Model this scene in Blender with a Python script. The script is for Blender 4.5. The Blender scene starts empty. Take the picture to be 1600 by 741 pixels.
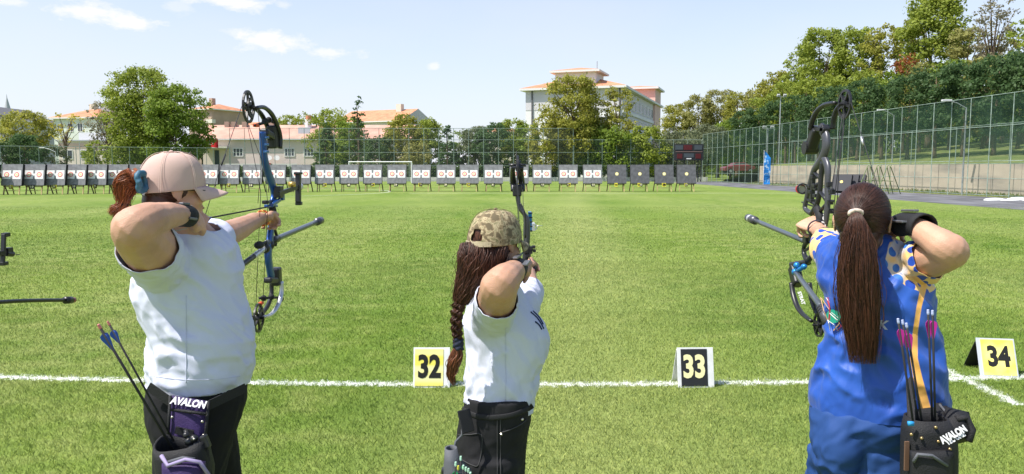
import bpy, bmesh, math, random
import numpy as np
from mathutils import Vector, Matrix, noise as mnoise
R = math.radians
SC = bpy.context.scene
COL = SC.collection
# ------------------------------------------------------------------ camera
CAMH, FP = 1.70, 1200.0
PITCH = math.atan((370.5 - 263.0) / FP)
cam_d = bpy.data.cameras.new('camera'); cam = bpy.data.objects.new('camera', cam_d); COL.objects.link(cam)
cam_d.sensor_width = 36.0; cam_d.lens = 36.0 * FP / 1600.0; cam_d.clip_start = 0.05; cam_d.clip_end = 9000
cam.location = (0, 0, CAMH); cam.rotation_euler = (math.pi / 2 - PITCH, 0, 0)
SC.camera = cam
# ------------------------------------------------------------------ sun + sky
SUN_TO = Vector((-0.56, -0.24, 1.0)).normalized()      # towards the sun: high, from the left and a little behind
SUN_EL = math.asin(SUN_TO.z); SUN_AZ = math.atan2(SUN_TO.x, SUN_TO.y)
sd = bpy.data.lights.new('sun', 'SUN'); sd.energy = 4.9; sd.angle = R(0.53); sd.color = (1.0, 0.955, 0.88)
so = bpy.data.objects.new('sun', sd); COL.objects.link(so)
so.rotation_euler = SUN_TO.to_track_quat('Z', 'Y').to_euler(); so.location = (-20, -30, 60)
W = bpy.data.worlds.new('World'); SC.world = W; W.use_nodes = True
SC.view_settings.view_transform = 'Standard'; SC.view_settings.look = 'None'
SC.view_settings.exposure = 0.55; SC.view_settings.gamma = 1.0
try: SC.view_settings.use_curve_mapping = False
except Exception: pass
SC.cycles.max_bounces = 6; SC.cycles.transparent_max_bounces = 24
SC.cycles.caustics_reflective = False; SC.cycles.caustics_refractive = False
def build_world():
    nt = W.node_tree; N = nt.nodes; L = nt.links; N.clear()
    out = N.new('ShaderNodeOutputWorld'); bg = N.new('ShaderNodeBackground'); sky = N.new('ShaderNodeTexSky')
    sky.sky_type = 'NISHITA'; sky.sun_disc = False; sky.sun_elevation = SUN_EL; sky.sun_rotation = SUN_AZ
    sky.altitude = 1000; sky.air_density = 1.0; sky.dust_density = 2.2; sky.ozone_density = 1.2
    bg.inputs['Strength'].default_value = 0.15
    tc = N.new('ShaderNodeTexCoord'); sep = N.new('ShaderNodeSeparateXYZ'); L.new(tc.outputs['Generated'], sep.inputs[0])
    def M(op, a, b=None, c=None, clamp=False):
        n = N.new('ShaderNodeMath'); n.operation = op; n.use_clamp = clamp
        for i, v in enumerate((a, b, c)):
            if v is None: continue
            if isinstance(v, (int, float)): n.inputs[i].default_value = v
            else: L.new(v, n.inputs[i])
        return n.outputs[0]
    az = M('ARCTAN2', sep.outputs[0], sep.outputs[1]); el = M('ARCSINE', sep.outputs[2])
    nz = N.new('ShaderNodeTexNoise'); nz.inputs['Scale'].default_value = 26; nz.inputs['Detail'].default_value = 7; nz.inputs['Roughness'].default_value = 0.62
    mp = N.new('ShaderNodeMapping'); mp.inputs['Scale'].default_value = (1, 1, 2.2); L.new(tc.outputs['Generated'], mp.inputs[0]); L.new(mp.outputs[0], nz.inputs[0])
    nv = M('SUBTRACT', nz.outputs[0], 0.5)
    tot = None
    clouds = [(140,16,50,15,1.0),(213,35,38,11,1.0),(368,4,66,12,1.0),(425,66,64,19,1.0),(527,84,52,9,.8),(372,52,22,7,.5),(680,103,11,7,.7),(440,8,14,7,.5),(15,2,22,6,.7),
              (275,12,26,10,.4),(985,-30,120,14,.6),(-160,60,90,20,.9),(1750,-60,140,26,.9),(600,-110,160,24,.9),(110,-170,120,30,.9)]
    for (px, py, ax, ay, s) in clouds:
        u = (px - 800) / FP; v = (370.5 - py) / FP
        d = Vector((u, math.cos(PITCH) + v * math.sin(PITCH), -math.sin(PITCH) + v * math.cos(PITCH))); d.normalize()
        a0 = math.atan2(d.x, d.y); e0 = math.asin(d.z)
        da = M('DIVIDE', M('SUBTRACT', az, a0), ax / FP * .98); de = M('DIVIDE', M('SUBTRACT', el, e0), ay / FP * 1.0)
        r = M('SQRT', M('ADD', M('MULTIPLY', da, da), M('MULTIPLY', de, de)))
        k = M('MULTIPLY', M('SUBTRACT', 1.0, M('ADD', r, M('MULTIPLY', nv, 3.4))), 1.5, clamp=True)
        k = M('MULTIPLY', k, s * .68)
        tot = k if tot is None else M('MAXIMUM', tot, k)
    # faint high veil
    n2 = N.new('ShaderNodeTexNoise'); n2.inputs['Scale'].default_value = 3.0; n2.inputs['Detail'].default_value = 4; L.new(mp.outputs[0], n2.inputs[0])
    veil = M('MULTIPLY', M('SUBTRACT', n2.outputs[0], 0.42, clamp=True), 1.1, clamp=True)
    hor = M('SUBTRACT', 1.0, M('MULTIPLY', M('ABSOLUTE', el), 2.2), clamp=True)
    veil = M('MINIMUM', M('ADD', M('MULTIPLY', veil, 0.5), M('MULTIPLY', hor, SKY_VEIL)), 0.9)
    mx0 = N.new('ShaderNodeMix'); mx0.data_type = 'RGBA'; L.new(veil, mx0.inputs[0]); L.new(sky.outputs[0], mx0.inputs[6]); mx0.inputs[7].default_value = VEIL_COL
    mx = N.new('ShaderNodeMix'); mx.data_type = 'RGBA'; L.new(tot, mx.inputs[0]); L.new(mx0.outputs[2], mx.inputs[6]); mx.inputs[7].default_value = (5.2, 5.0, 5.1, 1)
    L.new(mx.outputs[2], bg.inputs[0]); L.new(bg.outputs[0], out.inputs[0])
SKY_VEIL = 0.85; VEIL_COL = (4.0, 4.15, 4.6, 1)
build_world()
# ------------------------------------------------------------------ pixel -> world helpers (only used to measure where things stand)
def ray(px, py):
    u = (px - 800) / FP; v = (370.5 - py) / FP
    return Vector((u, math.cos(PITCH) + v * math.sin(PITCH), -math.sin(PITCH) + v * math.cos(PITCH)))
def P(px, py, Y):
    d = ray(px, py); k = Y / d.y
    return Vector((d.x * k, Y, CAMH + d.z * k))
def PX(px, py, X):                      # point on the ray with world x = X
    d = ray(px, py); k = X / d.x
    return Vector((X, d.y * k, CAMH + d.z * k))
def G(px, py, z=0.0):
    d = ray(px, py); k = (z - CAMH) / d.z
    return Vector((d.x * k, d.y * k, z))
def S(Y): return Y / FP                 # metres per pixel at distance Y
# ------------------------------------------------------------------ materials
def mat(name, col, rough=0.8, metal=0.0, var=0.0, vscale=8.0, bump=0.0, bscale=60.0, spec=0.3, col2=None, stretch=None, coat=0.0, sheen=0.0, detail=4, lohi=(0.35,0.65)):
    m = bpy.data.materials.new(name); m.use_nodes = True
    nt = m.node_tree; N = nt.nodes; L = nt.links; b = N['Principled BSDF']
    b.inputs['Base Color'].default_value = (*col, 1); b.inputs['Roughness'].default_value = rough
    b.inputs['Metallic'].default_value = metal; b.inputs['Specular IOR Level'].default_value = spec
    if coat: b.inputs['Coat Weight'].default_value = coat; b.inputs['Coat Roughness'].default_value = 0.15
    if sheen: b.inputs['Sheen Weight'].default_value = sheen
    tc = N.new('ShaderNodeTexCoord'); mp = N.new('ShaderNodeMapping'); L.new(tc.outputs['Object'], mp.inputs[0])
    if stretch: mp.inputs['Scale'].default_value = stretch
    if var or col2:
        nz = N.new('ShaderNodeTexNoise'); nz.inputs['Scale'].default_value = vscale; nz.inputs['Detail'].default_value = detail; L.new(mp.outputs[0], nz.inputs[0])
        cr = N.new('ShaderNodeValToRGB'); L.new(nz.outputs[0], cr.inputs[0])
        c2 = col2 if col2 else tuple(min(1, c * (1 + var)) for c in col)
        c1 = col if col2 else tuple(c * (1 - var) for c in col)
        cr.color_ramp.elements[0].position = lohi[0]; cr.color_ramp.elements[1].position = lohi[1]
        cr.color_ramp.elements[0].color = (*c1, 1); cr.color_ramp.elements[1].color = (*c2, 1)
        L.new(cr.outputs[0], b.inputs['Base Color'])
    if bump:
        n2 = N.new('ShaderNodeTexNoise'); n2.inputs['Scale'].default_value = bscale; n2.inputs['Detail'].default_value = 3; L.new(mp.outputs[0], n2.inputs[0])
        bp = N.new('ShaderNodeBump'); bp.inputs['Strength'].default_value = bump; bp.inputs['Distance'].default_value = 0.01
        L.new(n2.outputs[0], bp.inputs['Height']); L.new(bp.outputs[0], b.inputs['Normal'])
    return m
_M = {}
def MT(key, *a, **k):
    if key not in _M: _M[key] = mat(key, *a, **k)
    return _M[key]
# ------------------------------------------------------------------ object helpers
def link(name, me, mats=None, parent=None, smooth=False, loc=None):
    o = bpy.data.objects.new(name, me); COL.objects.link(o)
    if mats is not None:
        for m in (mats if isinstance(mats, (list, tuple)) else [mats]): me.materials.append(m)
    if parent is not None: o.parent = parent
    if smooth: me.polygons.foreach_set('use_smooth', [True] * len(me.polygons))
    if loc is not None: o.location = loc
    return o
def tag(o, label=None, cat=None, group=None, kind=None):
    if label: o['label'] = label
    if cat: o['category'] = cat
    if group: o['group'] = group
    if kind: o['kind'] = kind
    return o
def empty(name, loc=(0, 0, 0), rz=0, label=None, cat=None, group=None):
    o = bpy.data.objects.new(name, None); COL.objects.link(o); o.location = loc; o.rotation_euler = (0, 0, rz)
    o.empty_display_size = 0.1
    return tag(o, label, cat, group)
KIDS = {}
def copy_tree(o, parent=None):
    c = o.copy(); COL.objects.link(c); c.parent = parent
    for ch in [x for x in ALL_CH(o)]: copy_tree(ch, c)
    return c
def ALL_CH(o): return [x for x in bpy.data.objects if x.parent == o]
class MB:
    """collects shapes and links them as ONE mesh"""
    def __init__(s): s.v = []; s.f = []; s.m = []; s.mi = 0
    def add(s, vs, fs):
        n = len(s.v); s.v += [tuple(v) for v in vs]; s.f += [tuple(i + n for i in f) for f in fs]; s.m += [s.mi] * len(fs); return s
    def box(s, c, d, rot=None, taper=1.0):
        c = Vector(c); hx, hy, hz = d[0] / 2, d[1] / 2, d[2] / 2
        vs = []
        for z in (-1, 1):
            t = taper if z > 0 else 1
            for (x, y) in ((-1, -1), (1, -1), (1, 1), (-1, 1)):
                p = Vector((x * hx * t, y * hy * t, z * hz))
                if rot is not None: p = rot @ p
                vs.append(c + p)
        return s.add(vs, [(3, 2, 1, 0), (4, 5, 6, 7), (0, 1, 5, 4), (1, 2, 6, 5), (2, 3, 7, 6), (3, 0, 4, 7)])
    def bbox(s, x0, x1, y0, y1, z0, z1):
        return s.box(((x0 + x1) / 2, (y0 + y1) / 2, (z0 + z1) / 2), (x1 - x0, y1 - y0, z1 - z0))
    def bar(s, a, b, w, h=None, up=(0, 0, 1)):
        a = Vector(a); b = Vector(b); h = h or w; d = b - a; L_ = d.length; d.normalize()
        u = Vector(up); x = d.cross(u)
        if x.length < 1e-3: x = d.cross(Vector((0, 1, 0)))
        x.normalize(); y = x.cross(d); rot = Matrix((x, y, d)).transposed()
        return s.box((a + b) / 2, (w, h, L_), rot)
    def tube(s, pts, rad, n=8, cap=True, flat=None, side=None):
        pts = [Vector(p) for p in pts]; k = len(pts)
        if isinstance(rad, (int, float)): rad = [rad] * k
        vs = []; fs = []
        prev = None
        for i, p in enumerate(pts):
            t = (pts[min(i + 1, k - 1)] - pts[max(i - 1, 0)])
            t = t.normalized() if t.length > 1e-9 else Vector((0, 0, 1))
            if prev is None:
                ref = Vector(side) if side is not None else (Vector((1, 0, 0)) if abs(t.x) < .9 else Vector((0, 1, 0)))
            else: ref = prev
            a = (ref - t * ref.dot(t))
            if a.length < 1e-6: a = t.orthogonal()
            a.normalize(); b = t.cross(a); prev = a
            r = rad[i]
            if isinstance(r, (tuple, list)): ra, rb = r
            else: ra = rb = r
            for j in range(n):
                th = 2 * math.pi * j / n
                vs.append(p + a * (ra * math.cos(th)) + b * (rb * math.sin(th)))
        for i in range(k - 1):
            for j in range(n):
                a0 = i * n + j; a1 = i * n + (j + 1) % n
                fs.append((a0, a1, a1 + n, a0 + n))
        if cap:
            fs.append(tuple(range(n - 1, -1, -1))); fs.append(tuple((k - 1) * n + j for j in range(n)))
        return s.add(vs, fs)
    def rings(s, rings, cap=True):
        """rings: list of equal-length vertex loops"""
        n = len(rings[0]); vs = [v for r in rings for v in r]; fs = []
        for i in range(len(rings) - 1):
            for j in range(n):
                a0 = i * n + j; a1 = i * n + (j + 1) % n
                fs.append((a0, a1, a1 + n, a0 + n))
        if cap:
            fs.append(tuple(range(n - 1, -1, -1))); fs.append(tuple((len(rings) - 1) * n + j for j in range(n)))
        return s.add(vs, fs)
    def sphere(s, c, r, nu=14, nv=9, rot=None):
        c = Vector(c); r = (r, r, r) if isinstance(r, (int, float)) else r
        vs = [Vector((0, 0, -r[2]))]
        for i in range(1, nv):
            ph = -math.pi / 2 + math.pi * i / nv
            for j in range(nu):
                th = 2 * math.pi * j / nu
                vs.append(Vector((r[0] * math.cos(ph) * math.cos(th), r[1] * math.cos(ph) * math.sin(th), r[2] * math.sin(ph))))
        vs.append(Vector((0, 0, r[2])))
        if rot is not None: vs = [rot @ v for v in vs]
        vs = [v + c for v in vs]; fs = []
        for j in range(nu): fs.append((0, 1 + (j + 1) % nu, 1 + j))
        for i in range(nv - 2):
            for j in range(nu):
                a = 1 + i * nu + j; b = 1 + i * nu + (j + 1) % nu
                fs.append((a, b, b + nu, a + nu))
        t = len(vs) - 1; o = 1 + (nv - 2) * nu
        for j in range(nu): fs.append((t, o + j, o + (j + 1) % nu))
        return s.add(vs, fs)
    def disc(s, c, r, axis, th, n=24, rin=0.0):
        """cylinder of thickness th around axis; with rin > 0 a ring"""
        c = Vector(c); ax = Vector(axis).normalized(); a = ax.orthogonal().normalized(); b = ax.cross(a)
        def loop(rr, o):
            return [c + ax * o + (a * math.cos(2 * math.pi * j / n) + b * math.sin(2 * math.pi * j / n)) * rr for j in range(n)]
        if rin <= 0: return s.rings([loop(r, -th / 2), loop(r, th / 2)])
        L4 = [loop(rin, -th / 2), loop(r, -th / 2), loop(r, th / 2), loop(rin, th / 2), loop(rin, -th / 2)]
        return s.rings(L4, cap=False)
    def prism(s, poly, z0, z1):
        n = len(poly)
        vs = [(p[0], p[1], z0) for p in poly] + [(p[0], p[1], z1) for p in poly]
        fs = [tuple(range(n - 1, -1, -1)), tuple(range(n, 2 * n))] + [(i, (i + 1) % n, (i + 1) % n + n, i + n) for i in range(n)]
        return s.add(vs, fs)
    def mesh(s, name='mesh'):
        me = bpy.data.meshes.new(name); me.from_pydata(s.v, [], s.f)
        if any(s.m): me.polygons.foreach_set('material_index', s.m)
        me.update(); return me
    def build(s, name, mats, parent=None, smooth=False, bevel=0, loc=None):
        o = link(name, s.mesh(name), mats, parent, smooth, loc)
        if bevel:
            b = o.modifiers.new('bevel', 'BEVEL'); b.width = bevel; b.segments = 2; b.limit_method = 'ANGLE'
        return o
def quads_mesh(name, V, nq, k=4):
    """V: (nq*k,3) array -> mesh of nq k-gons"""
    me = bpy.data.meshes.new(name)
    me.vertices.add(nq * k); me.vertices.foreach_set('co', np.ascontiguousarray(V, dtype=np.float32).ravel())
    me.loops.add(nq * k); me.loops.foreach_set('vertex_index', np.arange(nq * k, dtype=np.int32))
    me.polygons.add(nq); me.polygons.foreach_set('loop_start', np.arange(0, nq * k, k, dtype=np.int32)); me.polygons.foreach_set('loop_total', np.full(nq, k, dtype=np.int32))
    me.update(calc_edges=True); return me
def text_mesh(txt, size=1.0, bold=0.0, sx=1.0, depth=0.002, shear=0.0):
    cu = bpy.data.curves.new('lettering', 'FONT'); cu.body = txt; cu.size = size; cu.offset = bold; cu.extrude = depth
    cu.align_x = 'CENTER'; cu.align_y = 'CENTER'; cu.shear = shear; cu.resolution_u = 3
    ob = bpy.data.objects.new('tmp', cu); COL.objects.link(ob)
    dg = bpy.context.evaluated_depsgraph_get(); dg.update()
    me = bpy.data.meshes.new_from_object(ob.evaluated_get(dg)); bpy.data.objects.remove(ob); 
    if sx != 1.0: me.transform(Matrix.Scale(sx, 4, (1, 0, 0)))
    return me
ORD = ['first','second','third','fourth','fifth','sixth','seventh','eighth','ninth','tenth','eleventh','twelfth','thirteenth','fourteenth','fifteenth','sixteenth','seventeenth','eighteenth','nineteenth','twentieth']
# ================================================================== GROUND
def mask_line(N, L, co, axis_val, half, soft):
    pass
def grass_color_nodes(nt, for_blades=False):
    """lawn colour from world position: mowing bands, dry patches, painted lines with ragged edges"""
    N = nt.nodes; L = nt.links
    ge = N.new('ShaderNodeNewGeometry'); sep = N.new('ShaderNodeSeparateXYZ'); L.new(ge.outputs['Position'], sep.inputs[0])
    def M(op, a, b=None, c=None, clamp=False):
        n = N.new('ShaderNodeMath'); n.operation = op; n.use_clamp = clamp
        for i, v in enumerate((a, b, c)):
            if v is None: continue
            if isinstance(v, (int, float)): n.inputs[i].default_value = v
            else: L.new(v, n.inputs[i])
        return n.outputs[0]
    def noise(scale, detail=4, sc=(1, 1, 1), rough=.55):
        mp = N.new('ShaderNodeMapping'); mp.inputs['Scale'].default_value = sc; L.new(ge.outputs['Position'], mp.inputs[0])
        n = N.new('ShaderNodeTexNoise'); n.inputs['Scale'].default_value = scale; n.inputs['Detail'].default_value = detail; n.inputs['Roughness'].default_value = rough
        L.new(mp.outputs[0], n.inputs[0]); return n.outputs[0]
    def mix(f, a, b):
        m = N.new('ShaderNodeMix'); m.data_type = 'RGBA'
        if isinstance(f, float): m.inputs[0].default_value = f
        else: L.new(f, m.inputs[0])
        for i, v in ((6, a), (7, b)):
            if isinstance(v, tuple): m.inputs[i].default_value = (*v, 1)
            else: L.new(v, m.inputs[i])
        return m.outputs[2]
    n1 = noise(0.35, 5, (1.0, .45, 1)); n2 = noise(2.4, 4); n3 = noise(14, 3); n4 = noise(0.09, 3, (2.2, .5, 1))
    f1 = M('MULTIPLY', M('SUBTRACT', n1, 0.36), 3.2, clamp=True)
    f2 = M('MULTIPLY', M('SUBTRACT', n2, 0.38), 3.6, clamp=True)
    c = mix(f1, GR_A, GR_B); c = mix(M('MULTIPLY', f2, .5), c, GR_C)
    # dry pale patches
    f3 = M('MULTIPLY', M('SUBTRACT', M('ADD', M('MULTIPLY', n2, .5), M('MULTIPLY', n4, .6)), 0.55), 3.4, clamp=True)
    c = mix(M('MULTIPLY', f3, .75), c, GR_D)
    # mowing bands: across the lawn, and one pale worn lane down the middle
    wob = M('MULTIPLY', M('SUBTRACT', n4, .5), 3.0)
    bx = M('SINE', M('ADD', M('MULTIPLY', sep.outputs[1], 0.62), wob))
    c = mix(M('MULTIPLY', M('ADD', M('MULTIPLY', bx, .5), .5), .13), c, GR_D)
    bz = M('SINE', M('ADD', M('DIVIDE', M('MULTIPLY', sep.outputs[0], 1.0), .95), M('MULTIPLY', wob, .5)))
    c = mix(M('MULTIPLY', M('MULTIPLY', M('ADD', bz, 1.0), .5), .16), c, GR_D)
    lane = M('SUBTRACT', 1.0, M('ABSOLUTE', M('DIVIDE', M('SUBTRACT', sep.outputs[0], M('ADD', M('MULTIPLY', sep.outputs[1], .085), M('MULTIPLY', wob, .4))), 1.6)), clamp=True)
    c = mix(M('MULTIPLY', lane, .35), c, GR_D)
    if not for_blades:
        f5 = M('MULTIPLY', M('SUBTRACT', n3, 0.35), 3.0, clamp=True)
        n6 = noise(55, 2)
        c = mix(M('MULTIPLY', M('SUBTRACT', 1.0, f5), .30), c, GR_S)
        c = mix(M('MULTIPLY', M('MULTIPLY', M('SUBTRACT', .55, n6, clamp=True), 3.0, clamp=True), .35), c, GR_S)
    # white lines, chalk on the grass (ragged)
    rag = M('MULTIPLY', M('SUBTRACT', noise(17, 5, rough=.7), .5), .34)
    rag2 = M('MULTIPLY', M('SUBTRACT', noise(90, 2), .5), .10)
    def band(d, half):
        return M('MULTIPLY', M('SUBTRACT', half, M('ADD', M('ABSOLUTE', d), M('ADD', rag, rag2))), 22.0, clamp=True)
    x, y = sep.outputs[0], sep.outputs[1]
    bow = M('ADD', 5.93, M('MULTIPLY', M('MULTIPLY', x, x), 0.013))
    l1 = band(M('SUBTRACT', y, bow), .062)
    d2 = band(M('SUBTRACT', x, M('ADD', 3.66, M('MULTIPLY', M('SUBTRACT', y, 6.), .02))), .055)
    g2 = M('MULTIPLY', M('GREATER_THAN', y, 5.4), M('LESS_THAN', y, 7.1)); l2 = M('MULTIPLY', d2, g2)
    t = M('MAXIMUM', l1, l2)
    t = M('MULTIPLY', t, M('ADD', .45, M('MULTIPLY', noise(40, 4, rough=.8), .9), clamp=True))
    c = mix(M('MULTIPLY', t, .86), c, (.80, .81, .78))
    def far(d, half, s): return M('MULTIPLY', M('SUBTRACT', half, M('ABSOLUTE', d)), 30.0, clamp=True)
    f_a = M('MULTIPLY', far(M('SUBTRACT', y, 52.6), .10, 1), M('MULTIPLY', M('GREATER_THAN', x, -7.0), M('LESS_THAN', x, 20.0)))
    rr = M('SQRT', M('ADD', M('POWER', M('ADD', x, 18.0), 2.0), M('POWER', M('SUBTRACT', y, 55.0), 2.0)))
    f_b = far(M('SUBTRACT', rr, 9.15), .09, 1)
    f_c = M('MULTIPLY', far(M('SUBTRACT', y, 90.0), .12, 1), M('LESS_THAN', x, 22.0))
    c = mix(M('MULTIPLY', M('MAXIMUM', M('MAXIMUM', f_a, f_b), f_c), .55), c, (.78, .80, .76))
    return c, M, noise, mix
GR_A = (.095, .175, .020); GR_B = (.178, .258, .040); GR_C = (.230, .290, .064); GR_D = (.37, .385, .15); GR_S = (.065, .11, .014)
def lawn_material():
    m = bpy.data.materials.new('lawn'); m.use_nodes = True; nt = m.node_tree; N = nt.nodes; L = nt.links; b = N['Principled BSDF']
    c, M, noise, mix = grass_color_nodes(nt)
    L.new(c, b.inputs['Base Color']); b.inputs['Roughness'].default_value = .9; b.inputs['Specular IOR Level'].default_value = .15
    bp = N.new('ShaderNodeBump'); bp.inputs['Strength'].default_value = .55; bp.inputs['Distance'].default_value = .05
    L.new(M('ADD', noise(30, 4), M('MULTIPLY', noise(5, 3), .6)), bp.inputs['Height']); L.new(bp.outputs[0], b.inputs['Normal'])
    return m
def blade_material():
    m = bpy.data.materials.new('grass_blades'); m.use_nodes = True; nt = m.node_tree; N = nt.nodes; L = nt.links; b = N['Principled BSDF']
    c, M, noise, mix = grass_color_nodes(nt, True)
    at = N.new('ShaderNodeAttribute'); at.attribute_name = 'rnd'
    hs = N.new('ShaderNodeHueSaturation'); L.new(c, hs.inputs['Color'])
    L.new(M('ADD', M('MULTIPLY', M('MULTIPLY', at.outputs['Fac'], at.outputs['Fac']), 1.15), .80), hs.inputs['Value'])
    L.new(M('ADD', M('MULTIPLY', at.outputs['Fac'], -.035), .515), hs.inputs['Hue'])
    L.new(hs.outputs[0], b.inputs['Base Color']); b.inputs['Roughness'].default_value = .55; b.inputs['Specular IOR Level'].default_value = .35
    tr = N.new('ShaderNodeBsdfTranslucent'); L.new(hs.outputs[0], tr.inputs[0]); ms = N.new('ShaderNodeMixShader'); ms.inputs[0].default_value = .3
    L.new(b.outputs[0], ms.inputs[1]); L.new(tr.outputs[0], ms.inputs[2]); L.new(ms.outputs[0], N['Material Output'].inputs[0])
    return m
lawn = lawn_material()
me = bpy.data.meshes.new('ground'); B = 4000
me.from_pydata([(-B, -60, 0), (B, -60, 0), (B, B * 1.6, 0), (-B, B * 1.6, 0)], [], [(0, 1, 2, 3)]); 
tag(link('ground', me, lawn), kind='structure')
# grass blades near the camera
def make_blades():
    rng = np.random.default_rng(7)
    out = []; rn = []
    def zone(y0, y1, dens, hgt, wid):
        half = lambda y: (y + .5) * .78 + .3
        area = (y1 - y0) * 2 * half(y1); n = int(area * dens)
        y = rng.uniform(y0, y1, n); x = rng.uniform(-half(y1), half(y1), n); k = np.abs(x) < half(y); x = x[k]; y = y[k]; n = len(x)
        x += rng.normal(0, .01, n)
        a = rng.uniform(0, 2 * np.pi, n); h = hgt * rng.uniform(.45, 1.25, n); w = wid * rng.uniform(.7, 1.3, n)
        lean = h * rng.uniform(.15, 1.1, n); la = rng.uniform(0, 2 * np.pi, n)
        dx, dy = np.cos(a) * w, np.sin(a) * w; lx, ly = np.cos(la) * lean, np.sin(la) * lean
        V = np.zeros((n, 4, 3))
        V[:, 0] = np.stack([x - dx, y - dy, np.zeros(n) - .004], 1); V[:, 1] = np.stack([x + dx, y + dy, np.zeros(n) - .004], 1)
        V[:, 2] = np.stack([x + dx * .6 + lx * .55, y + dy * .6 + ly * .55, h * .62], 1); V[:, 3] = np.stack([x + lx, y + ly, h * .95], 1)
        out.append(V.reshape(-1, 3)); rn.append(rng.uniform(0, 1, n))
    zone(1.2, 3.7, 900, .032, .0022)
    zone(3.7, 6.0, 7500, .024, .0018)
    zone(6.0, 9.0, 4200, .024, .0025)
    zone(9.0, 14.0, 1900, .026, .0038)
    zone(14.0, 20.0, 600, .026, .007); zone(20.0, 26.0, 300, .024, .009); zone(26.0, 34.0, 120, .02, .010)
    V = np.concatenate(out); r = np.concatenate(rn); nq = len(r)
    me = quads_mesh('grass', V, nq)
    at = me.attributes.new('rnd', 'FLOAT', 'FACE'); at.data.foreach_set('value', r.astype(np.float32))
    me.materials.append(blade_material()); o = bpy.data.objects.new('grass', me); COL.objects.link(o)
    tag(o, 'short mown lawn grass with a white chalk line across it', 'grass', kind='stuff')
make_blades()
# running track strip beside the right fence
asph = mat('track_asphalt', (.13, .13, .14), .9, var=.35, vscale=1.2, bump=.3, bscale=40, stretch=(1, .25, 1))
mb = MB(); mb.add([(21.3, 10, .006), (33, 10, .006), (25.6, 98, .006), (19.4, 98, .006)], [(0, 1, 2, 3)])
tag(mb.build('running_track', asph), kind='structure')
# ------------------------------------------------------------------ fence on the right
FA = Vector((28.7, 38.0, 0)); FB = Vector((24.2, 98.0, 0))
fdir = (FB - FA).normalized(); FN = Vector((fdir.y, -fdir.x, 0))
FS = FA - fdir * 16
green = mat('fence_green_paint', (.06, .13, .09), .6, var=.3, vscale=3)
greenp = mat('fence_post_paint', (.24, .31, .26), .6, var=.25, vscale=3)
def net(name, col, alpha, stripes=None):
    m = bpy.data.materials.new(name); m.use_nodes = True; nt = m.node_tree; N = nt.nodes; L = nt.links; b = N['Principled BSDF']
    b.inputs['Base Color'].default_value = (*col, 1); b.inputs['Roughness'].default_value = .9; b.inputs['Specular IOR Level'].default_value = .1
    tr = N.new('ShaderNodeBsdfTransparent'); ms = N.new('ShaderNodeMixShader'); L.new(tr.outputs[0], ms.inputs[1]); L.new(b.outputs[0], ms.inputs[2])
    tc = N.new('ShaderNodeTexCoord'); nz = N.new('ShaderNodeTexNoise'); nz.inputs['Scale'].default_value = .5; L.new(tc.outputs['Object'], nz.inputs[0])
    mr = N.new('ShaderNodeMapRange'); L.new(nz.outputs[0], mr.inputs[0]); mr.inputs[1].default_value = .3; mr.inputs[2].default_value = .7; mr.inputs[3].default_value = alpha * .7; mr.inputs[4].default_value = min(1, alpha * 1.25)
    L.new(mr.outputs[0], ms.inputs[0]); L.new(ms.outputs[0], N['Material Output'].inputs[0]); return m
shade = net('green_shade_net', (.035, .072, .050), .36)
chain = net('chain_link', (.10, .15, .12), .14)
chain2 = net('chain_link_grey', (.16, .20, .18), .12)
def fence(name, a, b, spacing, z_rails, z_net, netmat, pm, r, label, cat='fence', zt=None, low=None, group=None):
    a = Vector(a); b = Vector(b); d = b - a; n = max(1, round(d.length / spacing)); top = zt or max(z_rails)
    f = empty(name, a, 0, label, cat, group)
    for i in range(n + 1):
        p = d * i / n
        mb = MB(); mb.tube([p, p + Vector((0, 0, top))], r, 6); mb.build('post', pm, f)
    for z in z_rails:
        mb = MB(); o = Vector((0, 0, z)); mb.tube([o, d + o], r * .75, 6); mb.build('rail', pm, f)
    nd = Vector((d.y, -d.x, 0)).normalized() * r * 1.2
    for (z0, z1, m) in z_net:
        mb = MB(); q = [Vector((0, 0, z0)), d + Vector((0, 0, z0)), d + Vector((0, 0, z1)), Vector((0, 0, z1))]
        mb.add([v + nd for v in q], [(0, 1, 2, 3)]); mb.build('netting', m, f)
    return f
fence('tall_fence', FS, FB, 1.8, [.12, 1.1, 2.12, 4.15, 5.95], [(2.12, 5.95, shade), (.05, 2.12, chain)], None, greenp, .028, 'tall green fence with dark shade netting along the right side of the track')
# concrete retaining wall and terrace behind the fence
wo = 2.2
conc = mat('retaining_concrete', (.62, .53, .41), .92, col2=(.36, .32, .27), vscale=.7, bump=.4, bscale=12, detail=9, stretch=(1, .35, 1.6), lohi=(.46, .72))
wd = (FB - FS); wl = wd.length
def FW(s, off, z): return FS + fdir * s + FN * off + Vector((0, 0, z))
mb = MB(); nseg = 24
rw = empty('retaining_wall', FS, 0, 'stained concrete retaining wall behind the tall right fence', 'wall')
Lw = wl - 13
for i in range(nseg):
    s0 = Lw * i / nseg + .012; s1 = Lw * (i + 1) / nseg - .012
    c = [FW(s0, wo, 0), FW(s1, wo, 0), FW(s1, wo + .3, 0), FW(s0, wo + .3, 0)]
    mb.prism([(p.x - FS.x, p.y - FS.y) for p in c], -.2, 1.96)
mb.build('wall_panels', conc, rw)
mb = MB(); mb.prism([(p.x - FS.x, p.y - FS.y) for p in (FW(0, wo + .03, 0), FW(Lw, wo + .03, 0), FW(Lw, wo + .27, 0), FW(0, wo + .27, 0))], -.2, 1.94)
mb.build('joint_filler', mat('joint_dark', (.12, .11, .10), .95), rw)
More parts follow.
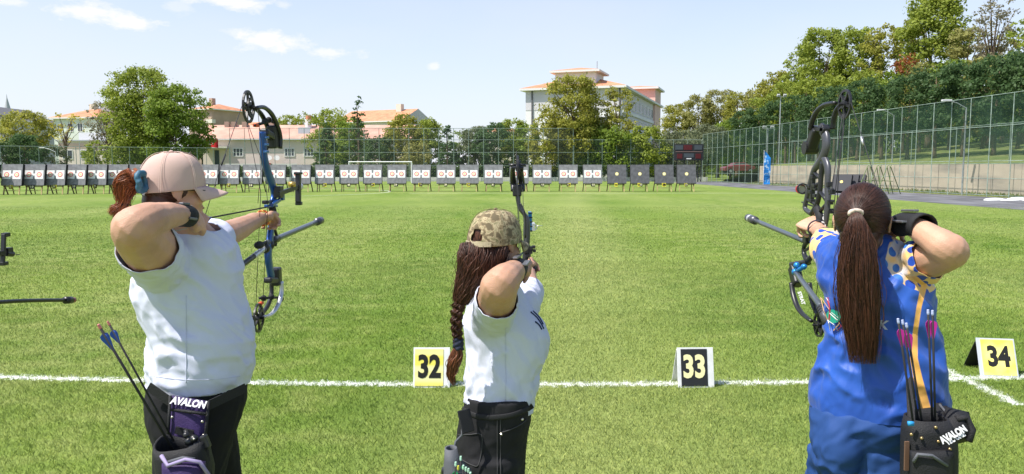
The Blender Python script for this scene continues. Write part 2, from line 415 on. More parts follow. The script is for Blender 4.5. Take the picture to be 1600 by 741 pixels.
# terrace slope (park lawn)
slope_m = mat('park_lawn', (.11, .16, .035), .95, col2=(.22, .24, .08), vscale=.6, bump=.4, bscale=9, detail=6)
def slope_z(s, off): return 1.9 + max(0, off - 3) * .115
me_v = []; me_f = []; nx = 12; ny = 20
for j in range(ny + 1):
    for i in range(nx + 1):
        s = -14 + (Lw + 14) * j / ny; off = wo + .25 + 60 * (i / nx) ** 1.5
        p = FW(s, off, 0); me_v.append((p.x, p.y, slope_z(s, off) + .15 * mnoise.noise(Vector((p.x * .1, p.y * .1, 0)))* min(1, off-wo)))
for j in range(ny):
    for i in range(nx):
        a = j * (nx + 1) + i; me_f.append((a, a + 1, a + nx + 2, a + nx + 1))
# skirt at the far end so that the bank meets the ground
base = len(me_v); 
for i in range(nx + 1):
    q = me_v[ny * (nx + 1) + i]; me_v.append((q[0] + fdir.x * 14, q[1] + fdir.y * 14, -.1))
for i in range(nx):
    a = ny * (nx + 1) + i; me_f.append((a, a + 1, base + i + 1, base + i))
me = bpy.data.meshes.new('grass_bank'); me.from_pydata(me_v, [], me_f)
tag(link('grass_bank', me, slope_m, smooth=True), kind='structure')
# grass verge at the wall foot
verge = mat('verge_grass', (.13, .18, .04), .95, col2=(.24, .25, .09), vscale=2.5, bump=.5, bscale=14)
mb = MB(); pts = [FW(0, .1, .012), FW(Lw, .1, .012), FW(Lw, wo, .012), FW(0, wo, .012)]
mb.add([pts[0], pts[3], pts[2], pts[1]], [(0, 1, 2, 3)]); tag(mb.build('grass_verge', verge), kind='structure')
def weeds():
    rng = np.random.default_rng(5); n = 5200
    s = rng.uniform(0, Lw, n); off = rng.uniform(.9, wo - .03, n) ** 1.0; h = rng.uniform(.08, .30, n) * (.35 + .65 * rng.uniform(0, 1, n))
    a = rng.uniform(0, 6.28, n); w = .03
    bx = FS.x + fdir.x * s + FN.x * off; by = FS.y + fdir.y * s + FN.y * off
    V = np.zeros((n, 4, 3)); dx, dy = np.cos(a) * w, np.sin(a) * w; lx = rng.normal(0, .05, n); ly = rng.normal(0, .05, n)
    V[:, 0] = np.stack([bx - dx, by - dy, 0 * h], 1); V[:, 1] = np.stack([bx + dx, by + dy, 0 * h], 1); V[:, 2] = np.stack([bx + dx * .5 + lx, by + dy * .5 + ly, h], 1); V[:, 3] = np.stack([bx - dx * .5 + lx, by - dy * .5 + ly, h], 1)
    me = quads_mesh('weeds', V.reshape(-1, 3), n); tag(link('weeds', me, verge), 'tufts of weeds along the foot of the concrete wall', 'weeds', kind='stuff')
weeds()
# low fence on the terrace, behind the wall
fence('terrace_fence', FW(0, wo + .9, 1.9), FW(Lw - 6, wo + .9, 1.9), 5.0, [.1, 2.6], [(.05, 2.6, chain)], None, greenp, .035, 'lower green mesh fence standing on top of the concrete wall')
# ------------------------------------------------------------------ fences along the far end
YF = 98.5
def bx_(px, Y): return (px - 800) / FP * Y
greyg = mat('fence_grey_green', (.20, .26, .23), .6, var=.2)
fence('back_fence', (bx_(896, YF), YF, 0), (FB.x, YF, 0), 1.9, [.1, 2.0, 3.7, 5.3], [(.05, 5.3, chain)], None, greyg, .04, 'green mesh fence across the far end, right of the tall centre section')
fence('back_fence', (bx_(362, YF), YF, 0), (bx_(895, YF), YF, 0), 1.92, [.1, 2.0, 3.7, 5.3, 6.75], [(.05, 6.75, chain2)], None, greyg, .04, 'tallest mesh fence behind the goal at the far end')
fence('back_fence', (bx_(-120, 86), 86, 0), (bx_(361, YF), YF, 0), 1.9, [.1, 2.0, 4.25], [(.05, 4.25, chain2)], None, greyg, .04, 'lower mesh fence across the far left end of the field')
# kerb wall
lwall = mat('low_wall_white', (.68, .66, .60), .9, var=.12, vscale=.6)
mb = MB(); mb.bbox(bx_(350, 99.3), FB.x + 1, 99.2, 99.45, 0, .55); tag(mb.build('low_wall', lwall), 'low white wall running behind the far mesh fence', 'wall')
# ------------------------------------------------------------------ goal
goal = empty('football_goal', (bx_(595, 90.5), 90.5, 0), 0, 'white football goal standing behind the row of targets', 'goal')
gw = MT('goal_white', (.8, .8, .8), .5)
for s in (-1, 1):
    mb = MB(); mb.tube([(s * 3.66, 0, 0), (s * 3.66, 0, 2.44)], .06, 8); mb.build('post', gw, goal)
    mb = MB(); mb.tube([(s * 3.66, .06, 2.4), (s * 3.66, 1.0, 2.3), (s * 3.66, 2.0, .05)], .03, 6); mb.build('back_stay', gw, goal)
mb = MB(); mb.tube([(-3.72, 0, 2.44), (3.72, 0, 2.44)], .06, 8); mb.build('crossbar', gw, goal)
mb = MB(); mb.add([(-3.66, .1, 2.4), (3.66, .1, 2.4), (3.66, 1.0, 2.3), (-3.66, 1.0, 2.3), (3.66, 2.0, .05), (-3.66, 2.0, .05)], [(0, 1, 2, 3), (3, 2, 4, 5)]); mb.build('net', net('goal_net', (.5, .5, .5), .15), goal)
# ------------------------------------------------------------------ target butts
foam = mat('target_foam', (.21, .21, .225), .9, var=.18, vscale=5, bump=.3, bscale=40)
foam_d = mat('target_foam_plain', (.115, .115, .13), .9, var=.18, vscale=5, bump=.3, bscale=40)
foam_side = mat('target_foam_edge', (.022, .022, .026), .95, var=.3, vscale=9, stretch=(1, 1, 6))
paper = mat('target_paper', (.80, .80, .80), .7); red = mat('target_red', (.70, .10, .07), .7); gold = mat('target_gold', (.85, .68, .22), .7)
ringw = mat('target_pale', (.80, .70, .64), .7)
wood = mat('stand_wood', (.42, .32, .16), .85, var=.35, vscale=3); woodd = mat('stand_wood_dark', (.10, .065, .04), .85, var=.3)
pl_y = mat('plate_yellow', (.80, .68, .06), .6); pl_k = mat('plate_black', (.03, .03, .03), .6); ink_k = mat('ink_black', (.012, .012, .012), .6); ink_y = mat('ink_cream', (.82, .78, .50), .6)
SB = 1.38
def butt_parts(spot):
    root = empty('archery_target', (0, 0, 0))
    tilt = Matrix.Rotation(R(-11), 3, 'X')
    o0 = Vector((0, 0, .60))
    def T(p): return o0 + tilt @ Vector(p)
    mb = MB()
    vs = [T((x * SB / 2, y, z)) for y in (0, .22) for (x, z) in ((-1, 0), (1, 0), (1, SB), (-1, SB))]
    mb.add(vs, [(0, 1, 2, 3)]); mb.mi = 1; mb.add(vs, [(7, 6, 5, 4), (1, 5, 6, 2), (4, 0, 3, 7), (3, 2, 6, 7), (4, 5, 1, 0)])
    mb.build('foam_board', [foam if not spot else foam_d, foam_side], root)
    if spot:
        mb = MB()
        def dsc(cx, cz, r, y, mi, n=20):
            mb.mi = mi; mb.add([T((cx + r * math.cos(2 * math.pi * k / n), y, cz + r * math.sin(2 * math.pi * k / n))) for k in range(n)], [tuple(range(n))])
        dsc(0, .70, .13, -.006, 0); dsc(0, .70, .105, -.010, 1)
        mb.build('target_spot', [gold, ink_y], root)
    else:
        for s in (-1, 1):
            mb = MB()
            c = s * .335
            def dsc(cx, cz, r, y, mi, n=20):
                mb.mi = mi; mb.add([T((cx + r * math.cos(2 * math.pi * k / n), y, cz + r * math.sin(2 * math.pi * k / n))) for k in range(n)], [tuple(range(n))])
            x0, x1 = (c - .275, c + .275); mb.mi = 0
            poly = [(x0, .42), (x1, .42), (x1, .98), (x0, .98)]
            mb.add([T((x, -.006, z)) for x, z in poly], [(0, 1, 2, 3)])
            xi = x0 if s > 0 else x1; xe = 0.001 * s
            mb.add([T((x, -.006, z)) for x, z in ([(xe, .63), (xi, .63), (xi, .77), (xe, .77)] if s > 0 else [(xi, .63), (xe, .63), (xe, .77), (xi, .77)])], [(0, 1, 2, 3)])
            dsc(c, .70, .180, -.010, 3); dsc(c, .70, .162, -.014, 1); dsc(c, .70, .118, -.018, 3); dsc(c, .70, .050, -.022, 2)
            mb.build('paper_face', [paper, red, gold, ringw], root)
    for s in (-1, 1):
        mb = MB(); mb.bar(T((s * .50, .12, .3)), (s * .52, -.02, 0), .055, .07); mb.build('front_leg', wood, root)
        mb = MB(); mb.bar(T((s * .46, .25, 1.15)), (s * .60, 1.05, 0), .05, .06); mb.build('rear_leg', woodd, root)
    mb = MB(); mb.bar((-.56, .06, .52), (.56, .06, .52), .06, .05); mb.build('ledge', woodd, root)
    mb = MB(); mb.bar((-.52, .04, .27), (.52, .04, .27), .05, .035); mb.build('cross_rail', wood, root)
    return root
proto_pair = butt_parts(False); proto_spot = butt_parts(True)
xs = [-20, 18, 53, 86, 118, 150, 183, 217, 251, 287, 325, 358, 394, 431, 470, 507, 545, 582, 620, 658, 697, 733, 771, 811, 847, 888, 926, 964, 1000, 1038, 1073]
random.seed(3)
usedp = usedq = False; npair = 0
for i, px in enumerate(xs):
    n = 39 - (len(xs) - 1 - i); fy = 299.6 + max(0, (600 - px) / 600.) ** 1.3 * 5.2
    g = G(px, fy); spot = i >= len(xs) - 4
    if spot: o = proto_spot if not usedq else copy_tree(proto_spot); usedq = True
    else: o = proto_pair if not usedp else copy_tree(proto_pair); usedp = True
    o.location = g; o.rotation_euler.z = R(random.uniform(-2, 2) - 3 * max(0, (500 - px) / 500))
    k = len(xs) - 1 - i
    if spot:
        o['label'] = 'dark foam target with a single yellow spot, %s from the right end of the row' % (['first','second','third','fourth'][k])
        o['group'] = 'foam targets with a single spot'
    else:
        o['label'] = 'grey foam target with two paper faces, %s leftwards from the single spot targets' % ((ORD + ['twenty first','twenty second','twenty third','twenty fourth','twenty fifth','twenty sixth','twenty seventh'])[k - 4])
        o['group'] = 'foam targets with paired paper faces'
    o['category'] = 'archery target'
    ev = n % 2 == 0
    mb = MB(); px_ = random.uniform(-.10, .06)
    mb.box((px_, -.03, .50), (.22, .03, .26), Matrix.Rotation(R(-8), 3, 'X')); pl = mb.build('number_plate', pl_y if ev else pl_k, o)
    tm = text_mesh(str(n), .19, .006, 1.0, .002); tm.transform(Matrix.Translation((px_, -.052, .50)) @ Matrix.Rotation(R(90 - 8), 4, 'X'))
    link('digits', tm, ink_k if ev else ink_y, pl)
# ------------------------------------------------------------------ spare boards and tubular stands by the track
fr_g = mat('stand_green_paint', (.16, .22, .09), .6, var=.3, vscale=6)
c0 = G(1313, 302)
for k, (dx, lab) in enumerate(((0, 'frontmost of the dark foam boards leaning beside the track'), (.62, 'middle dark foam board leaning beside the track'), (1.25, 'rearmost dark foam board leaning beside the track, next to the green stands'))):
    b = empty('foam_board', c0 + Vector((dx, dx * .55, 0)), 0, lab, 'foam board', 'foam boards leaning beside the track')
    rot = Matrix.Rotation(R(-38), 3, 'Z') @ Matrix.Rotation(R(-26), 3, 'X')
    mb = MB(); mb.mi = 1; mb.box(rot @ Vector((0, 0, .64)) + Vector((0, 0, .08)), (1.25, .30, 1.25), rot); mb.m[2] = 0; mb.build('slab', [MT('foam_dark', (.06, .06, .066), .9), foam_side], b)
    mb = MB(); mb.disc(rot @ Vector((-.0, -.156, .70)) + Vector((0, 0, .08)), .10, rot @ Vector((0, -1, 0)), .006); mb.build('spot', gold, b)
for k, (px, lab) in enumerate(((1357, 'left one of the green tubular stands leaning near the track'), (1372, 'middle one of the green tubular stands near the track'), (1388, 'right one of the green tubular stands with a long sloping leg'))):
    g = G(px, 303 + k * .5); st = empty('tubular_stand', g, 0, lab, 'stand', 'green tubular stands beside the track')
    for s in (-1, 1):
        mb = MB(); mb.tube([(s * .45 - .35, 0, 0), (s * .08, .1, 1.85), (s * .08 + .12, .15, 1.88)], .028, 6); mb.build('leg', fr_g, st)
        mb = MB(); mb.tube([(s * .12, .1, 1.8), (s * .25 + .75 + .1 * k, .8, 0)], .028, 6); mb.build('rear_leg', fr_g, st)
    mb = MB(); mb.tube([(-.62, .02, .35), (.9, .5, .32)], .024, 6); mb.build('brace', fr_g, st)
    mb = MB(); mb.tube([(-.45, .05, .9), (.35, .2, .85)], .024, 6); mb.build('brace', fr_g, st)
# tarp heap
tp = mat('white_tarp', (.78, .78, .76), .6, bump=.4, bscale=5)
g = G(1590, 314); mb = MB()
for k in range(6):
    mb.sphere(g + Vector((-1.1 + k * .6, random.uniform(-.2, .2), .03)), (.6, .35, .07 + .09 * random.random()), 12, 6)
tag(mb.build('tarp', tp, smooth=True), 'crumpled white sheet lying on the track by the right fence', 'tarp')
# upright low gate frame near tarp
mb = MB(); g = FW(7.2, -.25, 0); rust = mat('rusty_steel', (.16, .11, .08), .8, var=.4)
for dz in (1.2, 2.95): mb.tube([g + Vector((-.1, 0, dz)), g + Vector((.1, -2.0, dz))], .04, 6)
for t in (0, 1): mb.tube([g + Vector((-.1 + .2 * t, -2.0 * t, 0)), g + Vector((-.1 + .2 * t, -2.0 * t, 2.95))], .045, 6)
tag(mb.build('steel_frame', rust), 'rusty square steel frame standing against the right fence', 'frame')
# ------------------------------------------------------------------ scoreboard
sb = empty('scoreboard', P(1076, 240, 95.5).xy.to_3d(), 0, 'dark electronic scoreboard on steel legs in the far right corner', 'scoreboard')
blk = mat('scoreboard_black', (.03, .032, .036), .5); dred = mat('scoreboard_red_glass', (.10, .018, .022), .3); gry = mat('scoreboard_grey', (.07, .085, .10), .5)
zc = P(1076, 238, 95.5).z
mb = MB(); mb.box((0, 0, zc), (3.6, .35, 2.0)); mb.build('cabinet', blk, sb)
mb = MB(); mb.box((0, -.19, zc + .06), (3.3, .04, .09)); mb.build('trim_bar', mat('score_trim', (.20, .13, .12), .6), sb)
mb = MB(); mb.box((-.15, -.19, zc + .58), (1.05, .04, .62)); mb.build('score_window', dred, sb)
for s in (-1, 1):
    mb = MB(); mb.box((s * 1.15, -.19, zc - .48), (.66, .04, .6)); mb.build('score_window', dred, sb)
    mb = MB(); mb.box((s * 1.18 - .05, -.19, zc + .58), (.95, .04, .55)); mb.build('score_window', gry, sb)
mb = MB(); mb.box((0, -.19, zc - .40), (1.2, .04, .50)); mb.build('score_window', gry, sb)
mb = MB(); mb.box((.0, -.2, zc - .80), (.6, .04, .12)); mb.build('maker_plate', paper, sb)
for x in (-1.4, -.5, .8, 1.2, 1.6):
    mb = MB(); mb.tube([(x, .1, 0), (x, .1, zc - 1.0)], .06, 6); mb.build('leg', blk, sb)
mb = MB()
for (a, b) in (((.8, 0), (1.6, 1.6)), ((1.6, 0), (.8, 1.6)), ((-1.4, 0), (-.5, 1.6))): mb.tube([(a[0], .1, a[1]), (b[0], .1, b[1])], .03, 5)
mb.build('bracing', blk, sb)
# ------------------------------------------------------------------ blue banner flag
g = G(1197.5, 290); bf = empty('banner_flag', g, 0, 'tall blue and white feather banner standing at the track edge', 'banner')
mb = MB(); hgt = P(1197, 236, g.y).z
n = 14; vs = []; fs = []
for i in range(n + 1):
    t = i / n; z = .12 + (hgt - .12) * t; w = .42 if t < .82 else .42 - (t - .82) * 1.4
    wv = .06 * math.sin(t * 9); 
    for y in (-.012, .012): vs += [(-.30, wv + y, z), (-.30 + w * 1.55, wv + y + .05 * math.sin(t * 14), z - (.16 if t > .8 else 0) * t)]
for i in range(n):
    a = i * 4; fs += [(a, a + 1, a + 5, a + 4), (a + 3, a + 2, a + 6, a + 7), (a + 1, a + 3, a + 7, a + 5), (a + 2, a, a + 4, a + 6)]
mb.add(vs, fs)
bm_ = mat('banner_cloth', (.02, .22, .62), .7, col2=(.45, .66, .85), vscale=2.2, lohi=(.52, .60), stretch=(1, 1, .9)); mb.build('cloth', bm_, bf)
mb = MB(); mb.tube([(-.32, 0, 0), (-.32, 0, hgt + .1)], .02, 6); mb.build('pole', MT('pole_white', (.7, .7, .7), .5), bf)
mb = MB(); mb.box((-.1, 0, .05), (.6, .6, .10)); mb.build('foot', MT('grey_metal', (.30, .31, .32), .5, .6), bf)
# ------------------------------------------------------------------ lamps and poles
galv = mat('galvanised_steel', (.36, .39, .39), .5, .3, var=.15)
def lamp(px, py_top, py_base, Y, arm, label, cat='lamp post', z0=0.0):
    a = P(px, py_top, Y); b = empty('lamp_post', (a.x, Y, z0), 0, label, cat, None)
    H = a.z - z0
    mb = MB(); mb.tube([(0, 0, 0), (0, 0, H)], [.06, .04], 8); mb.build('pole', galv, b)
    if arm:
        mb = MB(); mb.tube([(0, 0, H - .05), (arm * .55, 0, H + .28), (arm, 0, H + .42)], .035, 6); mb.build('arm', galv, b)
        mb = MB(); mb.box((arm * 1.15, 0, H + .43), (.62, .2, .12)); mb.build('lamp_head', MT('lamp_white', (.6, .6, .6), .4), b, bevel=.03)
    return b
lamp(1510, 168, 300, 49, -1.1, 'grey street lamp with a curved arm rising behind the right fence', z0=0)
lamp(1397, 180, 300, 66, -1.0, 'grey street lamp behind the fence, beside the top of the right bow', z0=1.9)
lamp(87, 237, 270, 88, -1.3, 'grey street lamp with a short arm leaning left behind the left fence')
lamp(124, 222, 270, 92, 0, 'plain white pole standing before the pink house on the left', 'pole')
# floodlight mast
def mast(px, pt, Y, label, z0, small=False):
    a = P(px, pt, Y); b = empty('floodlight_mast', (a.x, Y, z0), 0, label, 'floodlight')
    H = a.z - z0; mb = MB(); mb.tube([(0, 0, 0), (0, 0, H)], [.09, .06], 8); mb.build('pole', galv, b)
    mb = MB(); mb.bar((-.45, 0, H - .1), (.45, 0, H - .1), .05); mb.build('crossarm', galv, b)
    for s in ((-.4, .4) if not small else (-.3, .45)):
        mb = MB(); mb.box((s, -.1, H + .06), (.34, .16, .26), Matrix.Rotation(R(25), 3, 'X')); mb.build('lamp_head', MT('lamp_white', (.6, .6, .6), .4), b, bevel=.02)
mast(1200, 200, 80, 'pole with two cameras on top standing by the fence behind the blue banner', 0)
mast(1220, 150, 90, 'dark lamp on a tall pole among the trees on the right', 1.9, True)
# ================================================================== BUILDINGS
tile_or = mat('roof_tile_orange', (.52, .23, .13), .9, var=.18, vscale=.8, bump=.4, bscale=6)
tile_pk = mat('roof_tile_pink', (.56, .31, .24), .9, var=.15, vscale=.5, bump=.4, bscale=6)
w_white = mat('render_white', (.74, .73, .72), .9, var=.05, vscale=.4); w_cream = mat('render_cream', (.66, .62, .52), .9, var=.06, vscale=.4)
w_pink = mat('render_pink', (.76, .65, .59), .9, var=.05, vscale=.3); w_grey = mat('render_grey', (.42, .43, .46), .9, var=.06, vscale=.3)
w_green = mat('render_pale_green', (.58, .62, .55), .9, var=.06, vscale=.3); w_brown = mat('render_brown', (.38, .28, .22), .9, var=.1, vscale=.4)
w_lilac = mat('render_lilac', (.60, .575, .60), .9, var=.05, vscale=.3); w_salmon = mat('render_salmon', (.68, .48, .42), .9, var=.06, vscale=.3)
r_dark = mat('roof_dark', (.12, .12, .13), .8, var=.2); winm = mat('window_glass', (.05, .06, .08), .15, spec=.6); frm = mat('window_frame', (.75, .75, .74), .6)
fasc = mat('fascia_white', (.72, .70, .68), .8)
class Bld:
    def __init__(s, name, label, A, B, cat='building', z0=0):
        A = Vector((A[0], A[1], z0)); B = Vector((B[0], B[1], z0)); d = B - A; s.L = d.length
        s.root = empty(name, A, math.atan2(d.y, d.x), label, cat)
    def block(s, name, x0, x1, y0, y1, z0, z1, m):
        mb = MB(); mb.bbox(x0, x1, y0, y1, z0, z1); return mb.build(name, m, s.root)
    def hip(s, x0, x1, y0, y1, z, h, m, o=.5, th=.22, gable=False, along='x', name='roof'):
        mb = MB(); mb.mi = 1; mb.bbox(x0 - o, x1 + o, y0 - o, y1 + o, z, z + th); mb.mi = 0
        X0, X1, Y0, Y1 = x0 - o, x1 + o, y0 - o, y1 + o; zz = z + th + .003
        if along == 'x':
            k = 0 if gable else min((Y1 - Y0) / 2, (X1 - X0) / 2 - .05); ym = (Y0 + Y1) / 2
            r0 = (X0 + k, ym, zz + h); r1 = (X1 - k, ym, zz + h)
            mb.add([(X0, Y0, zz), (X1, Y0, zz), (X1, Y1, zz), (X0, Y1, zz), r0, r1], [(0, 1, 5, 4), (2, 3, 4, 5)])
            mb.mi = 2 if gable else 0; mb.add([(X0, Y0, zz), (X1, Y0, zz), (X1, Y1, zz), (X0, Y1, zz), r0, r1], [(1, 2, 5), (3, 0, 4)])
        else:
            k = 0 if gable else min((X1 - X0) / 2, (Y1 - Y0) / 2 - .05); xm = (X0 + X1) / 2
            r0 = (xm, Y0 + k, zz + h); r1 = (xm, Y1 - k, zz + h)
            mb.add([(X0, Y0, zz), (X1, Y0, zz), (X1, Y1, zz), (X0, Y1, zz), r0, r1], [(1, 2, 5, 4), (3, 0, 4, 5)])
            mb.mi = 2 if gable else 0; mb.add([(X0, Y0, zz), (X1, Y0, zz), (X1, Y1, zz), (X0, Y1, zz), r0, r1], [(0, 1, 4), (2, 3, 5)])
        return mb.build(name, [m, fasc, s.gm if gable else m], s.root)
    gm = None
    def win(s, x, z, w, h, y=0, frame=.09, side=False, panes=2, sx=None):
        """window on the front (y) or on the right side (x = sx)"""
        def tr(a, b, c): return (a, y + b, c) if not side else (sx - b, a, c)
        mb = MB()
        def bb(a0, a1, b0, b1, c0, c1):
            p, q = tr(a0, b0, c0), tr(a1, b1, c1); mb.bbox(min(p[0], q[0]), max(p[0], q[0]), min(p[1], q[1]), max(p[1], q[1]), min(p[2], q[2]), max(p[2], q[2]))
        f = frame
        bb(x, x + w, -.08, .02, z, z + f); bb(x, x + w, -.08, .02, z + h - f, z + h)
        bb(x, x + f, -.08, .02, z + f, z + h - f); bb(x + w - f, x + w, -.08, .02, z + f, z + h - f)
        for k in range(1, panes): bb(x + w * k / panes - f * .4, x + w * k / panes + f * .4, -.07, .02, z + f, z + h - f)
        o = mb.build('window', frm, s.root); mb = MB()
        bb(x + f, x + w - f, -.035, .01, z + f, z + h - f); mb.build('pane', winm, o); return o
def zP(py, Y): return P(800, py, Y).z
# grey block far left
Y = 150; b = Bld('apartment_block', 'pale grey apartment block with a dark gable roof at the far left', (bx_(-75, Y), Y), (bx_(27, Y), Y)); b.gm = r_dark
ez = zP(189, Y); b.block('wall', 0, b.L, 0, 14, 0, ez, w_grey); b.hip(0, b.L, 0, 14, ez, 2.9, r_dark, .7, gable=True, along='y')
for zz in (ez - 3.4, ez - 6.8, ez - 10.2):
    for x in (b.L - 2.6, b.L - 5.2, b.L - 8): b.win(x, zz, 1.3, 1.5)
    b.block('balcony', b.L - 12.5, b.L - 9, -1.1, -.01, zz - 1.0, zz - .1, w_white)
# green-cream house
Y = 135; b = Bld('apartment_block', 'pale green and cream house with an orange hip roof behind the thin yellow tree', (bx_(90, Y + 2), Y + 2), (bx_(158, Y), Y)); b.gm = w_cream
ez = zP(185, Y); b.block('wall', 0, b.L, 0, 11, 0, ez, w_green); b.hip(0, b.L, 0, 11, ez, 2.0, tile_or, .6)
b.block('gable_wing', b.L + .0, b.L + 4.2, 2.5, 13, 0, ez + .6, w_cream); b.hip(b.L + .3, b.L + 4.4, 2.5, 13, ez + .62, 1.1, tile_or, .2)
b.block('chimney', 3.6, 4.6, 4.5, 5.5, ez + .5, ez + 2.9, w_cream); b.block('roof_box', 5.8, 7.8, 5, 6, ez + 1.4, ez + 2.5, w_grey)
for x in (.8, 3.0, 5.0): b.win(x, ez - 2.3, 1.1, 1.5)
b.win(b.L + 1.2, ez - 2.2, 1.5, 1.4, y=2.5); b.win(b.L + 1.2, ez - 5.2, 1.5, 1.4, y=2.5)
Y = 127; b = Bld('annex_building', 'low stepped white annex with dark windows, in front of the green and cream house', (bx_(96, Y), Y), (bx_(196, Y), Y))
z1 = zP(221, Y); b.block('wall', 0, b.L, 0, 6, 0, z1, w_pink); b.block('upper_wall', 2.0, b.L, 2.5, 6, z1, zP(206, Y), w_white)
b.block('roof_slab', -.3, b.L + .3, -.3, 2.4, z1, z1 + .22, w_grey); b.block('band', 0, b.L, -.06, 0, z1 - 1.1, z1 - .35, w_salmon); b.block('band', 0, b.L, -.06, 0, .4, 1.9, w_salmon)
for x in (.6, 3.6, 7.2): b.win(x, z1 - 2.9, 1.7, 1.5, y=-.0)
# brown block
Y = 175; b = Bld('apartment_block', 'brown apartment block with a red roof and chimney behind the big left tree', (bx_(300, Y), Y), (bx_(336, Y - 3), Y - 3)); b.gm = w_brown
ez = zP(173, Y); b.block('wall', 0, b.L, 0, 11, 0, ez, w_brown); b.hip(0, b.L, 0, 11, ez, 1.5, tile_or, .7); b.block('chimney', 2.1, 3.1, 4, 5, ez + .6, ez + 3, w_brown)
for k in range(3): b.win(3.0, ez - 2.4 - 3 * k, 1.2, 1.4); b.block('balcony', b.L - .9, b.L + 1.0, -1.0, .0, ez - 3.0 - 3 * k, ez - 2.2 - 3 * k, w_cream)
# far long roof
Y = 210; b = Bld('long_building', 'distant low building showing only its long orange roof, behind the blue bow', (bx_(348, Y), Y), (bx_(452, Y), Y)); b.gm = w_cream
ez = zP(203, Y); b.block('wall', 0, b.L, 0, 12, 0, ez, w_cream); b.hip(0, b.L, 0, 12, ez, 2.2, tile_or, .6)
Y = 250; b = Bld('long_building', 'distant low building with an orange roof, glimpsed between trees left of the big school', (bx_(748, Y), Y), (bx_(815, Y), Y)); b.gm = w_cream
ez = zP(207, Y); b.block('wall', 0, b.L, 0, 10, 0, ez, w_pink); b.hip(0, b.L, 0, 10, ez, 1.9, tile_or, .6)
# pink one storey house
Y = 118; b = Bld('long_house', 'long pinkish single storey house with a tiled roof, solar heater and flag', (bx_(318, Y), Y), (bx_(640, Y), Y)); b.gm = w_pink
ez = zP(219, Y); b.block('wall', 0, b.L, 0, 9, 0, ez, w_pink); b.hip(0, b.L, 0, 9, ez, 2.3, tile_pk, .5, gable=True)
b.block('plinth', 0, b.L, -.05, 0, 0, 1.1, w_salmon)
def lx(px): return bx_(px, Y) - bx_(318, Y)
for px in (374, 454, 484, 520, 556): b.win(lx(px) - .75, zP(245, Y), 1.6, 1.35, frame=.14, panes=3)
b.block('entrance_canopy', lx(322), lx(362), -1.2, -.01, zP(232, Y), zP(229, Y), w_cream); b.block('door', lx(338), lx(345), -.07, 0, 0, zP(235, Y), winm)
b.block('parapet', lx(360), lx(470), -1.6, -1.4, 0, zP(256, Y), w_white)
for px in (424, 436):
    mb = MB(); mb.disc((lx(px), -.5, zP(247, Y)), .42, (.3, -1, .4), .05, 16); b_ = mb.build('satellite_dish', w_white, b.root)
mb = MB(); mb.bbox(lx(421), lx(430), -1.9, -1.65, zP(262, Y), zP(255, Y)); mb.build('red_panel', MT('red_paint', (.5, .05, .05), .5), b.root)
sh = b.block('solar_panel', lx(465), lx(484), 1.2, 1.35, ez + .5, ez + 2.0, MT('solar_panel', (.55, .60, .66), .3)); 
mb = MB(); mb.tube([(lx(476), 3.4, ez + 1.4), (lx(476), 3.4, ez + 3.3)], .5, 12); mb.build('water_tank', w_white, b.root); mb = MB(); mb.tube([(lx(476), 3.4, ez + 3.3), (lx(476), 3.4, ez + 3.9)], .42, 12); mb.build('tank_lid', tile_or, b.root)
for px in (341, 352, 369, 412): b.block('chimney', lx(px), lx(px) + .7, 3.6, 4.3, ez + 1.2, ez + 3.0, w_brown)
# flag
fl = empty('flag', (bx_(325, 112), 112, 0), 0, 'small red flag with a white crescent and star flying before the pink house', 'flag')
fz = zP(222, 112); mb = MB(); mb.tube([(0, 0, 0), (0, 0, fz + 1.4)], .04, 6); mb.build('pole', galv, fl)
mb = MB(); vs = []; 
for i in range(9):
    t = i / 8; 
    for z in (-.62, .62): vs.append((.05 + 1.75 * t, .16 * math.sin(t * 6), fz + z - .25 * t))
mb.add(vs, [(2 * i, 2 * i + 2, 2 * i + 3, 2 * i + 1) for i in range(8)]); fo = mb.build('cloth', MT('flag_red', (.60, .02, .03), .7), fl)
mb = MB(); cr = []
for k in range(25):
    a = R(40 + 280 * k / 24); cr.append((.62 + .34 * math.cos(a), fz - .1 + .34 * math.sin(a)))
for k in range(25):
    a = R(320 - 280 * k / 24 + 0); cr.append((.71 + .27 * math.cos(a) * 1.0, fz - .1 + .27 * math.sin(a)))
n = 25; vs = [(x, -.0 + .16 * math.sin((x - .05) / 1.75 * 6) - .03, z) for x, z in cr]
mb.add(vs, [(i, i + 1, 2 * n - 2 - i, 2 * n - 1 - i) for i in range(n - 1)])
st = []; 
for k in range(10):
    a = R(180 + 36 * k); r = .19 if k % 2 == 0 else .08; st.append((1.06 + r * math.cos(a), .16 * math.sin(1.0 / 1.75 * 6) - .035, fz - .15 + r * math.sin(a)))
mb.add(st, [tuple(range(10))]); mb.build('crescent_and_star', MT('flag_white', (.8, .8, .8), .7), fo)
# second school
Y = 165; A = (bx_(528, Y + 7), Y + 7); B = (bx_(627, Y), Y); b = Bld('school_building', 'cream school building with an orange gable roof behind the spruce', A, B); b.gm = w_grey  # grey gable end has the shade of that side in its colour
ez = zP(190, Y); b.block('wall', 0, b.L, 0, 13, 0, ez, w_cream); b.hip(0, b.L, 0, 13, ez, 2.9, tile_or, .5, gable=True)
b.block('chimney', b.L - 4.3, b.L - 3.0, 5, 6.2, ez + 1.5, ez + 4.2, w_cream)
for fl_ in range(3):
    for g0 in (b.L - 7.2, b.L - 4.6, b.L - 2.2, b.L - 10.5, b.L - 13.):
        b.win(g0, ez - 2.4 - 3.3 * fl_, 1.9, 1.5, panes=3)
b.block('side_shade_sheet', b.L + .01, b.L + .05, 0, 13, 0, ez, w_grey)  # thin grey sheet over the cream wall paints its shaded right side
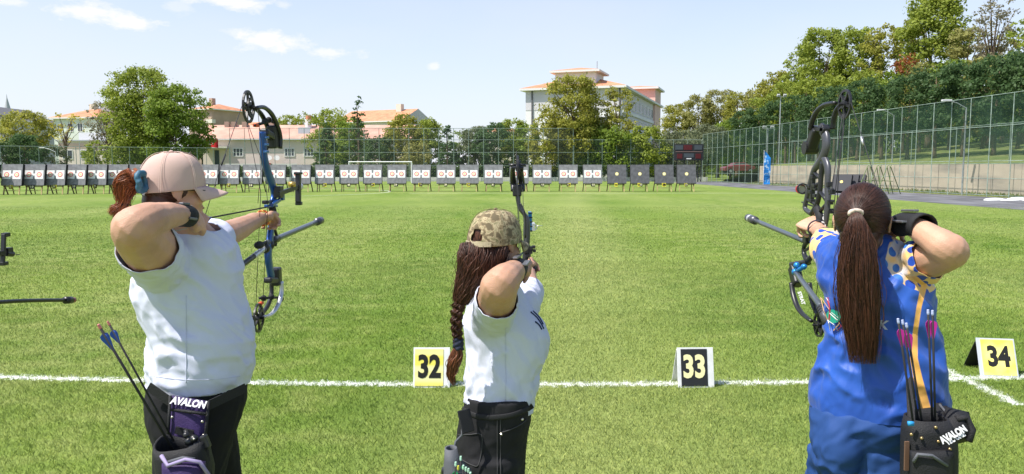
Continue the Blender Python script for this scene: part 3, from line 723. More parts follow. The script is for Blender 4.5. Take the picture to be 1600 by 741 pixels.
# big school
c0 = Vector((19.8, 140)); dS = Vector((15.5, 46)).normalized(); dF = Vector((dS.y, -dS.x))     # front facade runs left to right towards the near corner
A = c0 - dF * 18.2; b = Bld('school_building', 'large white four storey school with red hip roofs, rising behind the big tree', A, c0); ez = 16.1
b.block('wall', 0, b.L, 0, 48, 0, ez, w_white); b.block('upper_band', .02, b.L + .04, -.06, -.0, ez - 3.6, ez - .02, w_lilac)
b.hip(0, b.L, 0, 48, ez, 3.1, tile_or, .95, th=.4, along='y')
b.block('stair_tower', b.L * .30, b.L * .72, 1.0, 8, ez + .4, ez + 3.2, w_white); b.hip(b.L * .30, b.L * .72, 1.0, 8, ez + 3.2, .9, tile_or, .9, th=.35)
b.block('rear_tower', b.L - 8.0, b.L + .5, 38, 47, 0, ez + 3.5, w_salmon); b.hip(b.L - 8.0, b.L + .5, 38, 47, ez + 3.5, .8, tile_or, .8, th=.4)
b.block('drain_pipe', 1.2, 1.45, -.25, -.05, 0, ez, r_dark); b.block('drain_pipe', b.L - .5, b.L - .25, -.25, -.05, 0, ez, r_dark)
b.block('side_shade_sheet', b.L + .01, b.L + .06, .1, 37.9, 0, ez - .02, w_lilac)  # lilac sheet over the white wall, shade of this side put into its colour
for fz_ in (ez - 3.3, ez - 6.9, ez - 10.5, ez - 14.1):
    b.block('spandrel', b.L + .07, b.L + .3, .1, 37.9, fz_ - 1.1, fz_ - .5, w_white)
    for k in range(8):
        b.win(1.6 + 4.6 * k, fz_, 3.4, 2.0, side=True, sx=b.L + .08, panes=4)
    b.win(b.L * .78, fz_ + .2, 1.5, 1.7); b.win(b.L * .33, fz_ + .2, 1.5, 1.7); b.win(b.L * .5, fz_ + .2, 1.5, 1.7)
mb = MB(); mp_ = P(933, 96, 148); mb.tube([(mp_.x, 148, 19), (mp_.x, 148, mp_.z)], .07, 6)
o = mb.build('antenna_mast', galv); o.parent = b.root; o.matrix_parent_inverse = b.root.matrix_world.inverted(); bpy.context.view_layer.update(); o.matrix_parent_inverse = b.root.matrix_world.inverted()
# pale shed seen below the big tree
Y = 112; b = Bld('shed', 'white shed with a pitched roof seen under the big tree near the right targets', (bx_(918, Y), Y), (bx_(948, Y), Y)); b.gm = w_white
b.block('wall', 0, b.L, 0, 5, 0, 3.0, w_white); b.hip(0, b.L, 0, 5, 3.0, 1.6, w_white, .2, gable=True, along='y')
Y = 104; b = Bld('garden_wall', 'beige garden wall behind the single spot targets at the far right end', (bx_(980, Y), Y), (bx_(1098, Y), Y), 'wall')
b.block('wall', 0, b.L, 0, .3, 0, 1.35, w_cream); b.block('coping', -.05, b.L + .05, -.05, .35, 1.353, 1.45, w_grey)
# minaret
mn = empty('minaret', (bx_(20, 420), 420, 0), 0, 'thin pale minaret spire rising behind the grey block at the left', 'minaret')
zt = zP(150, 420); zb = zP(172, 420)
mb = MB(); mb.tube([(0, 0, 0), (0, 0, zb)], 1.5, 12); mb.build('shaft', w_grey, mn)
mb = MB(); mb.tube([(0, 0, zb - 4), (0, 0, zb - 3.3)], 2.2, 12); mb.build('balcony', w_grey, mn); mb = MB(); mb.tube([(0, 0, zb), (0, 0, zt - 1), (0, 0, zt + 1)], [1.7, .25, .04], 12); mb.build('spire', w_grey, mn)
# hills
def hills():
    vs = []; fs = []; n = 90
    for i in range(n + 1):
        x = -3200 + 6400 * i / n
        h = 120 + 75 * mnoise.noise(Vector((x * .0011, 2.3, 0))) + 30 * mnoise.noise(Vector((x * .004, 7.1, 0)))
        h *= .55 + .45 * max(0, min(1, 1 - (x + 900) / 2600.))
        for j, (yy, k) in enumerate(((2700, 0), (2950, .5), (3200, .86), (3420, 1.0), (3800, .7))):
            vs.append((x, yy + 60 * mnoise.noise(Vector((x * .01, j, 1))), -3 + h * k * (1 + .08 * mnoise.noise(Vector((x * .012, j * 3., 5))))))
    for i in range(n):
        for j in range(4):
            a = i * 5 + j; fs.append((a, a + 5, a + 6, a + 1))
    me = bpy.data.meshes.new('hills'); me.from_pydata(vs, [], fs)
    tag(link('hills', me, mat('dry_hills', (.46, .44, .45), .95, col2=(.36, .37, .40), vscale=.004), smooth=True), kind='structure')
hills()
# ================================================================== PARKED CAR behind the right fence
def car():
    g = Vector((bx_(1168, 93), 93, 0)); x0 = FW((93 - FS.y) / fdir.y, 3.8, 0)
    c = empty('parked_car', (x0.x + 1.2, 101, 1.0), R(8), 'dark red car parked beyond the right fence near its far corner', 'car')
    body = MT('car_red', (.22, .05, .055), .3, .2, coat=.5)
    prof = [(-2.1, .35), (-2.12, .75), (-1.9, .92), (-1.2, 1.0), (-.6, 1.42), (.7, 1.46), (1.35, 1.05), (2.0, .95), (2.12, .7), (2.1, .35)]
    mb = MB()
    L1 = [(x, -.82 if z < 1.1 else -.66, z) for x, z in prof]; L2 = [(x, .82 if z < 1.1 else .66, z) for x, z in prof]
    mb.rings([L1, L2]); mb.build('body', body, c, bevel=.05)
    mb = MB(); mb.add([(-1.05, -.80, 1.05), (1.15, -.80, 1.06), (.65, -.70, 1.38), (-.55, -.70, 1.36)], [(0, 1, 2, 3)]); mb.build('side_window', winm, c)
    for x in (-1.35, 1.35):
        for y in (-.80, .80):
            mb = MB(); mb.disc((x, y, .33), .33, (0, 1, 0), .2, 18); w_ = mb.build('wheel', MT('tyre', (.02, .02, .02), .9), c); mb = MB(); mb.disc((x, y * 1.13, .33), .2, (0, 1, 0), .03, 12); mb.build('rim', galv, w_)
car()
# ================================================================== TREES
def leafmat(name, c1, c2, c3=None):
    m = bpy.data.materials.new(name); m.use_nodes = True; nt = m.node_tree; N = nt.nodes; L = nt.links; b = N['Principled BSDF']
    at = N.new('ShaderNodeAttribute'); at.attribute_name = 'rnd'; cr = N.new('ShaderNodeValToRGB'); L.new(at.outputs['Fac'], cr.inputs[0])
    cr.color_ramp.elements[0].color = (*c1, 1); cr.color_ramp.elements[1].color = (*c2, 1)
    if c3: e = cr.color_ramp.elements.new(.9); e.color = (*c2, 1); cr.color_ramp.elements[-1].color = (*c3, 1)
    L.new(cr.outputs[0], b.inputs['Base Color']); b.inputs['Roughness'].default_value = .55; b.inputs['Specular IOR Level'].default_value = .25
    tr = N.new('ShaderNodeBsdfTranslucent'); L.new(cr.outputs[0], tr.inputs[0]); ms = N.new('ShaderNodeMixShader'); ms.inputs[0].default_value = .50
    L.new(b.outputs[0], ms.inputs[1]); L.new(tr.outputs[0], ms.inputs[2]); L.new(ms.outputs[0], N['Material Output'].inputs[0]); return m
LM = {
 'mid': leafmat('leaf_mid', (0.137, 0.205, 0.028), (0.262, 0.353, 0.051), (0.376, 0.433, 0.091)),
 'light': leafmat('leaf_light', (0.194, 0.251, 0.032), (0.353, 0.410, 0.068), (0.479, 0.479, 0.114)),
 'yellow': leafmat('leaf_yellow', (.24, .25, .04), (.41, .40, .075), (.50, .45, .11)),
 'gold': leafmat('leaf_gold', (.40, .35, .045), (.60, .52, .08), (.65, .56, .12)),
 'olive': leafmat('leaf_olive', (0.228, 0.228, 0.063), (0.388, 0.376, 0.125), (0.479, 0.433, 0.171)),
 'dark': leafmat('leaf_dark', (0.057, 0.103, 0.034), (0.125, 0.194, 0.063), (0.194, 0.251, 0.080)),
 'cedar': leafmat('leaf_cedar', (0.051, 0.103, 0.036), (0.114, 0.188, 0.068), (0.182, 0.251, 0.097)),
 'dry': leafmat('leaf_dry', (.22, .20, .12), (.34, .31, .20), (.40, .37, .25)),
 'rust': leafmat('leaf_rust', (.24, .08, .03), (.40, .14, .05), (.45, .18, .07)),
 'grey': leafmat('leaf_greygreen', (.12, .14, .07), (.23, .26, .14), (.32, .35, .22)),
}
bark = mat('bark', (.13, .095, .065), .95, var=.4, vscale=3, bump=.5, bscale=10, stretch=(1, 1, .3)); bark_p = mat('bark_pale', (.30, .28, .24), .95, var=.3, vscale=3, bump=.4, bscale=10)
def crown_mesh(nm, rng, rx, ry, h, z0, shape, nclump, leaf, dens, key):
    """clumps of leaf faces through the crown's volume"""
    outV = []; outR = []
    def prof(t):
        if shape == 'round': return np.sqrt(np.maximum(0, 1 - (2 * t - 1) ** 2)) ** .8
        if shape == 'poplar': return np.minimum(1, np.sqrt(np.maximum(0, t * 6)) * .8) * np.sqrt(np.maximum(0, 1 - t ** 2.2))
        if shape == 'cone': return np.maximum(.06, (1 - t) ** .85) * np.minimum(1, .45 + t * 5)
        if shape == 'vase': return np.sqrt(np.maximum(0, 1 - (1.35 * t - .8) ** 2 * 1.2)) * (.55 + .45 * t)
        return np.ones_like(t)
    t = rng.uniform(.04, .97, nclump); a = rng.uniform(0, 2 * np.pi, nclump); q = rng.uniform(.25, 1, nclump) ** .45
    wob = 1 + .16 * np.sin(a * 3 + rng.uniform(0, 6)) + .10 * np.sin(a * 5 + t * 9)
    pr = prof(t) * q * wob
    cx = rx * pr * np.cos(a); cy = ry * pr * np.sin(a); cz = z0 + h * (t if shape != 'round' else t ** .9)
    R_ = min((rx + ry) / 2, h / 2)
    cr = R_ * rng.uniform(.17, .33, nclump) * (.55 + .45 * prof(t))
    if shape == 'cone': cr *= .85
    cen = []
    for i in range(nclump):
        n = int(dens * .74 * 4 * math.pi * cr[i] ** 2 / leaf ** 2)
        d = rng.normal(0, 1, (n, 3)); d /= np.linalg.norm(d, axis=1)[:, None]
        rad = cr[i] * rng.uniform(.25, 1.0, n) ** .5 * (1 + .24 * rng.normal(0, 1, n))
        sq = np.array([1.15, 1.15, .72 if shape != 'cone' else .5])
        p = np.array([cx[i], cy[i], cz[i]]) + d * rad[:, None] * sq
        if shape == 'cone': p[:, 2] -= .25 * np.hypot(p[:, 0] - cx[i], p[:, 1] - cy[i])
        # leaf normal: outwards, loosened
        nn = d + rng.normal(0, .55, (n, 3)); nn[:, 2] += .35; nn /= np.linalg.norm(nn, axis=1)[:, None]
        u = np.cross(nn, rng.normal(0, 1, (n, 3))); u /= np.linalg.norm(u, axis=1)[:, None] + 1e-9; v = np.cross(nn, u)
        sz = leaf * rng.uniform(.4, 1.35, n)[:, None] * .62
        V = np.zeros((n, 4, 3)); V[:, 0] = p - u * sz; V[:, 1] = p + v * sz * .62; V[:, 2] = p + u * sz * 1.05; V[:, 3] = p - v * sz * .62
        outV.append(V.reshape(-1, 3)); base = rng.uniform(-.18, .18); outR.append(np.clip(rng.uniform(.1, .9, n) * .8 + base + .1, 0, 1))
        cen.append((cx[i], cy[i], cz[i]))
    V = np.concatenate(outV); r = np.concatenate(outR); me = quads_mesh(nm, V, len(r))
    at = me.attributes.new('rnd', 'FLOAT', 'FACE'); at.data.foreach_set('value', r.astype(np.float32)); me.materials.append(LM[key])
    return me, cen
def tree(px, w, ytop, Y, label, key='mid', shape='round', ybot=None, seed=1, z0=0.0, name='tree', leaf=.26, dens=1.0, ncl=None, group=None, pale=False, trunk_r=None, ry=None, limbs=9, cat='tree', x=None):
    rng = np.random.default_rng(seed); s = Y / FP
    if px > 480 and ytop > 160 and Y < 112 and key not in ('gold', 'dry'): w *= 1.28; dens *= 1.25; ybot = max(ybot or 0, 276)
    X = bx_(px, Y) if x is None else x; top = P(px, ytop, Y).z; rx = w * s / 2
    zb = (P(px, ybot, Y).z if ybot else z0 + (top - z0) * .22); zb = max(zb, z0 + .2); h = top - zb
    ncl = ncl or int(34 + 6.5 * rx * h ** .7)
    t = empty(name, (X, Y, z0), 0, label, cat, group)
    me, cen = crown_mesh('foliage', rng, rx * .82, (ry or rx) * .82, h * 1.03, zb - z0, shape, ncl, leaf, dens, key)
    o = bpy.data.objects.new('foliage', me); COL.objects.link(o); o.parent = t
    tr = trunk_r or max(.08, .020 * (top - z0)); mb = MB()
    H = (top - z0) * (.72 if shape == 'round' else .93); bend = rng.normal(0, .25, 2)
    pts = [Vector((bend[0] * q * q, bend[1] * q * q, H * q)) for q in (0, .08, .3, .55, .8, 1)]
    mb.tube(pts, [tr * 1.35, tr, tr * .8, tr * .55, tr * .3, tr * .1], 8)
    idx = rng.choice(len(cen), min(limbs, len(cen)), replace=False)
    for k in idx:
        c = Vector(cen[k]); q = max(.12, min(.85, (c.z / H) * .62)); b0 = Vector((bend[0] * q * q, bend[1] * q * q, H * q)); m_ = b0.lerp(c, .5) + Vector((0, 0, .1 * (c - b0).length))
        mb.tube([b0, m_, c], [tr * .30, tr * .17, tr * .05], 5, cap=False)
    mb.build('trunk', bark_p if pale else bark, t, smooth=True); return t
def gz(x, y):
    s = (Vector((x, y, 0)) - FS).dot(fdir); off = (Vector((x, y, 0)) - FS).dot(FN)
    return slope_z(s, off) - .1 if off > wo and s < Lw + 2 else 0
# --- left
tree(45, 84, 176, 108, 'light yellow green tree at the far left, before the grey apartment block', 'yellow', 'round', 240, 11, leaf=.26)
tree(8, 60, 222, 98, 'dark bushy pine at the left edge behind the left fence', 'dark', 'round', 278, 12)
tree(42, 70, 212, 101, 'dark green pine under the light tree at the far left', 'cedar', 'round', 276, 13)
tree(84, 50, 228, 104, 'dull green bush tree beside the short street lamp on the left', 'grey', 'round', 276, 14)
tree(107, 62, 178, 106, 'thin golden leaved tree with bare dark branches, left of the big tree', 'gold', 'round', 222, 15, dens=.55, ncl=22, limbs=20, trunk_r=.2)
tree(172, 62, 160, 109, 'half bare greyish brown tree just left of the big tree', 'dry', 'round', 252, 16, dens=.55, limbs=30)
tree(158, 52, 222, 101, 'small bright green tree behind the left targets', 'light', 'round', 278, 17)
tree(205, 70, 215, 106, 'green bushy tree filling in below the big left tree', 'mid', 'round', 278, 171)
tree(228, 112, 111, 104, 'tallest big green tree on the left, its left dome', 'light', 'round', 262, 18, leaf=.28, limbs=14)
tree(279, 104, 134, 102, 'big green tree on the left, its right and lower dome', 'mid', 'round', 268, 19, leaf=.28, limbs=14)
tree(318, 48, 190, 103, 'small green tree at the right foot of the big left tree', 'mid', 'round', 240, 20)
tree(395, 46, 197, 125, 'rounded dark tree behind the roof of the pink house', 'mid', 'round', 224, 21)
tree(452, 46, 181, 128, 'left one of two rounded trees behind the solar heater roof', 'light', 'round', 235, 22)
tree(478, 44, 178, 127, 'right one of two rounded trees behind the solar heater roof', 'light', 'round', 235, 221)
tree(520, 74, 172, 112, 'broad light green tree left of the spruce', 'light', 'round', 262, 23)
tree(512, 50, 190, 104, 'dark green conifer before the pink house, left of the spruce', 'dark', 'cone', 280, 24, name='conifer_tree', dens=1.2)
tree(548, 50, 186, 108, 'mid green tree directly behind the spruce', 'mid', 'round', 270, 241)
tree(563, 62, 150, 105, 'spruce with a bare pointed top left of the goal', 'cedar', 'cone', 274, 25, name='conifer_tree', dens=.8, ncl=90)
tree(592, 44, 215, 103, 'dark shrubby tree right of the spruce, behind the goal', 'dark', 'round', 278, 26)
tree(632, 62, 181, 106, 'tall light green poplar like tree in front of the second school', 'yellow', 'poplar', 276, 27)
tree(670, 56, 188, 107, 'light green tree right of the poplar like one', 'light', 'poplar', 276, 28)
tree(650, 44, 226, 102, 'low brownish green tree behind the goal right post', 'olive', 'round', 280, 29)
tree(700, 46, 196, 103, 'dark pointed conifer right of the two light trees', 'cedar', 'cone', 278, 30, name='conifer_tree')
tree(722, 44, 206, 106, 'mid green tree between two pointed conifers', 'mid', 'round', 278, 31)
tree(742, 50, 200, 104, 'greyish green tree before the far orange roof', 'grey', 'round', 280, 32)
tree(770, 54, 193, 102, 'dense green conifer in the middle, left of the big middle tree', 'cedar', 'round', 280, 33)
tree(800, 56, 190, 107, 'light green tree just left of the white school corner', 'light', 'round', 278, 34)
tree(825, 46, 196, 104, 'mid green tree touching the big middle tree on its left', 'mid', 'round', 280, 341)
tree(852, 50, 178, 100.5, 'yellowish lower left side growth of the big middle tree', 'yellow', 'round', 262, 342)
tree(895, 104, 119, 102, 'big yellow green tree in front of the large white school', 'yellow', 'round', 262, 35, leaf=.28, limbs=16, trunk_r=.45)
tree(905, 84, 190, 104, 'broad green lower tree behind the trunk of the big middle tree', 'mid', 'round', 268, 351)
tree(962, 66, 136, 103, 'second tall tree hiding the school corner, right of the big one', 'yellow', 'round', 255, 36, leaf=.28, limbs=12)
tree(950, 70, 198, 101, 'dark green rounded tree below the school corner', 'mid', 'round', 276, 37)
tree(1008, 60, 199, 100.5, 'bright green rounded bush tree behind the single spot targets', 'light', 'round', 284, 38)
tree(1062, 72, 206, 103, 'grey green half bare shrubby tree left of the scoreboard', 'grey', 'round', 282, 39, dens=.45, limbs=40, pale=True)
tree(1040, 40, 225, 106, 'small dark shrub tree between the bush tree and the scoreboard', 'dark', 'round', 282, 40)
# --- centre right row
row = [(1055, 60, 165, 140, 'yellow', 'leftmost of the olive trees behind the scoreboard'), (1088, 60, 150, 136, 'olive', 'second of the olive trees behind the scoreboard'), (1120, 64, 142, 138, 'olive', 'third of the olive trees, highest above the scoreboard corner'),
       (1150, 60, 146, 132, 'yellow', 'fourth of the olive trees, right above the fence corner'), (1178, 56, 140, 130, 'olive', 'last of the olive trees, meeting the tall trees on the right'), (1100, 80, 198, 118, 'grey', 'low grey green tree behind the scoreboard'), (1140, 70, 190, 122, 'mid', 'low green tree behind the far end of the right fence')]
for i, (px, w, yt, Y, k, lab) in enumerate(row): tree(px, w, yt, Y, lab, k, 'round', 225 if i < 5 else 262, 50 + i)
# --- tall trees on the right
tall = [(1205, 64, 112, 112, 'yellow', 'yellow green tree forming the left step of the tall right trees'), (1238, 70, 84, 104, 'light', 'light green tree stepping up behind the floodlight'), (1275, 86, 46, 98, 'light', 'tall light green tree above the top of the right bow'),
        (1328, 92, 44, 94, 'light', 'broad green tree right of the right bow tip'), (1372, 70, 42, 90, 'yellow', 'yellowish tree left of the rust coloured branches'), (1445, 110, -6, 84, 'light', 'tallest light green tree cut by the top of the picture'),
        (1412, 56, 30, 92, 'olive', 'slim olive tree left of the tallest tree'), (1540, 70, -14, 74, 'dry', 'half bare pale tree reaching the top of the picture'), (1500, 80, 44, 78, 'olive', 'olive tree in the dip between two tallest trees'),
        (1590, 60, 22, 70, 'light', 'green tree at the upper right edge'), (1612, 60, -30, 62, 'mid', 'dark green tree leaning in at the top right corner'), (1560, 70, 60, 76, 'olive', 'olive tree above the dark cedars near the right edge')]
for i, (px, w, yt, Y, k, lab) in enumerate(tall):
    x = bx_(px, Y); tree(px, w, yt, Y, lab, k, 'round', min(240, yt + 165), 80 + i, z0=gz(x, Y), leaf=.27 if k != 'dry' else .2, dens=1.3 if k != 'dry' else .6, limbs=12 if k != 'dry' else 34, ncl=None)
tree(1406, 40, 84, 79, 'tree with rust coloured dead leaves among the green trees on the right', 'rust', 'round', 128, 99, z0=gz(bx_(1406, 79), 79), dens=.7, leaf=.22)
# filler middle layer
midl = [(1192, 60, 150, 108), (1225, 66, 132, 100), (1262, 70, 120, 92), (1300, 70, 118, 88), (1345, 74, 112, 84), (1390, 70, 112, 80), (1432, 76, 100, 76), (1478, 80, 96, 74), (1530, 84, 92, 70), (1585, 84, 84, 64)]
for i, (px, w, yt, Y) in enumerate(midl):
    tree(px, w, yt, Y, 'mid height leafy tree, %s from the left in the layer between tall trees and cedars' % ORD[i], 'light' if i < 5 else ('mid' if i % 2 else 'olive'), 'round', 215, 120 + i, z0=gz(bx_(px, Y), Y), group='mid height leafy trees behind the cedars')
# dark cedars in front
ced = [(1160, 44, 176, 112), (1186, 46, 168, 104), (1212, 50, 158, 96), (1240, 54, 150, 90), (1268, 58, 146, 85), (1300, 60, 136, 80), (1336, 66, 130, 76), (1374, 70, 126, 72), (1414, 76, 118, 68), (1456, 80, 106, 65), (1500, 86, 98, 62), (1548, 92, 92, 59), (1600, 100, 82, 56), (1660, 100, 80, 53)]
for i, (px, w, yt, Y) in enumerate(ced):
    x = bx_(px, Y); tree(px, w * 1.15, yt, Y, 'dark green cedar behind the tall right fence, %s from the left' % ORD[i], 'cedar', 'vase' if i % 2 else 'round', 214 if i > 4 else 222, 140 + i, z0=gz(x, Y), name='cedar_tree', leaf=.22, dens=1.15, limbs=6, group='dark cedars behind the right fence', trunk_r=.17)
rng_t = random.Random(4)
back = [(1230, 118), (1280, 112), (1330, 106), (1380, 100), (1430, 98), (1480, 92), (1530, 88), (1575, 82), (1625, 80)]
for i, (px, Y) in enumerate(back):
    tree(px, 90, 128, Y, 'shaded green tree deep in the park on the right, %s from the left' % ORD[i], 'mid', 'round', 222, 170 + i, z0=gz(bx_(px, Y), Y), leaf=.36, group='shaded trees deep in the park', trunk_r=.2)
# hedge behind the low wall
hg = MB()
rng = np.random.default_rng(77)
for i, (xa, xb, lab) in enumerate(((bx_(360, 101), bx_(560, 101), 'left half of the clipped dark hedge behind the low white wall'), (bx_(565, 101), bx_(905, 101), 'right half of the clipped dark hedge behind the low white wall'))):
    n = int((xb - xa) * 520); p = np.stack([rng.uniform(xa, xb, n), rng.uniform(100.2, 101.6, n), rng.uniform(.05, 1.75, n) * (1 + .1 * rng.normal(0, 1, n))], 1)
    nn = rng.normal(0, 1, (n, 3)); nn /= np.linalg.norm(nn, axis=1)[:, None]; u = np.cross(nn, rng.normal(0, 1, (n, 3))); u /= np.linalg.norm(u, axis=1)[:, None]; v = np.cross(nn, u); s_ = .16
    V = np.zeros((n, 4, 3)); V[:, 0] = p - u * s_; V[:, 1] = p + v * s_; V[:, 2] = p + u * s_; V[:, 3] = p - v * s_
    me = quads_mesh('hedge', V.reshape(-1, 3), n); at = me.attributes.new('rnd', 'FLOAT', 'FACE'); at.data.foreach_set('value', rng.uniform(0, 1, n).astype(np.float32)); me.materials.append(LM['dark'])
    o = bpy.data.objects.new('hedge', me); COL.objects.link(o); tag(o, lab, 'hedge')

# far wood closing the park behind the bank
def wood():
    rng = np.random.default_rng(31); Vs = []; Rs = []
    for k in range(430):
        s = rng.uniform(2, Lw + 150); off = rng.uniform(44, 60) if s < Lw else rng.uniform(18, 60); p = FW(s, off, 0); zg = slope_z(s, off) if s < Lw else 0
        r = rng.uniform(1.6, 3.0); cz = zg + rng.uniform(.4, 7.5); n = int(360)
        d = rng.normal(0, 1, (n, 3)); d /= np.linalg.norm(d, axis=1)[:, None]; q = np.array([p.x, p.y, cz]) + d * (r * rng.uniform(.4, 1, n) ** .5)[:, None]
        nn = d + rng.normal(0, .5, (n, 3)); nn /= np.linalg.norm(nn, axis=1)[:, None]; u = np.cross(nn, rng.normal(0, 1, (n, 3))); u /= np.linalg.norm(u, axis=1)[:, None]; v = np.cross(nn, u); z_ = .28
        V = np.zeros((n, 4, 3)); V[:, 0] = q - u * z_; V[:, 1] = q + v * z_ * .7; V[:, 2] = q + u * z_; V[:, 3] = q - v * z_ * .7; Vs.append(V.reshape(-1, 3)); Rs.append(rng.uniform(0, 1, n))
    V = np.concatenate(Vs); r = np.concatenate(Rs); me = quads_mesh('wood', V, len(r)); at = me.attributes.new('rnd', 'FLOAT', 'FACE'); at.data.foreach_set('value', r.astype(np.float32)); me.materials.append(LM['mid'])
    o = bpy.data.objects.new('distant_wood', me); COL.objects.link(o); tag(o, 'far wood closing off the park behind the trees on the right', 'wood', kind='stuff')
wood()
# ================================================================== PEOPLE
def remeshed(mb, voxel, smooth=4, fac=.5):
    me = mb.mesh('tmp'); o = bpy.data.objects.new('tmp', me); COL.objects.link(o)
    m = o.modifiers.new('r', 'REMESH'); m.mode = 'VOXEL'; m.voxel_size = voxel; m.use_smooth_shade = True
    if smooth: s = o.modifiers.new('s', 'SMOOTH'); s.factor = fac; s.iterations = smooth
    dg = bpy.context.evaluated_depsgraph_get(); dg.update()
    out = bpy.data.meshes.new_from_object(o.evaluated_get(dg)); bpy.data.objects.remove(o); bpy.data.meshes.remove(me)
    out.polygons.foreach_set('use_smooth', [True] * len(out.polygons)); return out
def cutmesh(me, p, n, rad=9e9):
    """removes what lies beyond the plane (p, n), within rad of p: opens a hem"""
    bm = bmesh.new(); bm.from_mesh(me); p = Vector(p); n = Vector(n).normalized()
    vs = [v for v in bm.verts if (v.co - p).length < rad]; vset = set(vs)
    es = [e for e in bm.edges if e.verts[0] in vset and e.verts[1] in vset]; fs = [f for f in bm.faces if all(v in vset for v in f.verts)]
    bmesh.ops.bisect_plane(bm, geom=vs + es + fs, plane_co=p, plane_no=n, clear_outer=True, dist=1e-5)
    bm.to_mesh(me); bm.free(); me.update(); return me
def cutsleeve(me, a, b, t, rad, tilt=(0, 0, 0)):
    """opens the sleeve that runs from a towards b at fraction t; touches only what lies within rad of that axis"""
    a = Vector(a); b = Vector(b); ax = (b - a); L_ = ax.length; ax.normalize(); p = a + ax * (L_ * t); n = (ax + Vector(tilt)).normalized()
    bm = bmesh.new(); bm.from_mesh(me)
    def ok(c):
        d = c - a; k = d.dot(ax); return k > 0 and (d - ax * k).length < rad and (c - p).dot(n) > -.03
    vset = set(v for v in bm.verts if ok(v.co))
    es = [e for e in bm.edges if e.verts[0] in vset and e.verts[1] in vset]; fs = [f for f in bm.faces if all(v in vset for v in f.verts)]
    bmesh.ops.bisect_plane(bm, geom=list(vset) + es + fs, plane_co=p, plane_no=n, dist=1e-5)
    dead = [f for f in bm.faces if all(ok(v.co) for v in f.verts) and (f.calc_center_median() - p).dot(n) > 1e-4]
    bmesh.ops.delete(bm, geom=dead, context='FACES'); bm.to_mesh(me); bm.free(); me.update(); return me
def wrinkle(me, amp, fdir=(0, 0, 1), freq=22, along=4, seed=0, mask=None, ridge=True):
    f = Vector(fdir).normalized(); a = f.orthogonal().normalized(); b = f.cross(a); off = Vector((seed * 3.1, seed * 1.7, seed * 5.3))
    ns = [v.normal.copy() for v in me.vertices]
    for v, n in zip(me.vertices, ns):
        c = v.co; w = mnoise.noise(c * 5 + off) * .06
        q = Vector(((c.dot(f) + w) * along, (c.dot(a) + w) * freq, (c.dot(b) - w) * freq)) + off
        k = mnoise.noise(q)
        if ridge: k = (1 - abs(k) * 2.4) * .55
        k += .35 * mnoise.noise(q * 2.3)
        m = mask(c) if mask else 1.0
        v.co = c + n * (amp * k * m)
    me.update(); return me
def torso_rings(rows, n=28, grow=0.0, sq=2.3, yaw=0.0):
    """rows: (py, left px, right px, distance, half depth) -> level rings that give that outline from the photo's side"""
    out = []
    for (py, xl, xr, Y, hd) in rows:
        c = P((xl + xr) / 2, py, Y); d = Vector((c.x, c.y, 0)).normalized(); lat = Vector((d.y, -d.x, 0))
        if yaw: 
            rm = Matrix.Rotation(yaw, 3, 'Z'); d = rm @ d; lat = rm @ lat
        w = (xr - xl) / 2 * S(Y) * .962 + grow; h = hd + grow; L_ = []
        for j in range(n):
            t = 2 * math.pi * j / n; ct, st = math.cos(t), math.sin(t)
            L_.append(c + lat * (w * math.copysign(abs(ct) ** (2 / sq), ct)) + d * (h * math.copysign(abs(st) ** (2 / sq), st)))
        out.append(L_)
    return out
def limb(mb, pts, n=14, extra=0.0):
    """pts: (px, py, Y, radius m) smooth limb"""
    Pn = [P(a, b, c) for a, b, c, r in pts]; rr = [r + extra for *_, r in pts]
    # Catmull-Rom resample
    out = []; orr = []
    for i in range(len(Pn) - 1):
        p0 = Pn[max(i - 1, 0)]; p1 = Pn[i]; p2 = Pn[i + 1]; p3 = Pn[min(i + 2, len(Pn) - 1)]
        for k in range(6):
            t = k / 6; out.append(.5 * ((2 * p1) + (p2 - p0) * t + (2 * p0 - 5 * p1 + 4 * p2 - p3) * t * t + (3 * p1 - 3 * p2 + p3 - p0) * t ** 3)); orr.append(rr[i] + (rr[i + 1] - rr[i]) * (3 * t * t - 2 * t ** 3))
    out.append(Pn[-1]); orr.append(rr[-1]); mb.tube(out, orr, n)
    mb.sphere(out[0], orr[0], 12, 8); mb.sphere(out[-1], orr[-1], 12, 8)
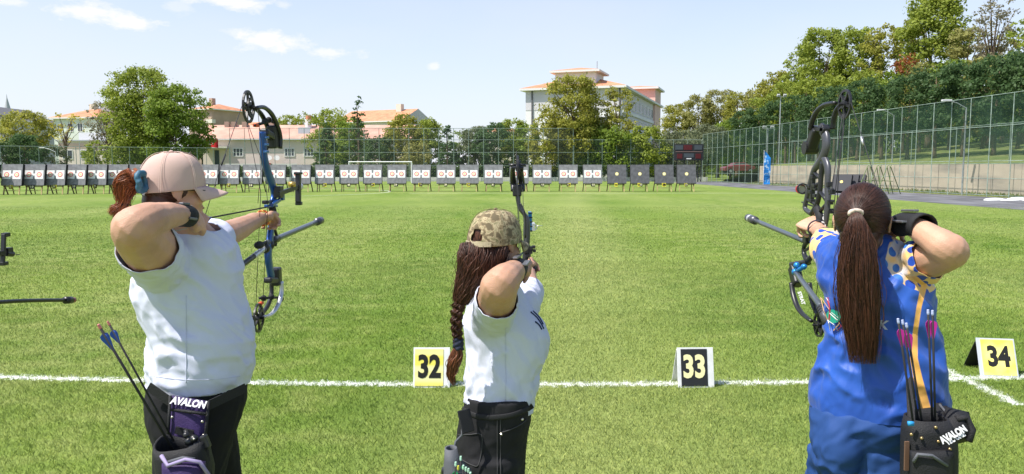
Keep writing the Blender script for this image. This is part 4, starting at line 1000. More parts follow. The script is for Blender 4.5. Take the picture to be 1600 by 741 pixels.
def hand(mb, wrist, d, normal, curls, thumb, L=.175, wr=.027, thumbcurl=.5, side=1, w=.078):
    """palm and five tapered fingers; d = towards the knuckles, normal = out of the back of the hand, curls = bend per finger"""
    d = Vector(d).normalized(); nrm = Vector(normal); nrm = (nrm - d * nrm.dot(d)).normalized(); lat = d.cross(nrm) * side   # lat = towards the little finger
    wrist = Vector(wrist); pl = L * .50
    secs = []
    for t, ww, hh in ((0, .60, .80), (.25, .74, .95), (.6, .96, 1.0), (.9, 1.0, .85), (1.0, .94, .6)):
        c = wrist + d * (pl * t); secs.append([c + lat * (w / 2 * ww * math.cos(a)) + nrm * (.0155 * hh * math.sin(a)) for a in [2 * math.pi * j / 12 for j in range(12)]])
    mb.rings(secs); mb.sphere(wrist + d * pl * .42 - lat * w * .34 - nrm * .006, (.019, .019, .019), 10, 7)
    lens = (.88, 1.0, .93, .74); 
    for k in range(4):
        base = wrist + d * (pl * (.90 if k != 3 else .82)) + lat * (w * (-.36 + .24 * k)); r0 = (.0092, .0096, .0092, .0080)[k]
        seg = [L * .26 * lens[k], L * .155 * lens[k], L * .125 * lens[k]]; ang = 0; p = base - d * .02; pts = [p, base]; rad = [r0, r0 * 1.08]
        p = base; bend = curls[k] if not isinstance(curls[k], (int, float)) else (curls[k] * .9, curls[k] * 1.1, curls[k] * .8)
        for s_, bb in zip(seg, bend):
            ang += bb; dirv = d * math.cos(ang) - nrm * math.sin(ang) + lat * (.05 * (k - 1.2)); p = p + dirv.normalized() * s_; pts.append(p); rad.append(r0 * (.98 if len(pts) == 3 else (.9 if len(pts) == 4 else .72)))
        mb.tube(pts, rad, 10); mb.sphere(pts[-1], rad[-1], 8, 6)
        for q, rq in zip(pts[1:-1], rad[1:-1]): mb.sphere(q, rq * 1.06, 8, 6)
    tb = wrist + d * (pl * .30) - lat * (w * .36); td = Vector(thumb).normalized()
    p1 = tb + td * (L * .20); p2 = p1 + (td * (1 - thumbcurl * .5) + d * .25 - nrm * thumbcurl * .5).normalized() * L * .17; p3 = p2 + (td * (.6 - thumbcurl * .3) + d * .5 - nrm * thumbcurl).normalized() * L * .14
    mb.tube([tb - td * .012, tb, p1, p2, p3], [.011, .0135, .0115, .0105, .0082], 10); mb.sphere(p3, .0082, 8, 6); mb.sphere(p2, .0108, 8, 6); mb.sphere(p1, .0118, 8, 6)
def head_frame(px, py, Y, yaw, pitch=0, roll=0, scale=1.0):
    """face looks along +Y of the frame; yaw > 0 turns it to the right"""
    return Matrix.Translation(P(px, py, Y)) @ Matrix.Rotation(-R(yaw), 4, 'Z') @ Matrix.Rotation(R(pitch), 4, 'X') @ Matrix.Rotation(R(roll), 4, 'Y') @ Matrix.Scale(scale, 4)
def head(mb, F, neck_to, nr=.052):
    sc = F.to_scale().x
    def sp(c, r, nu=16, nv=12, rot=None):
        m = MB(); m.sphere(c, r, nu, nv, rot); mb.add([F @ v for v in map(Vector, m.v)], m.f)
    def tb(pts, rad):
        m = MB(); m.tube(pts, rad, 10); mb.add([F @ Vector(v) for v in m.v], m.f)
    sp((0, -.012, .028), (.074, .094, .088), 24, 16); sp((0, .028, -.035), (.060, .064, .080)); sp((0, .052, -.088), (.034, .034, .026)); sp((0, .03, -.075), (.052, .045, .035))
    for s in (-1, 1):
        sp((s * .036, .055, -.028), (.026, .030, .028)); sp((s * .050, .01, -.06), (.014, .03, .03))
        sp((s * .031, .076, .022), (.024, .012, .008)); sp((s * .030, .073, .004), (.0125, .0125, .0095))
        for (q, r_) in (((s * .078, -.010, .000), (.006, .019, .024)), ((s * .081, -.014, .010), (.005, .016, .016)), ((s * .077, -.004, -.022), (.005, .010, .010))): sp(q, r_, 12, 8)
    tb([(0, .076, .022), (0, .090, .004), (0, .104, -.016), (0, .106, -.026)], [.008, .009, .011, .012]); sp((-.011, .094, -.026), (.008, .010, .008)); sp((.011, .094, -.026), (.008, .010, .008))
    sp((0, .086, -.050), (.022, .011, .0065)); sp((0, .084, -.060), (.019, .011, .0065)); sp((0, .072, -.055), (.034, .022, .024))
    a = F @ Vector((0, -.022, -.045)); b = Vector(neck_to); mb.tube([a, a.lerp(b, .5), b], [nr * .98, nr * .95, nr * 1.15], 16)
def skin_mat(name, c):
    m = mat(name, c, .48, spec=.35, var=.20, vscale=6, bump=.25, bscale=320, detail=9); b = m.node_tree.nodes['Principled BSDF']
    b.inputs['Subsurface Weight'].default_value = .12; b.inputs['Subsurface Radius'].default_value = (.012, .005, .003); b.inputs['Subsurface Scale'].default_value = .6; return m
skinA = skin_mat('skin_fair', (.50, .285, .195)); skinB = skin_mat('skin_tan', (.47, .265, .175)); skinC = skin_mat('skin_light', (.54, .31, .21))
def fabric(name, col, rough=.85, sheen=.0, spec=.2, bscale=900, bump=.12, var=0):
    return mat(name, col, rough, spec=spec, bump=bump, bscale=bscale, sheen=sheen, var=var, vscale=9)
shirtw = fabric('white_cotton', (.585, .605, .735)); blackf = fabric('black_fabric', (.014, .014, .016), .9); denimk = fabric('black_denim', (.018, .018, .020), .85, bump=.3, bscale=700, var=.3)
navy_tr = fabric('navy_polyester', (.020, .062, .215), .72, spec=.25)
def hairmat(name, c1, c2, rough=.42):
    m = bpy.data.materials.new(name); m.use_nodes = True; nt = m.node_tree; N = nt.nodes; L = nt.links; b = N['Principled BSDF']
    at = N.new('ShaderNodeAttribute'); at.attribute_name = 'rnd'; cr = N.new('ShaderNodeValToRGB'); L.new(at.outputs['Fac'], cr.inputs[0])
    cr.color_ramp.elements[0].color = (*c1, 1); cr.color_ramp.elements[1].color = (*c2, 1); L.new(cr.outputs[0], b.inputs['Base Color'])
    b.inputs['Roughness'].default_value = rough; b.inputs['Specular IOR Level'].default_value = .45; return m
h_red = hairmat('hair_red', (.10, .022, .008), (.42, .12, .035)); h_dk = hairmat('hair_dark_brown', (.014, .007, .005), (.075, .030, .018)); h_mid = hairmat('hair_brown', (.022, .010, .007), (.14, .055, .032)); h_aub = hairmat('hair_auburn_dark', (.03, .010, .006), (.12, .035, .018))
def strand_mesh(name, paths, rads, m, parent):
    """paths: list of lists of points -> thin 3-sided tapered strands in one mesh"""
    vs = []; fs = []; rn = []
    rr = random.Random(len(paths))
    for pts, r in zip(paths, rads):
        b0 = len(vs); k = len(pts); g = rr.random(); ph = rr.random() * 6
        for i, p in enumerate(pts):
            t = (pts[min(i + 1, k - 1)] - pts[max(i - 1, 0)]).normalized(); a = t.cross(Vector((.3, .8, .5))).normalized(); b = t.cross(a); q = r * (1 - .75 * max(0, (i / (k - 1) - .75) * 4) ** 1.5)
            for j in range(3): th = ph + 2.0944 * j; vs.append(p + a * (q * math.cos(th)) + b * (q * math.sin(th)))
        for i in range(k - 1):
            for j in range(3): a0 = b0 + i * 3 + j; a1 = b0 + i * 3 + (j + 1) % 3; fs.append((a0, a1, a1 + 3, a0 + 3)); rn.append(g)
    me = bpy.data.meshes.new(name); me.from_pydata(vs, [], fs); at = me.attributes.new('rnd', 'FLOAT', 'FACE'); at.data.foreach_set('value', rn)
    return link(name, me, m, parent, smooth=True)
def crom(pts, n):
    out = []
    for i in range(n):
        u = i / (n - 1) * (len(pts) - 1); k = min(int(u), len(pts) - 2); t = u - k
        p0 = pts[max(k - 1, 0)]; p1 = pts[k]; p2 = pts[k + 1]; p3 = pts[min(k + 2, len(pts) - 1)]
        out.append(.5 * ((2 * p1) + (p2 - p0) * t + (2 * p0 - 5 * p1 + 4 * p2 - p3) * t * t + (3 * p1 - 3 * p2 + p3 - p0) * t ** 3))
    return out
def tail_strands(keys, n, rad, seed, nseg=22, twist=0.0, wave=.004, ends=(.82, 1.0), fly=.06):
    """keys: (point, half width, half depth)"""
    rr = random.Random(seed); C = crom([Vector(k[0]) for k in keys], nseg); A = crom([Vector((k[1], k[2], 0)) for k in keys], nseg); paths = []; rads = []
    for s in range(n):
        a = rr.uniform(0, 6.283); q = rr.random() ** .35; te = rr.uniform(*ends); m = max(4, int(nseg * te)); f = rr.random() < fly; ph = rr.uniform(0, 6.28); fr = rr.uniform(.35, .8); wv = wave * (3.2 if f else 1)
        pts = []
        for i in range(m):
            t = i / (nseg - 1); d = (C[min(i + 1, nseg - 1)] - C[max(i - 1, 0)]).normalized(); vx = Vector((C[i].x, C[i].y, 0)).normalized(); lat = Vector((vx.y, -vx.x, 0)); lat = (lat - d * lat.dot(d)).normalized(); dep = d.cross(lat)
            aa = a + twist * t + .25 * math.sin(ph + t * 5); qq = q * (1 + (.35 * t if f else 0))
            pts.append(C[i] + lat * (A[i].x * qq * math.cos(aa)) + dep * (A[i].y * qq * math.sin(aa)) + Vector((math.sin(ph + i * fr), math.cos(ph * 2 + i * fr), 0)) * wv * min(1, t * 4))
        paths.append(pts); rads.append(rad * rr.uniform(.7, 1.3))
    return paths, rads
def scalp(F, tie, n, rad, seed, cen=(0, -.012, .028), r=(.080, .100, .094), zmin=-.075, front=.62, sag=0.0):
    """strands lying on the skull, swept from the hairline to the tie"""
    rr = random.Random(seed); paths = []; rads = []; T = Vector(((tie[0] - cen[0]) / r[0], (tie[1] - cen[1]) / r[1], (tie[2] - cen[2]) / r[2])); Tl = T.length; T.normalize()
    for _ in range(n):
        while True:
            d = Vector((rr.gauss(0, 1), rr.gauss(0, 1), rr.gauss(0, 1))).normalized()
            if d.y < front and d.z > (-.80 if d.y < .2 else .15): break
        ang = d.angle(T)
        if ang < .15: continue
        pts = []; m = 12; jit = rr.uniform(-.012, .012); lift = rr.uniform(0, .003)
        for i in range(m):
            t = i / (m - 1); q = (d * math.sin((1 - t) * ang) + T * math.sin(t * ang)) / math.sin(ang); k = 1 + (Tl - 1) * max(0, t - .75) * 4 * 1.0 + jit * (1 - t) + lift * 4 * t
            pts.append(F @ Vector((cen[0] + q.x * r[0] * k, cen[1] + q.y * r[1] * k, cen[2] + q.z * r[2] * k)))
        paths.append(pts); rads.append(rad * rr.uniform(.7, 1.3))
    return paths, rads
def hair_base(F, m, parent, back=-.1, name='hair'):
    mb = MB()
    def sp(c, r, nu=24, nv=14):
        q = MB(); q.sphere(c, r, nu, nv); mb.add([F @ Vector(v) for v in q.v], q.f)
    sp((0, -.016, .030), (.0765, .0930, .0910)); sp((0, -.045, -.035), (.062, .058, .065)); me = remeshed(mb, .006, 3)
    at = me.attributes.new('rnd', 'FLOAT', 'FACE'); at.data.foreach_set('value', [.25] * len(me.polygons)); return link(name, me, m, parent)
def cap(F, m, parent, mstrap, zlow=.004, top=.120, rx=.091, ry=.112, cy=-.004, opening=True, brim_l=.072, brim_drop=.030, button=True, seamm=None, hole=(.036, .062)):
    nu, nv = 64, 18; vs = []; fs = []
    def dome(ax, ph, k=1.0):
        z = zlow + (top - zlow) * math.sin(ph) ** 1.0; rr_ = math.cos(ph) ** .62
        x = rx * rr_ * math.sin(ax) * k; y = cy + ry * rr_ * math.cos(ax) * k
        return Vector((x, y, z * (1 if k == 1 else 1) + (k - 1) * .1 + .012 * math.cos(ax) * math.cos(ph)))
    for i in range(nv + 1):
        ph = (math.pi / 2) * min(.985, i / nv)
        for j in range(nu):
            ax = 2 * math.pi * j / nu; p = dome(ax, ph); p += Vector((p.x, p.y - cy, 0)) * (.018 * mnoise.noise(p * 22)); vs.append(F @ p)
    for i in range(nv):
        for j in range(nu):
            a = 2 * math.pi * (j + .5) / nu; da = abs((a - math.pi + math.pi) % (2 * math.pi) - math.pi)
            zc = dome(a, (math.pi / 2) * (i + .5) / nv).z
            if opening:
                u = abs(a - math.pi) * rx / hole[0]; v = (zc - zlow - .010) / hole[1]
                if v > 0 and u * u + v * v < 1: continue
            fs.append((i * nu + j, i * nu + (j + 1) % nu, (i + 1) * nu + (j + 1) % nu, (i + 1) * nu + j))
    fs.append(tuple(nv * nu + j for j in range(nu)))
    me = bpy.data.meshes.new('cap'); me.from_pydata([tuple(v) for v in vs], [], fs); o = link('cap', me, m, parent, smooth=True)
    s_ = o.modifiers.new('thickness', 'SOLIDIFY'); s_.thickness = .003; s_.offset = 1
    sub = o.modifiers.new('sub', 'SUBSURF'); sub.levels = 1; sub.render_levels = 1
    # brim
    vs = []; fs = []; nb, mbn = 22, 7
    for i in range(nb + 1):
        a = R(-62 + 124 * i / nb)
        for j in range(mbn + 1):
            t = j / mbn; p = dome(a, .02); x = p.x * (1 - t * .06); y = p.y + t * brim_l * math.cos(a * 1.22) ** .75 if abs(a * 1.22) < 1.57 else p.y
            z = p.z + .002 - brim_drop * t * .55 - (abs(x) / rx) ** 2 * .032 * t; vs.append(F @ Vector((x, y, z)))
    for i in range(nb):
        for j in range(mbn): a0 = i * (mbn + 1) + j; fs.append((a0, a0 + 1, a0 + mbn + 2, a0 + mbn + 1))
    me = bpy.data.meshes.new('brim'); me.from_pydata([tuple(v) for v in vs], [], fs); b = link('brim', me, m, o, smooth=True); s_ = b.modifiers.new('thickness', 'SOLIDIFY'); s_.thickness = .004
    sm = seamm or m; mb = MB()
    for a in (0, 60, 120, 180, 240, 300):
        pts = []
        for i in range(3 if a == 180 else 0, 15):
            ph = (math.pi / 2) * min(.97, i / 14); p = dome(R(a), ph)
            if a == 180 and p.z < hole[1] + .014: continue
            pts.append(F @ (p + Vector((p.x, p.y - cy, p.z * .4)).normalized() * .0042))
        for w_ in (-1, 1): mb.tube([q + (F.to_3x3() @ Vector((math.cos(R(a)), -math.sin(R(a)), 0))) * (.0028 * w_) for q in pts], .0007, 4)
    mb.build('seam', sm, o); mb = MB(); mb.sphere(F @ Vector((0, cy, top + .004)), (.007, .007, .004), 10, 6); mb.build('button', m, o)
    mb = MB(); L1 = []
    for a in range(142, 219, 6): L1.append(dome(R(a), .03))
    for k in range(len(L1) - 1):
        for (z0_, z1_) in ((-.003, .015),):
            q = [L1[k], L1[k + 1]]; c_ = [F @ (p + Vector((p.x, p.y - cy, 0)).normalized() * e + Vector((0, 0, z))) for p in q for e in (.001, .0065) for z in (z0_, z1_)]
            mb.add(c_, [(0, 4, 5, 1), (2, 3, 7, 6), (1, 5, 7, 3), (0, 2, 6, 4)])
    mb.build('back_strap', mstrap, o); return o
def cloth_obj(me, name, m, parent, thick=.0025):
    me.polygons.foreach_set('use_smooth', [True] * len(me.polygons)); o = link(name, me, m, parent); s_ = o.modifiers.new('thickness', 'SOLIDIFY'); s_.thickness = thick; s_.offset = -1; return o
def bodycol(me, skin): return me
def foot_shoe(parent, g, yaw, m, sole, label=None):
    mb = MB(); q = Matrix.Translation(g) @ Matrix.Rotation(yaw, 4, 'Z')
    t = MB(); t.rings([[Vector((x, y * w, z * h)) + Vector((0, 0, .03)) for (y, z) in ((-.038, 0), (-.04, .02), (-.025, .055), (0, .068), (.025, .055), (.04, .02), (.038, 0))] for (x, w, h) in ((-.075, .75, .9), (-.05, .85, 1.25), (.02, .9, 1.1), (.09, 1.1, .75), (.15, 1.05, .55), (.185, .7, .35))])
    mb.add([q @ Vector(v) for v in t.v], t.f); o = mb.build('shoe', m, parent, smooth=True)
    mb = MB(); t = MB(); t.prism([(-.09, -.036), (.04, -.042), (.14, -.046), (.195, -.02), (.195, .02), (.14, .046), (.04, .042), (-.09, .036)], 0, .032); mb.add([q @ Vector(v) for v in t.v], t.f); mb.build('sole', sole, o)
wsh = MT('shoe_white', (.7, .7, .7), .6); bsh = MT('shoe_black', (.03, .03, .03), .6)
strapm = MT('black_webbing', (.018, .018, .020), .7, bump=.3, bscale=500)
# ---------------------------------------------------------------- left archer
def archer_left():
    F = head_frame(272, 300, 2.46, 52, -2, 0, .93)
    arm_r = [(258, 418, 2.43, .078), (234, 388, 2.28, .079), (212, 360, 2.13, .064), (226, 347, 2.14, .054), (256, 338, 2.23, .042), (288, 336, 2.35, .029), (298, 338, 2.40, .028)]
    arm_l = [(312, 384, 2.66, .068), (340, 372, 2.80, .056), (368, 360, 2.95, .046), (392, 348, 3.08, .036), (408, 341, 3.17, .026)]
    shirt = [(338, 298, 322, 2.52, .045), (352, 286, 334, 2.53, .065), (366, 266, 348, 2.54, .10), (384, 246, 364, 2.55, .125), (405, 232, 372, 2.56, .14), (430, 216, 374, 2.56, .15), (457, 214, 378, 2.56, .155), (485, 226, 383, 2.56, .158), (511, 235, 388, 2.56, .16), (540, 240, 393, 2.56, .165), (572, 236, 392, 2.56, .17), (603, 231, 386, 2.56, .172), (630, 230, 382, 2.56, .172)]
    # body: one continuous skin
    mb = MB(); head(mb, F, P(304, 360, 2.50), .056); mb.rings(torso_rings(shirt, grow=-.014)); limb(mb, arm_r); limb(mb, arm_l)
    hip = P(306, 690, 2.55); ft = (Vector((hip.x - .02, 2.32, .08)), Vector((hip.x + .02, 2.86, .08)))
    for f_, dy in zip(ft, (-.08, .09)): mb.tube([hip + Vector((0, dy, .05)), Vector((f_.x, (hip.y + dy + f_.y) / 2, .47)), f_ + Vector((-.01, 0, 0))], [.085, .052, .036], 12)
    w = P(296, 337, 2.38); hand(mb, w, P(313, 347, 2.45) - w, Vector((.25, -.85, .45)), ((.7, 1.3, .9), (.8, 1.3, .9), (.8, 1.3, .9), (.9, 1.3, .9)), P(316, 330, 2.50) - w, side=-1)
    w = P(405, 342, 3.15); hand(mb, w, P(430, 333, 3.30) - w, Vector((-.35, -.5, .8)), (1.15, 1.15, 1.2, 1.2), P(434, 322, 3.34) - w, side=-1)
    me = remeshed(mb, .0045, 3); wrinkle(me, .0016, (0, 0, 1), 26, 14, 4, ridge=False); me.materials.append(skinA); person = bpy.data.objects.new('person', me); COL.objects.link(person)
    tag(person, 'archer with red ponytail, pink cap and white T-shirt drawing a blue bow', 'person')
    # shirt
    mb = MB(); mb.rings(torso_rings(shirt, grow=.004)); limb(mb, [(262, 424, 2.47, .084), (244, 401, 2.35, .0825), (218, 368, 2.17, .0800)]); limb(mb, [(306, 388, 2.62, .076), (330, 376, 2.74, .070), (346, 368, 2.82, .066)])
    me = remeshed(mb, .006, 5)
    cutsleeve(me, P(262, 424, 2.47), P(212, 360, 2.13), .64, .115, (.12, 0, .0)); cutsleeve(me, P(312, 384, 2.66), P(368, 360, 2.95), .40, .10); cutmesh(me, P(300, 603, 2.55), (-.02, 0, -1))
    cutmesh(me, P(306, 352, 2.50), (.3, .0, 1.0), .10)
    zb = P(300, 603, 2.55).z
    wrinkle(me, .020, (.75, .2, -.55), 12, 2.6, 1, lambda c: .25 + .9 * math.exp(-((c.z - zb - .20) / .14) ** 2) + .5 * math.exp(-((c.z - zb - .45) / .1) ** 2))
    wrinkle(me, .011, (.95, .2, -.1), 15, 2.5, 5, lambda c: math.exp(-((c.z - zb - .10) / .12) ** 2))
    wrinkle(me, .006, (.5, .3, -.8), 26, 5, 21); cutmesh(me, P(300, 603, 2.55) + Vector((0, 0, .012)), (-.02, 0, -1)); so_ = cloth_obj(me, 'shirt', shirtw, person)
    sm_ = MT('shirt_seam', (.53, .55, .67), .9); bvh_strip(so_, [(291, y, 2.3) for y in (462, 500, 540, 575, 598)], .0028, sm_, 'side_seam', .0006)
    bvh_strip(so_, [(240, 588, 2.3), (270, 592, 2.3), (305, 594, 2.3), (345, 592, 2.3), (375, 588, 2.3)], .0022, sm_, 'hem_stitch', .0005)
    # trousers
    tr = [(596, 231, 386, 2.55, .172), (625, 228, 386, 2.55, .178), (650, 230, 378, 2.55, .185), (680, 240, 367, 2.55, .185), (710, 248, 359, 2.55, .18), (741, 256, 351, 2.55, .17), (775, 262, 346, 2.55, .13)]
    mb = MB(); mb.rings(torso_rings(tr))
    for f_, dy in zip(ft, (-.085, .09)): mb.tube([hip + Vector((0, dy, 0)), Vector((f_.x, (hip.y + dy + f_.y) / 2, .47)), f_ + Vector((-.01, 0, -.03))], [.100, .068, .056], 14)
    me = remeshed(mb, .008, 5); cutmesh(me, (0, 0, .07), (0, 0, -1)); wrinkle(me, .005, (1, .2, .3), 18, 4, 9); cloth_obj(me, 'trousers', blackf, person)
    for f_ in ft: foot_shoe(person, Vector((f_.x, f_.y, 0)), R(10), bsh, wsh)
    # hair, cap
    hair_base(F, h_aub, person)
    p1, r1 = scalp(F, (0, -.118, .045), 420, .0009, 5, r=(.0785, .0975, .093)); strand_mesh('scalp_hair', p1, r1, h_aub, person)
    K = [(P(219, 281, 2.36), .018, .018), (P(208, 276, 2.35), .028, .026), (P(197, 286, 2.35), .032, .030), (P(194, 303, 2.35), .026, .024), (P(193, 318, 2.35), .013, .013), (P(187, 329, 2.35), .026, .02), (P(176, 341, 2.35), .020, .012)]
    p1, r1 = tail_strands(K, 1100, .0007, 6, wave=.0025, twist=1.0, ends=(.9, 1.0), fly=.08); tl = strand_mesh('ponytail', p1, r1, h_red, person)
    mb = MB(); mb.disc(P(193, 318, 2.35), .0155, P(190, 330, 2.35) - P(196, 304, 2.35), .014, 16, .006); mb.build('hair_band', strapm, tl, bevel=.003)
    mb = MB(); c = P(221, 284, 2.345)
    for k in range(16): a = k * math.tau / 16; mb.sphere(c + Vector((.004 * math.sin(k * 5), .022 * math.cos(a), .026 * math.sin(a))), (.011, .010, .011), 8, 6)
    me = remeshed(mb, .004, 2); wrinkle(me, .003, (1, 0, 0), 60, 20, 3); sc_ = link('scrunchie', me, MT('scrunchie_blue', (.045, .13, .20), .5), tl)
    capm = MT('cap_pink', (.55, .39, .335), .8, bump=.15, bscale=800, var=.05, vscale=6); cap(F, capm, person, capm, seamm=MT('cap_thread', (.75, .58, .50), .8), rx=.091, ry=.110, cy=-.009, top=.134, hole=(.030, .050), brim_drop=.040, brim_l=.080)
    mb = MB(); mb.disc(F @ Vector((.052, -.108, -.002)), .006, (0, 1, 0), .004, 14, .003); mb.tube([F @ Vector((.052, -.107, .010)), F @ Vector((.054, -.110, -.012))], .004, 6); mb.build('cap_buckle', MT('buckle_white', (.6, .6, .62), .4, .5), person)
    # glasses
    mb = MB()
    for s in (-1, 1):
        mb.tube([F @ Vector((s * .080, .0, .008)), F @ Vector((s * .070, .080, .008)), F @ Vector((s * .052, .098, .008))], .0018, 6)
        cc = Vector((s * .031, .100, .0)); mb.tube([F @ (cc + Vector((.024 * math.cos(t), -.004 * abs(math.cos(t)), .017 * math.sin(t)))) for t in [k * math.tau / 16 for k in range(17)]], .0014, 5)
    mb.tube([F @ Vector((-.008, .103, .004)), F @ Vector((.008, .103, .004))], .0014, 5); mb.build('glasses', MT('glasses_dark', (.03, .03, .035), .3), person)
    eyes(F, person)
    # wrist release strap
    wrist_release([(272, 336, 2.30), (278, 336, 2.325), (284, 336.5, 2.345), (290, 337, 2.36), (296, 339, 2.38)], [.034, .0355, .036, .035, .033], person)
    mb = MB(); a = P(291, 352, 2.37); mb.tube([P(282, 350, 2.33), P(278, 345, 2.31), P(285, 325, 2.34), P(300, 322, 2.4)], .0022, 6); mb.tube([P(262, 356, 2.30), P(275, 361, 2.33), P(292, 357, 2.36)], .0016, 6); mb.build('cord', MT('cord_grey', (.35, .33, .30), .6), person)
    rel = empty('release_aid', P(316, 345, 2.52), 0, 'small black release aid held at the jaw by the archer in the pink cap', 'release aid')
    mb = MB(); q = P(316, 345, 2.52); mb.tube([P(306, 350, 2.46) - q, P(320, 343, 2.56) - q], .008, 8); mb.build('barrel', strapm, rel); mb = MB(); mb.tube([P(318, 345, 2.55) - q, P(318, 352, 2.55) - q, P(315, 356, 2.54) - q], .003, 6); mb.build('trigger', MT('steel', (.5, .5, .52), .3, .9), rel)
    # bracelet of coloured beads
    mb = MB(); c = P(411, 341, 3.185); ax = (P(425, 335, 3.3) - P(400, 345, 3.1)).normalized(); a = ax.orthogonal().normalized(); b = ax.cross(a)
    for row in (-1, 0, 1):
        for k in range(26): mb.mi = (k + row) % 3 % 2; t = k * math.tau / 26; mb.sphere(c + ax * (.006 * row) + (a * math.cos(t) + b * math.sin(t)) * .031, .0042, 6, 4)
    mb.build('bracelet', [MT('bead_orange', (.75, .20, .05), .4), MT('bead_yellow', (.75, .55, .15), .4)], person)
    return person
def eyes(F, person):
    mb = MB()
    for s in (-1, 1):
        q = MB(); q.sphere((s * .030, .0745, .004), (.0128, .0125, .0092), 14, 10); mb.mi = 0; mb.add([F @ Vector(v) for v in q.v], q.f)
        q = MB(); q.sphere((s * .030, .0835, .004), (.0055, .0045, .0055), 10, 8); mb.mi = 1; mb.add([F @ Vector(v) for v in q.v], q.f)
    mb.build('eyes', [MT('eye_white', (.7, .68, .65), .2), MT('eye_dark', (.03, .02, .015), .2)], person, smooth=True)
    mb = MB()
    for s in (-1, 1):
        mb.tube([F @ Vector((s * .014, .088, .028)), F @ Vector((s * .032, .088, .034)), F @ Vector((s * .052, .074, .028))], [.0028, .003, .0012], 6)
    mb.build('eyebrows', h_dk, person)
    mb = MB(); mb.tube([F @ Vector((-.018, .094, -.0555)), F @ Vector((0, .0985, -.055)), F @ Vector((.018, .094, -.0555))], [.0018, .0030, .0018], 6); mb.build('lips', MT('lip_red', (.42, .14, .12), .45), person)
def wrist_release(pts, rad, person):
    mb = MB(); mb.tube([P(*p) for p in pts], rad, 18, cap=False); me = mb.mesh('strap'); o = cloth_obj(me, 'wrist_strap', strapm, person, .005)
    mb = MB(); a, b = P(*pts[1]), P(*pts[3]); d = (b - a).normalized(); up = Vector((0, 0, 1)); up = (up - d * up.dot(d)).normalized(); v = Vector((0, -1, 0)); v = (v - d * v.dot(d)).normalized()
    mb.bar(a + up * (rad[1] + .004) + v * .01, b + up * (rad[3] + .004) + v * .008, .016, .007); mb.build('buckle', MT('buckle_grey', (.18, .18, .19), .35, .5), o, bevel=.002); mb = MB(); mb.bar(a + v * (rad[1] + .003) + up * .008, b + v * (rad[3] + .003) + up * .006, .018, .007)
    mb.build('buckle', MT('buckle_grey', (.18, .18, .19), .35, .5), o, bevel=.002)
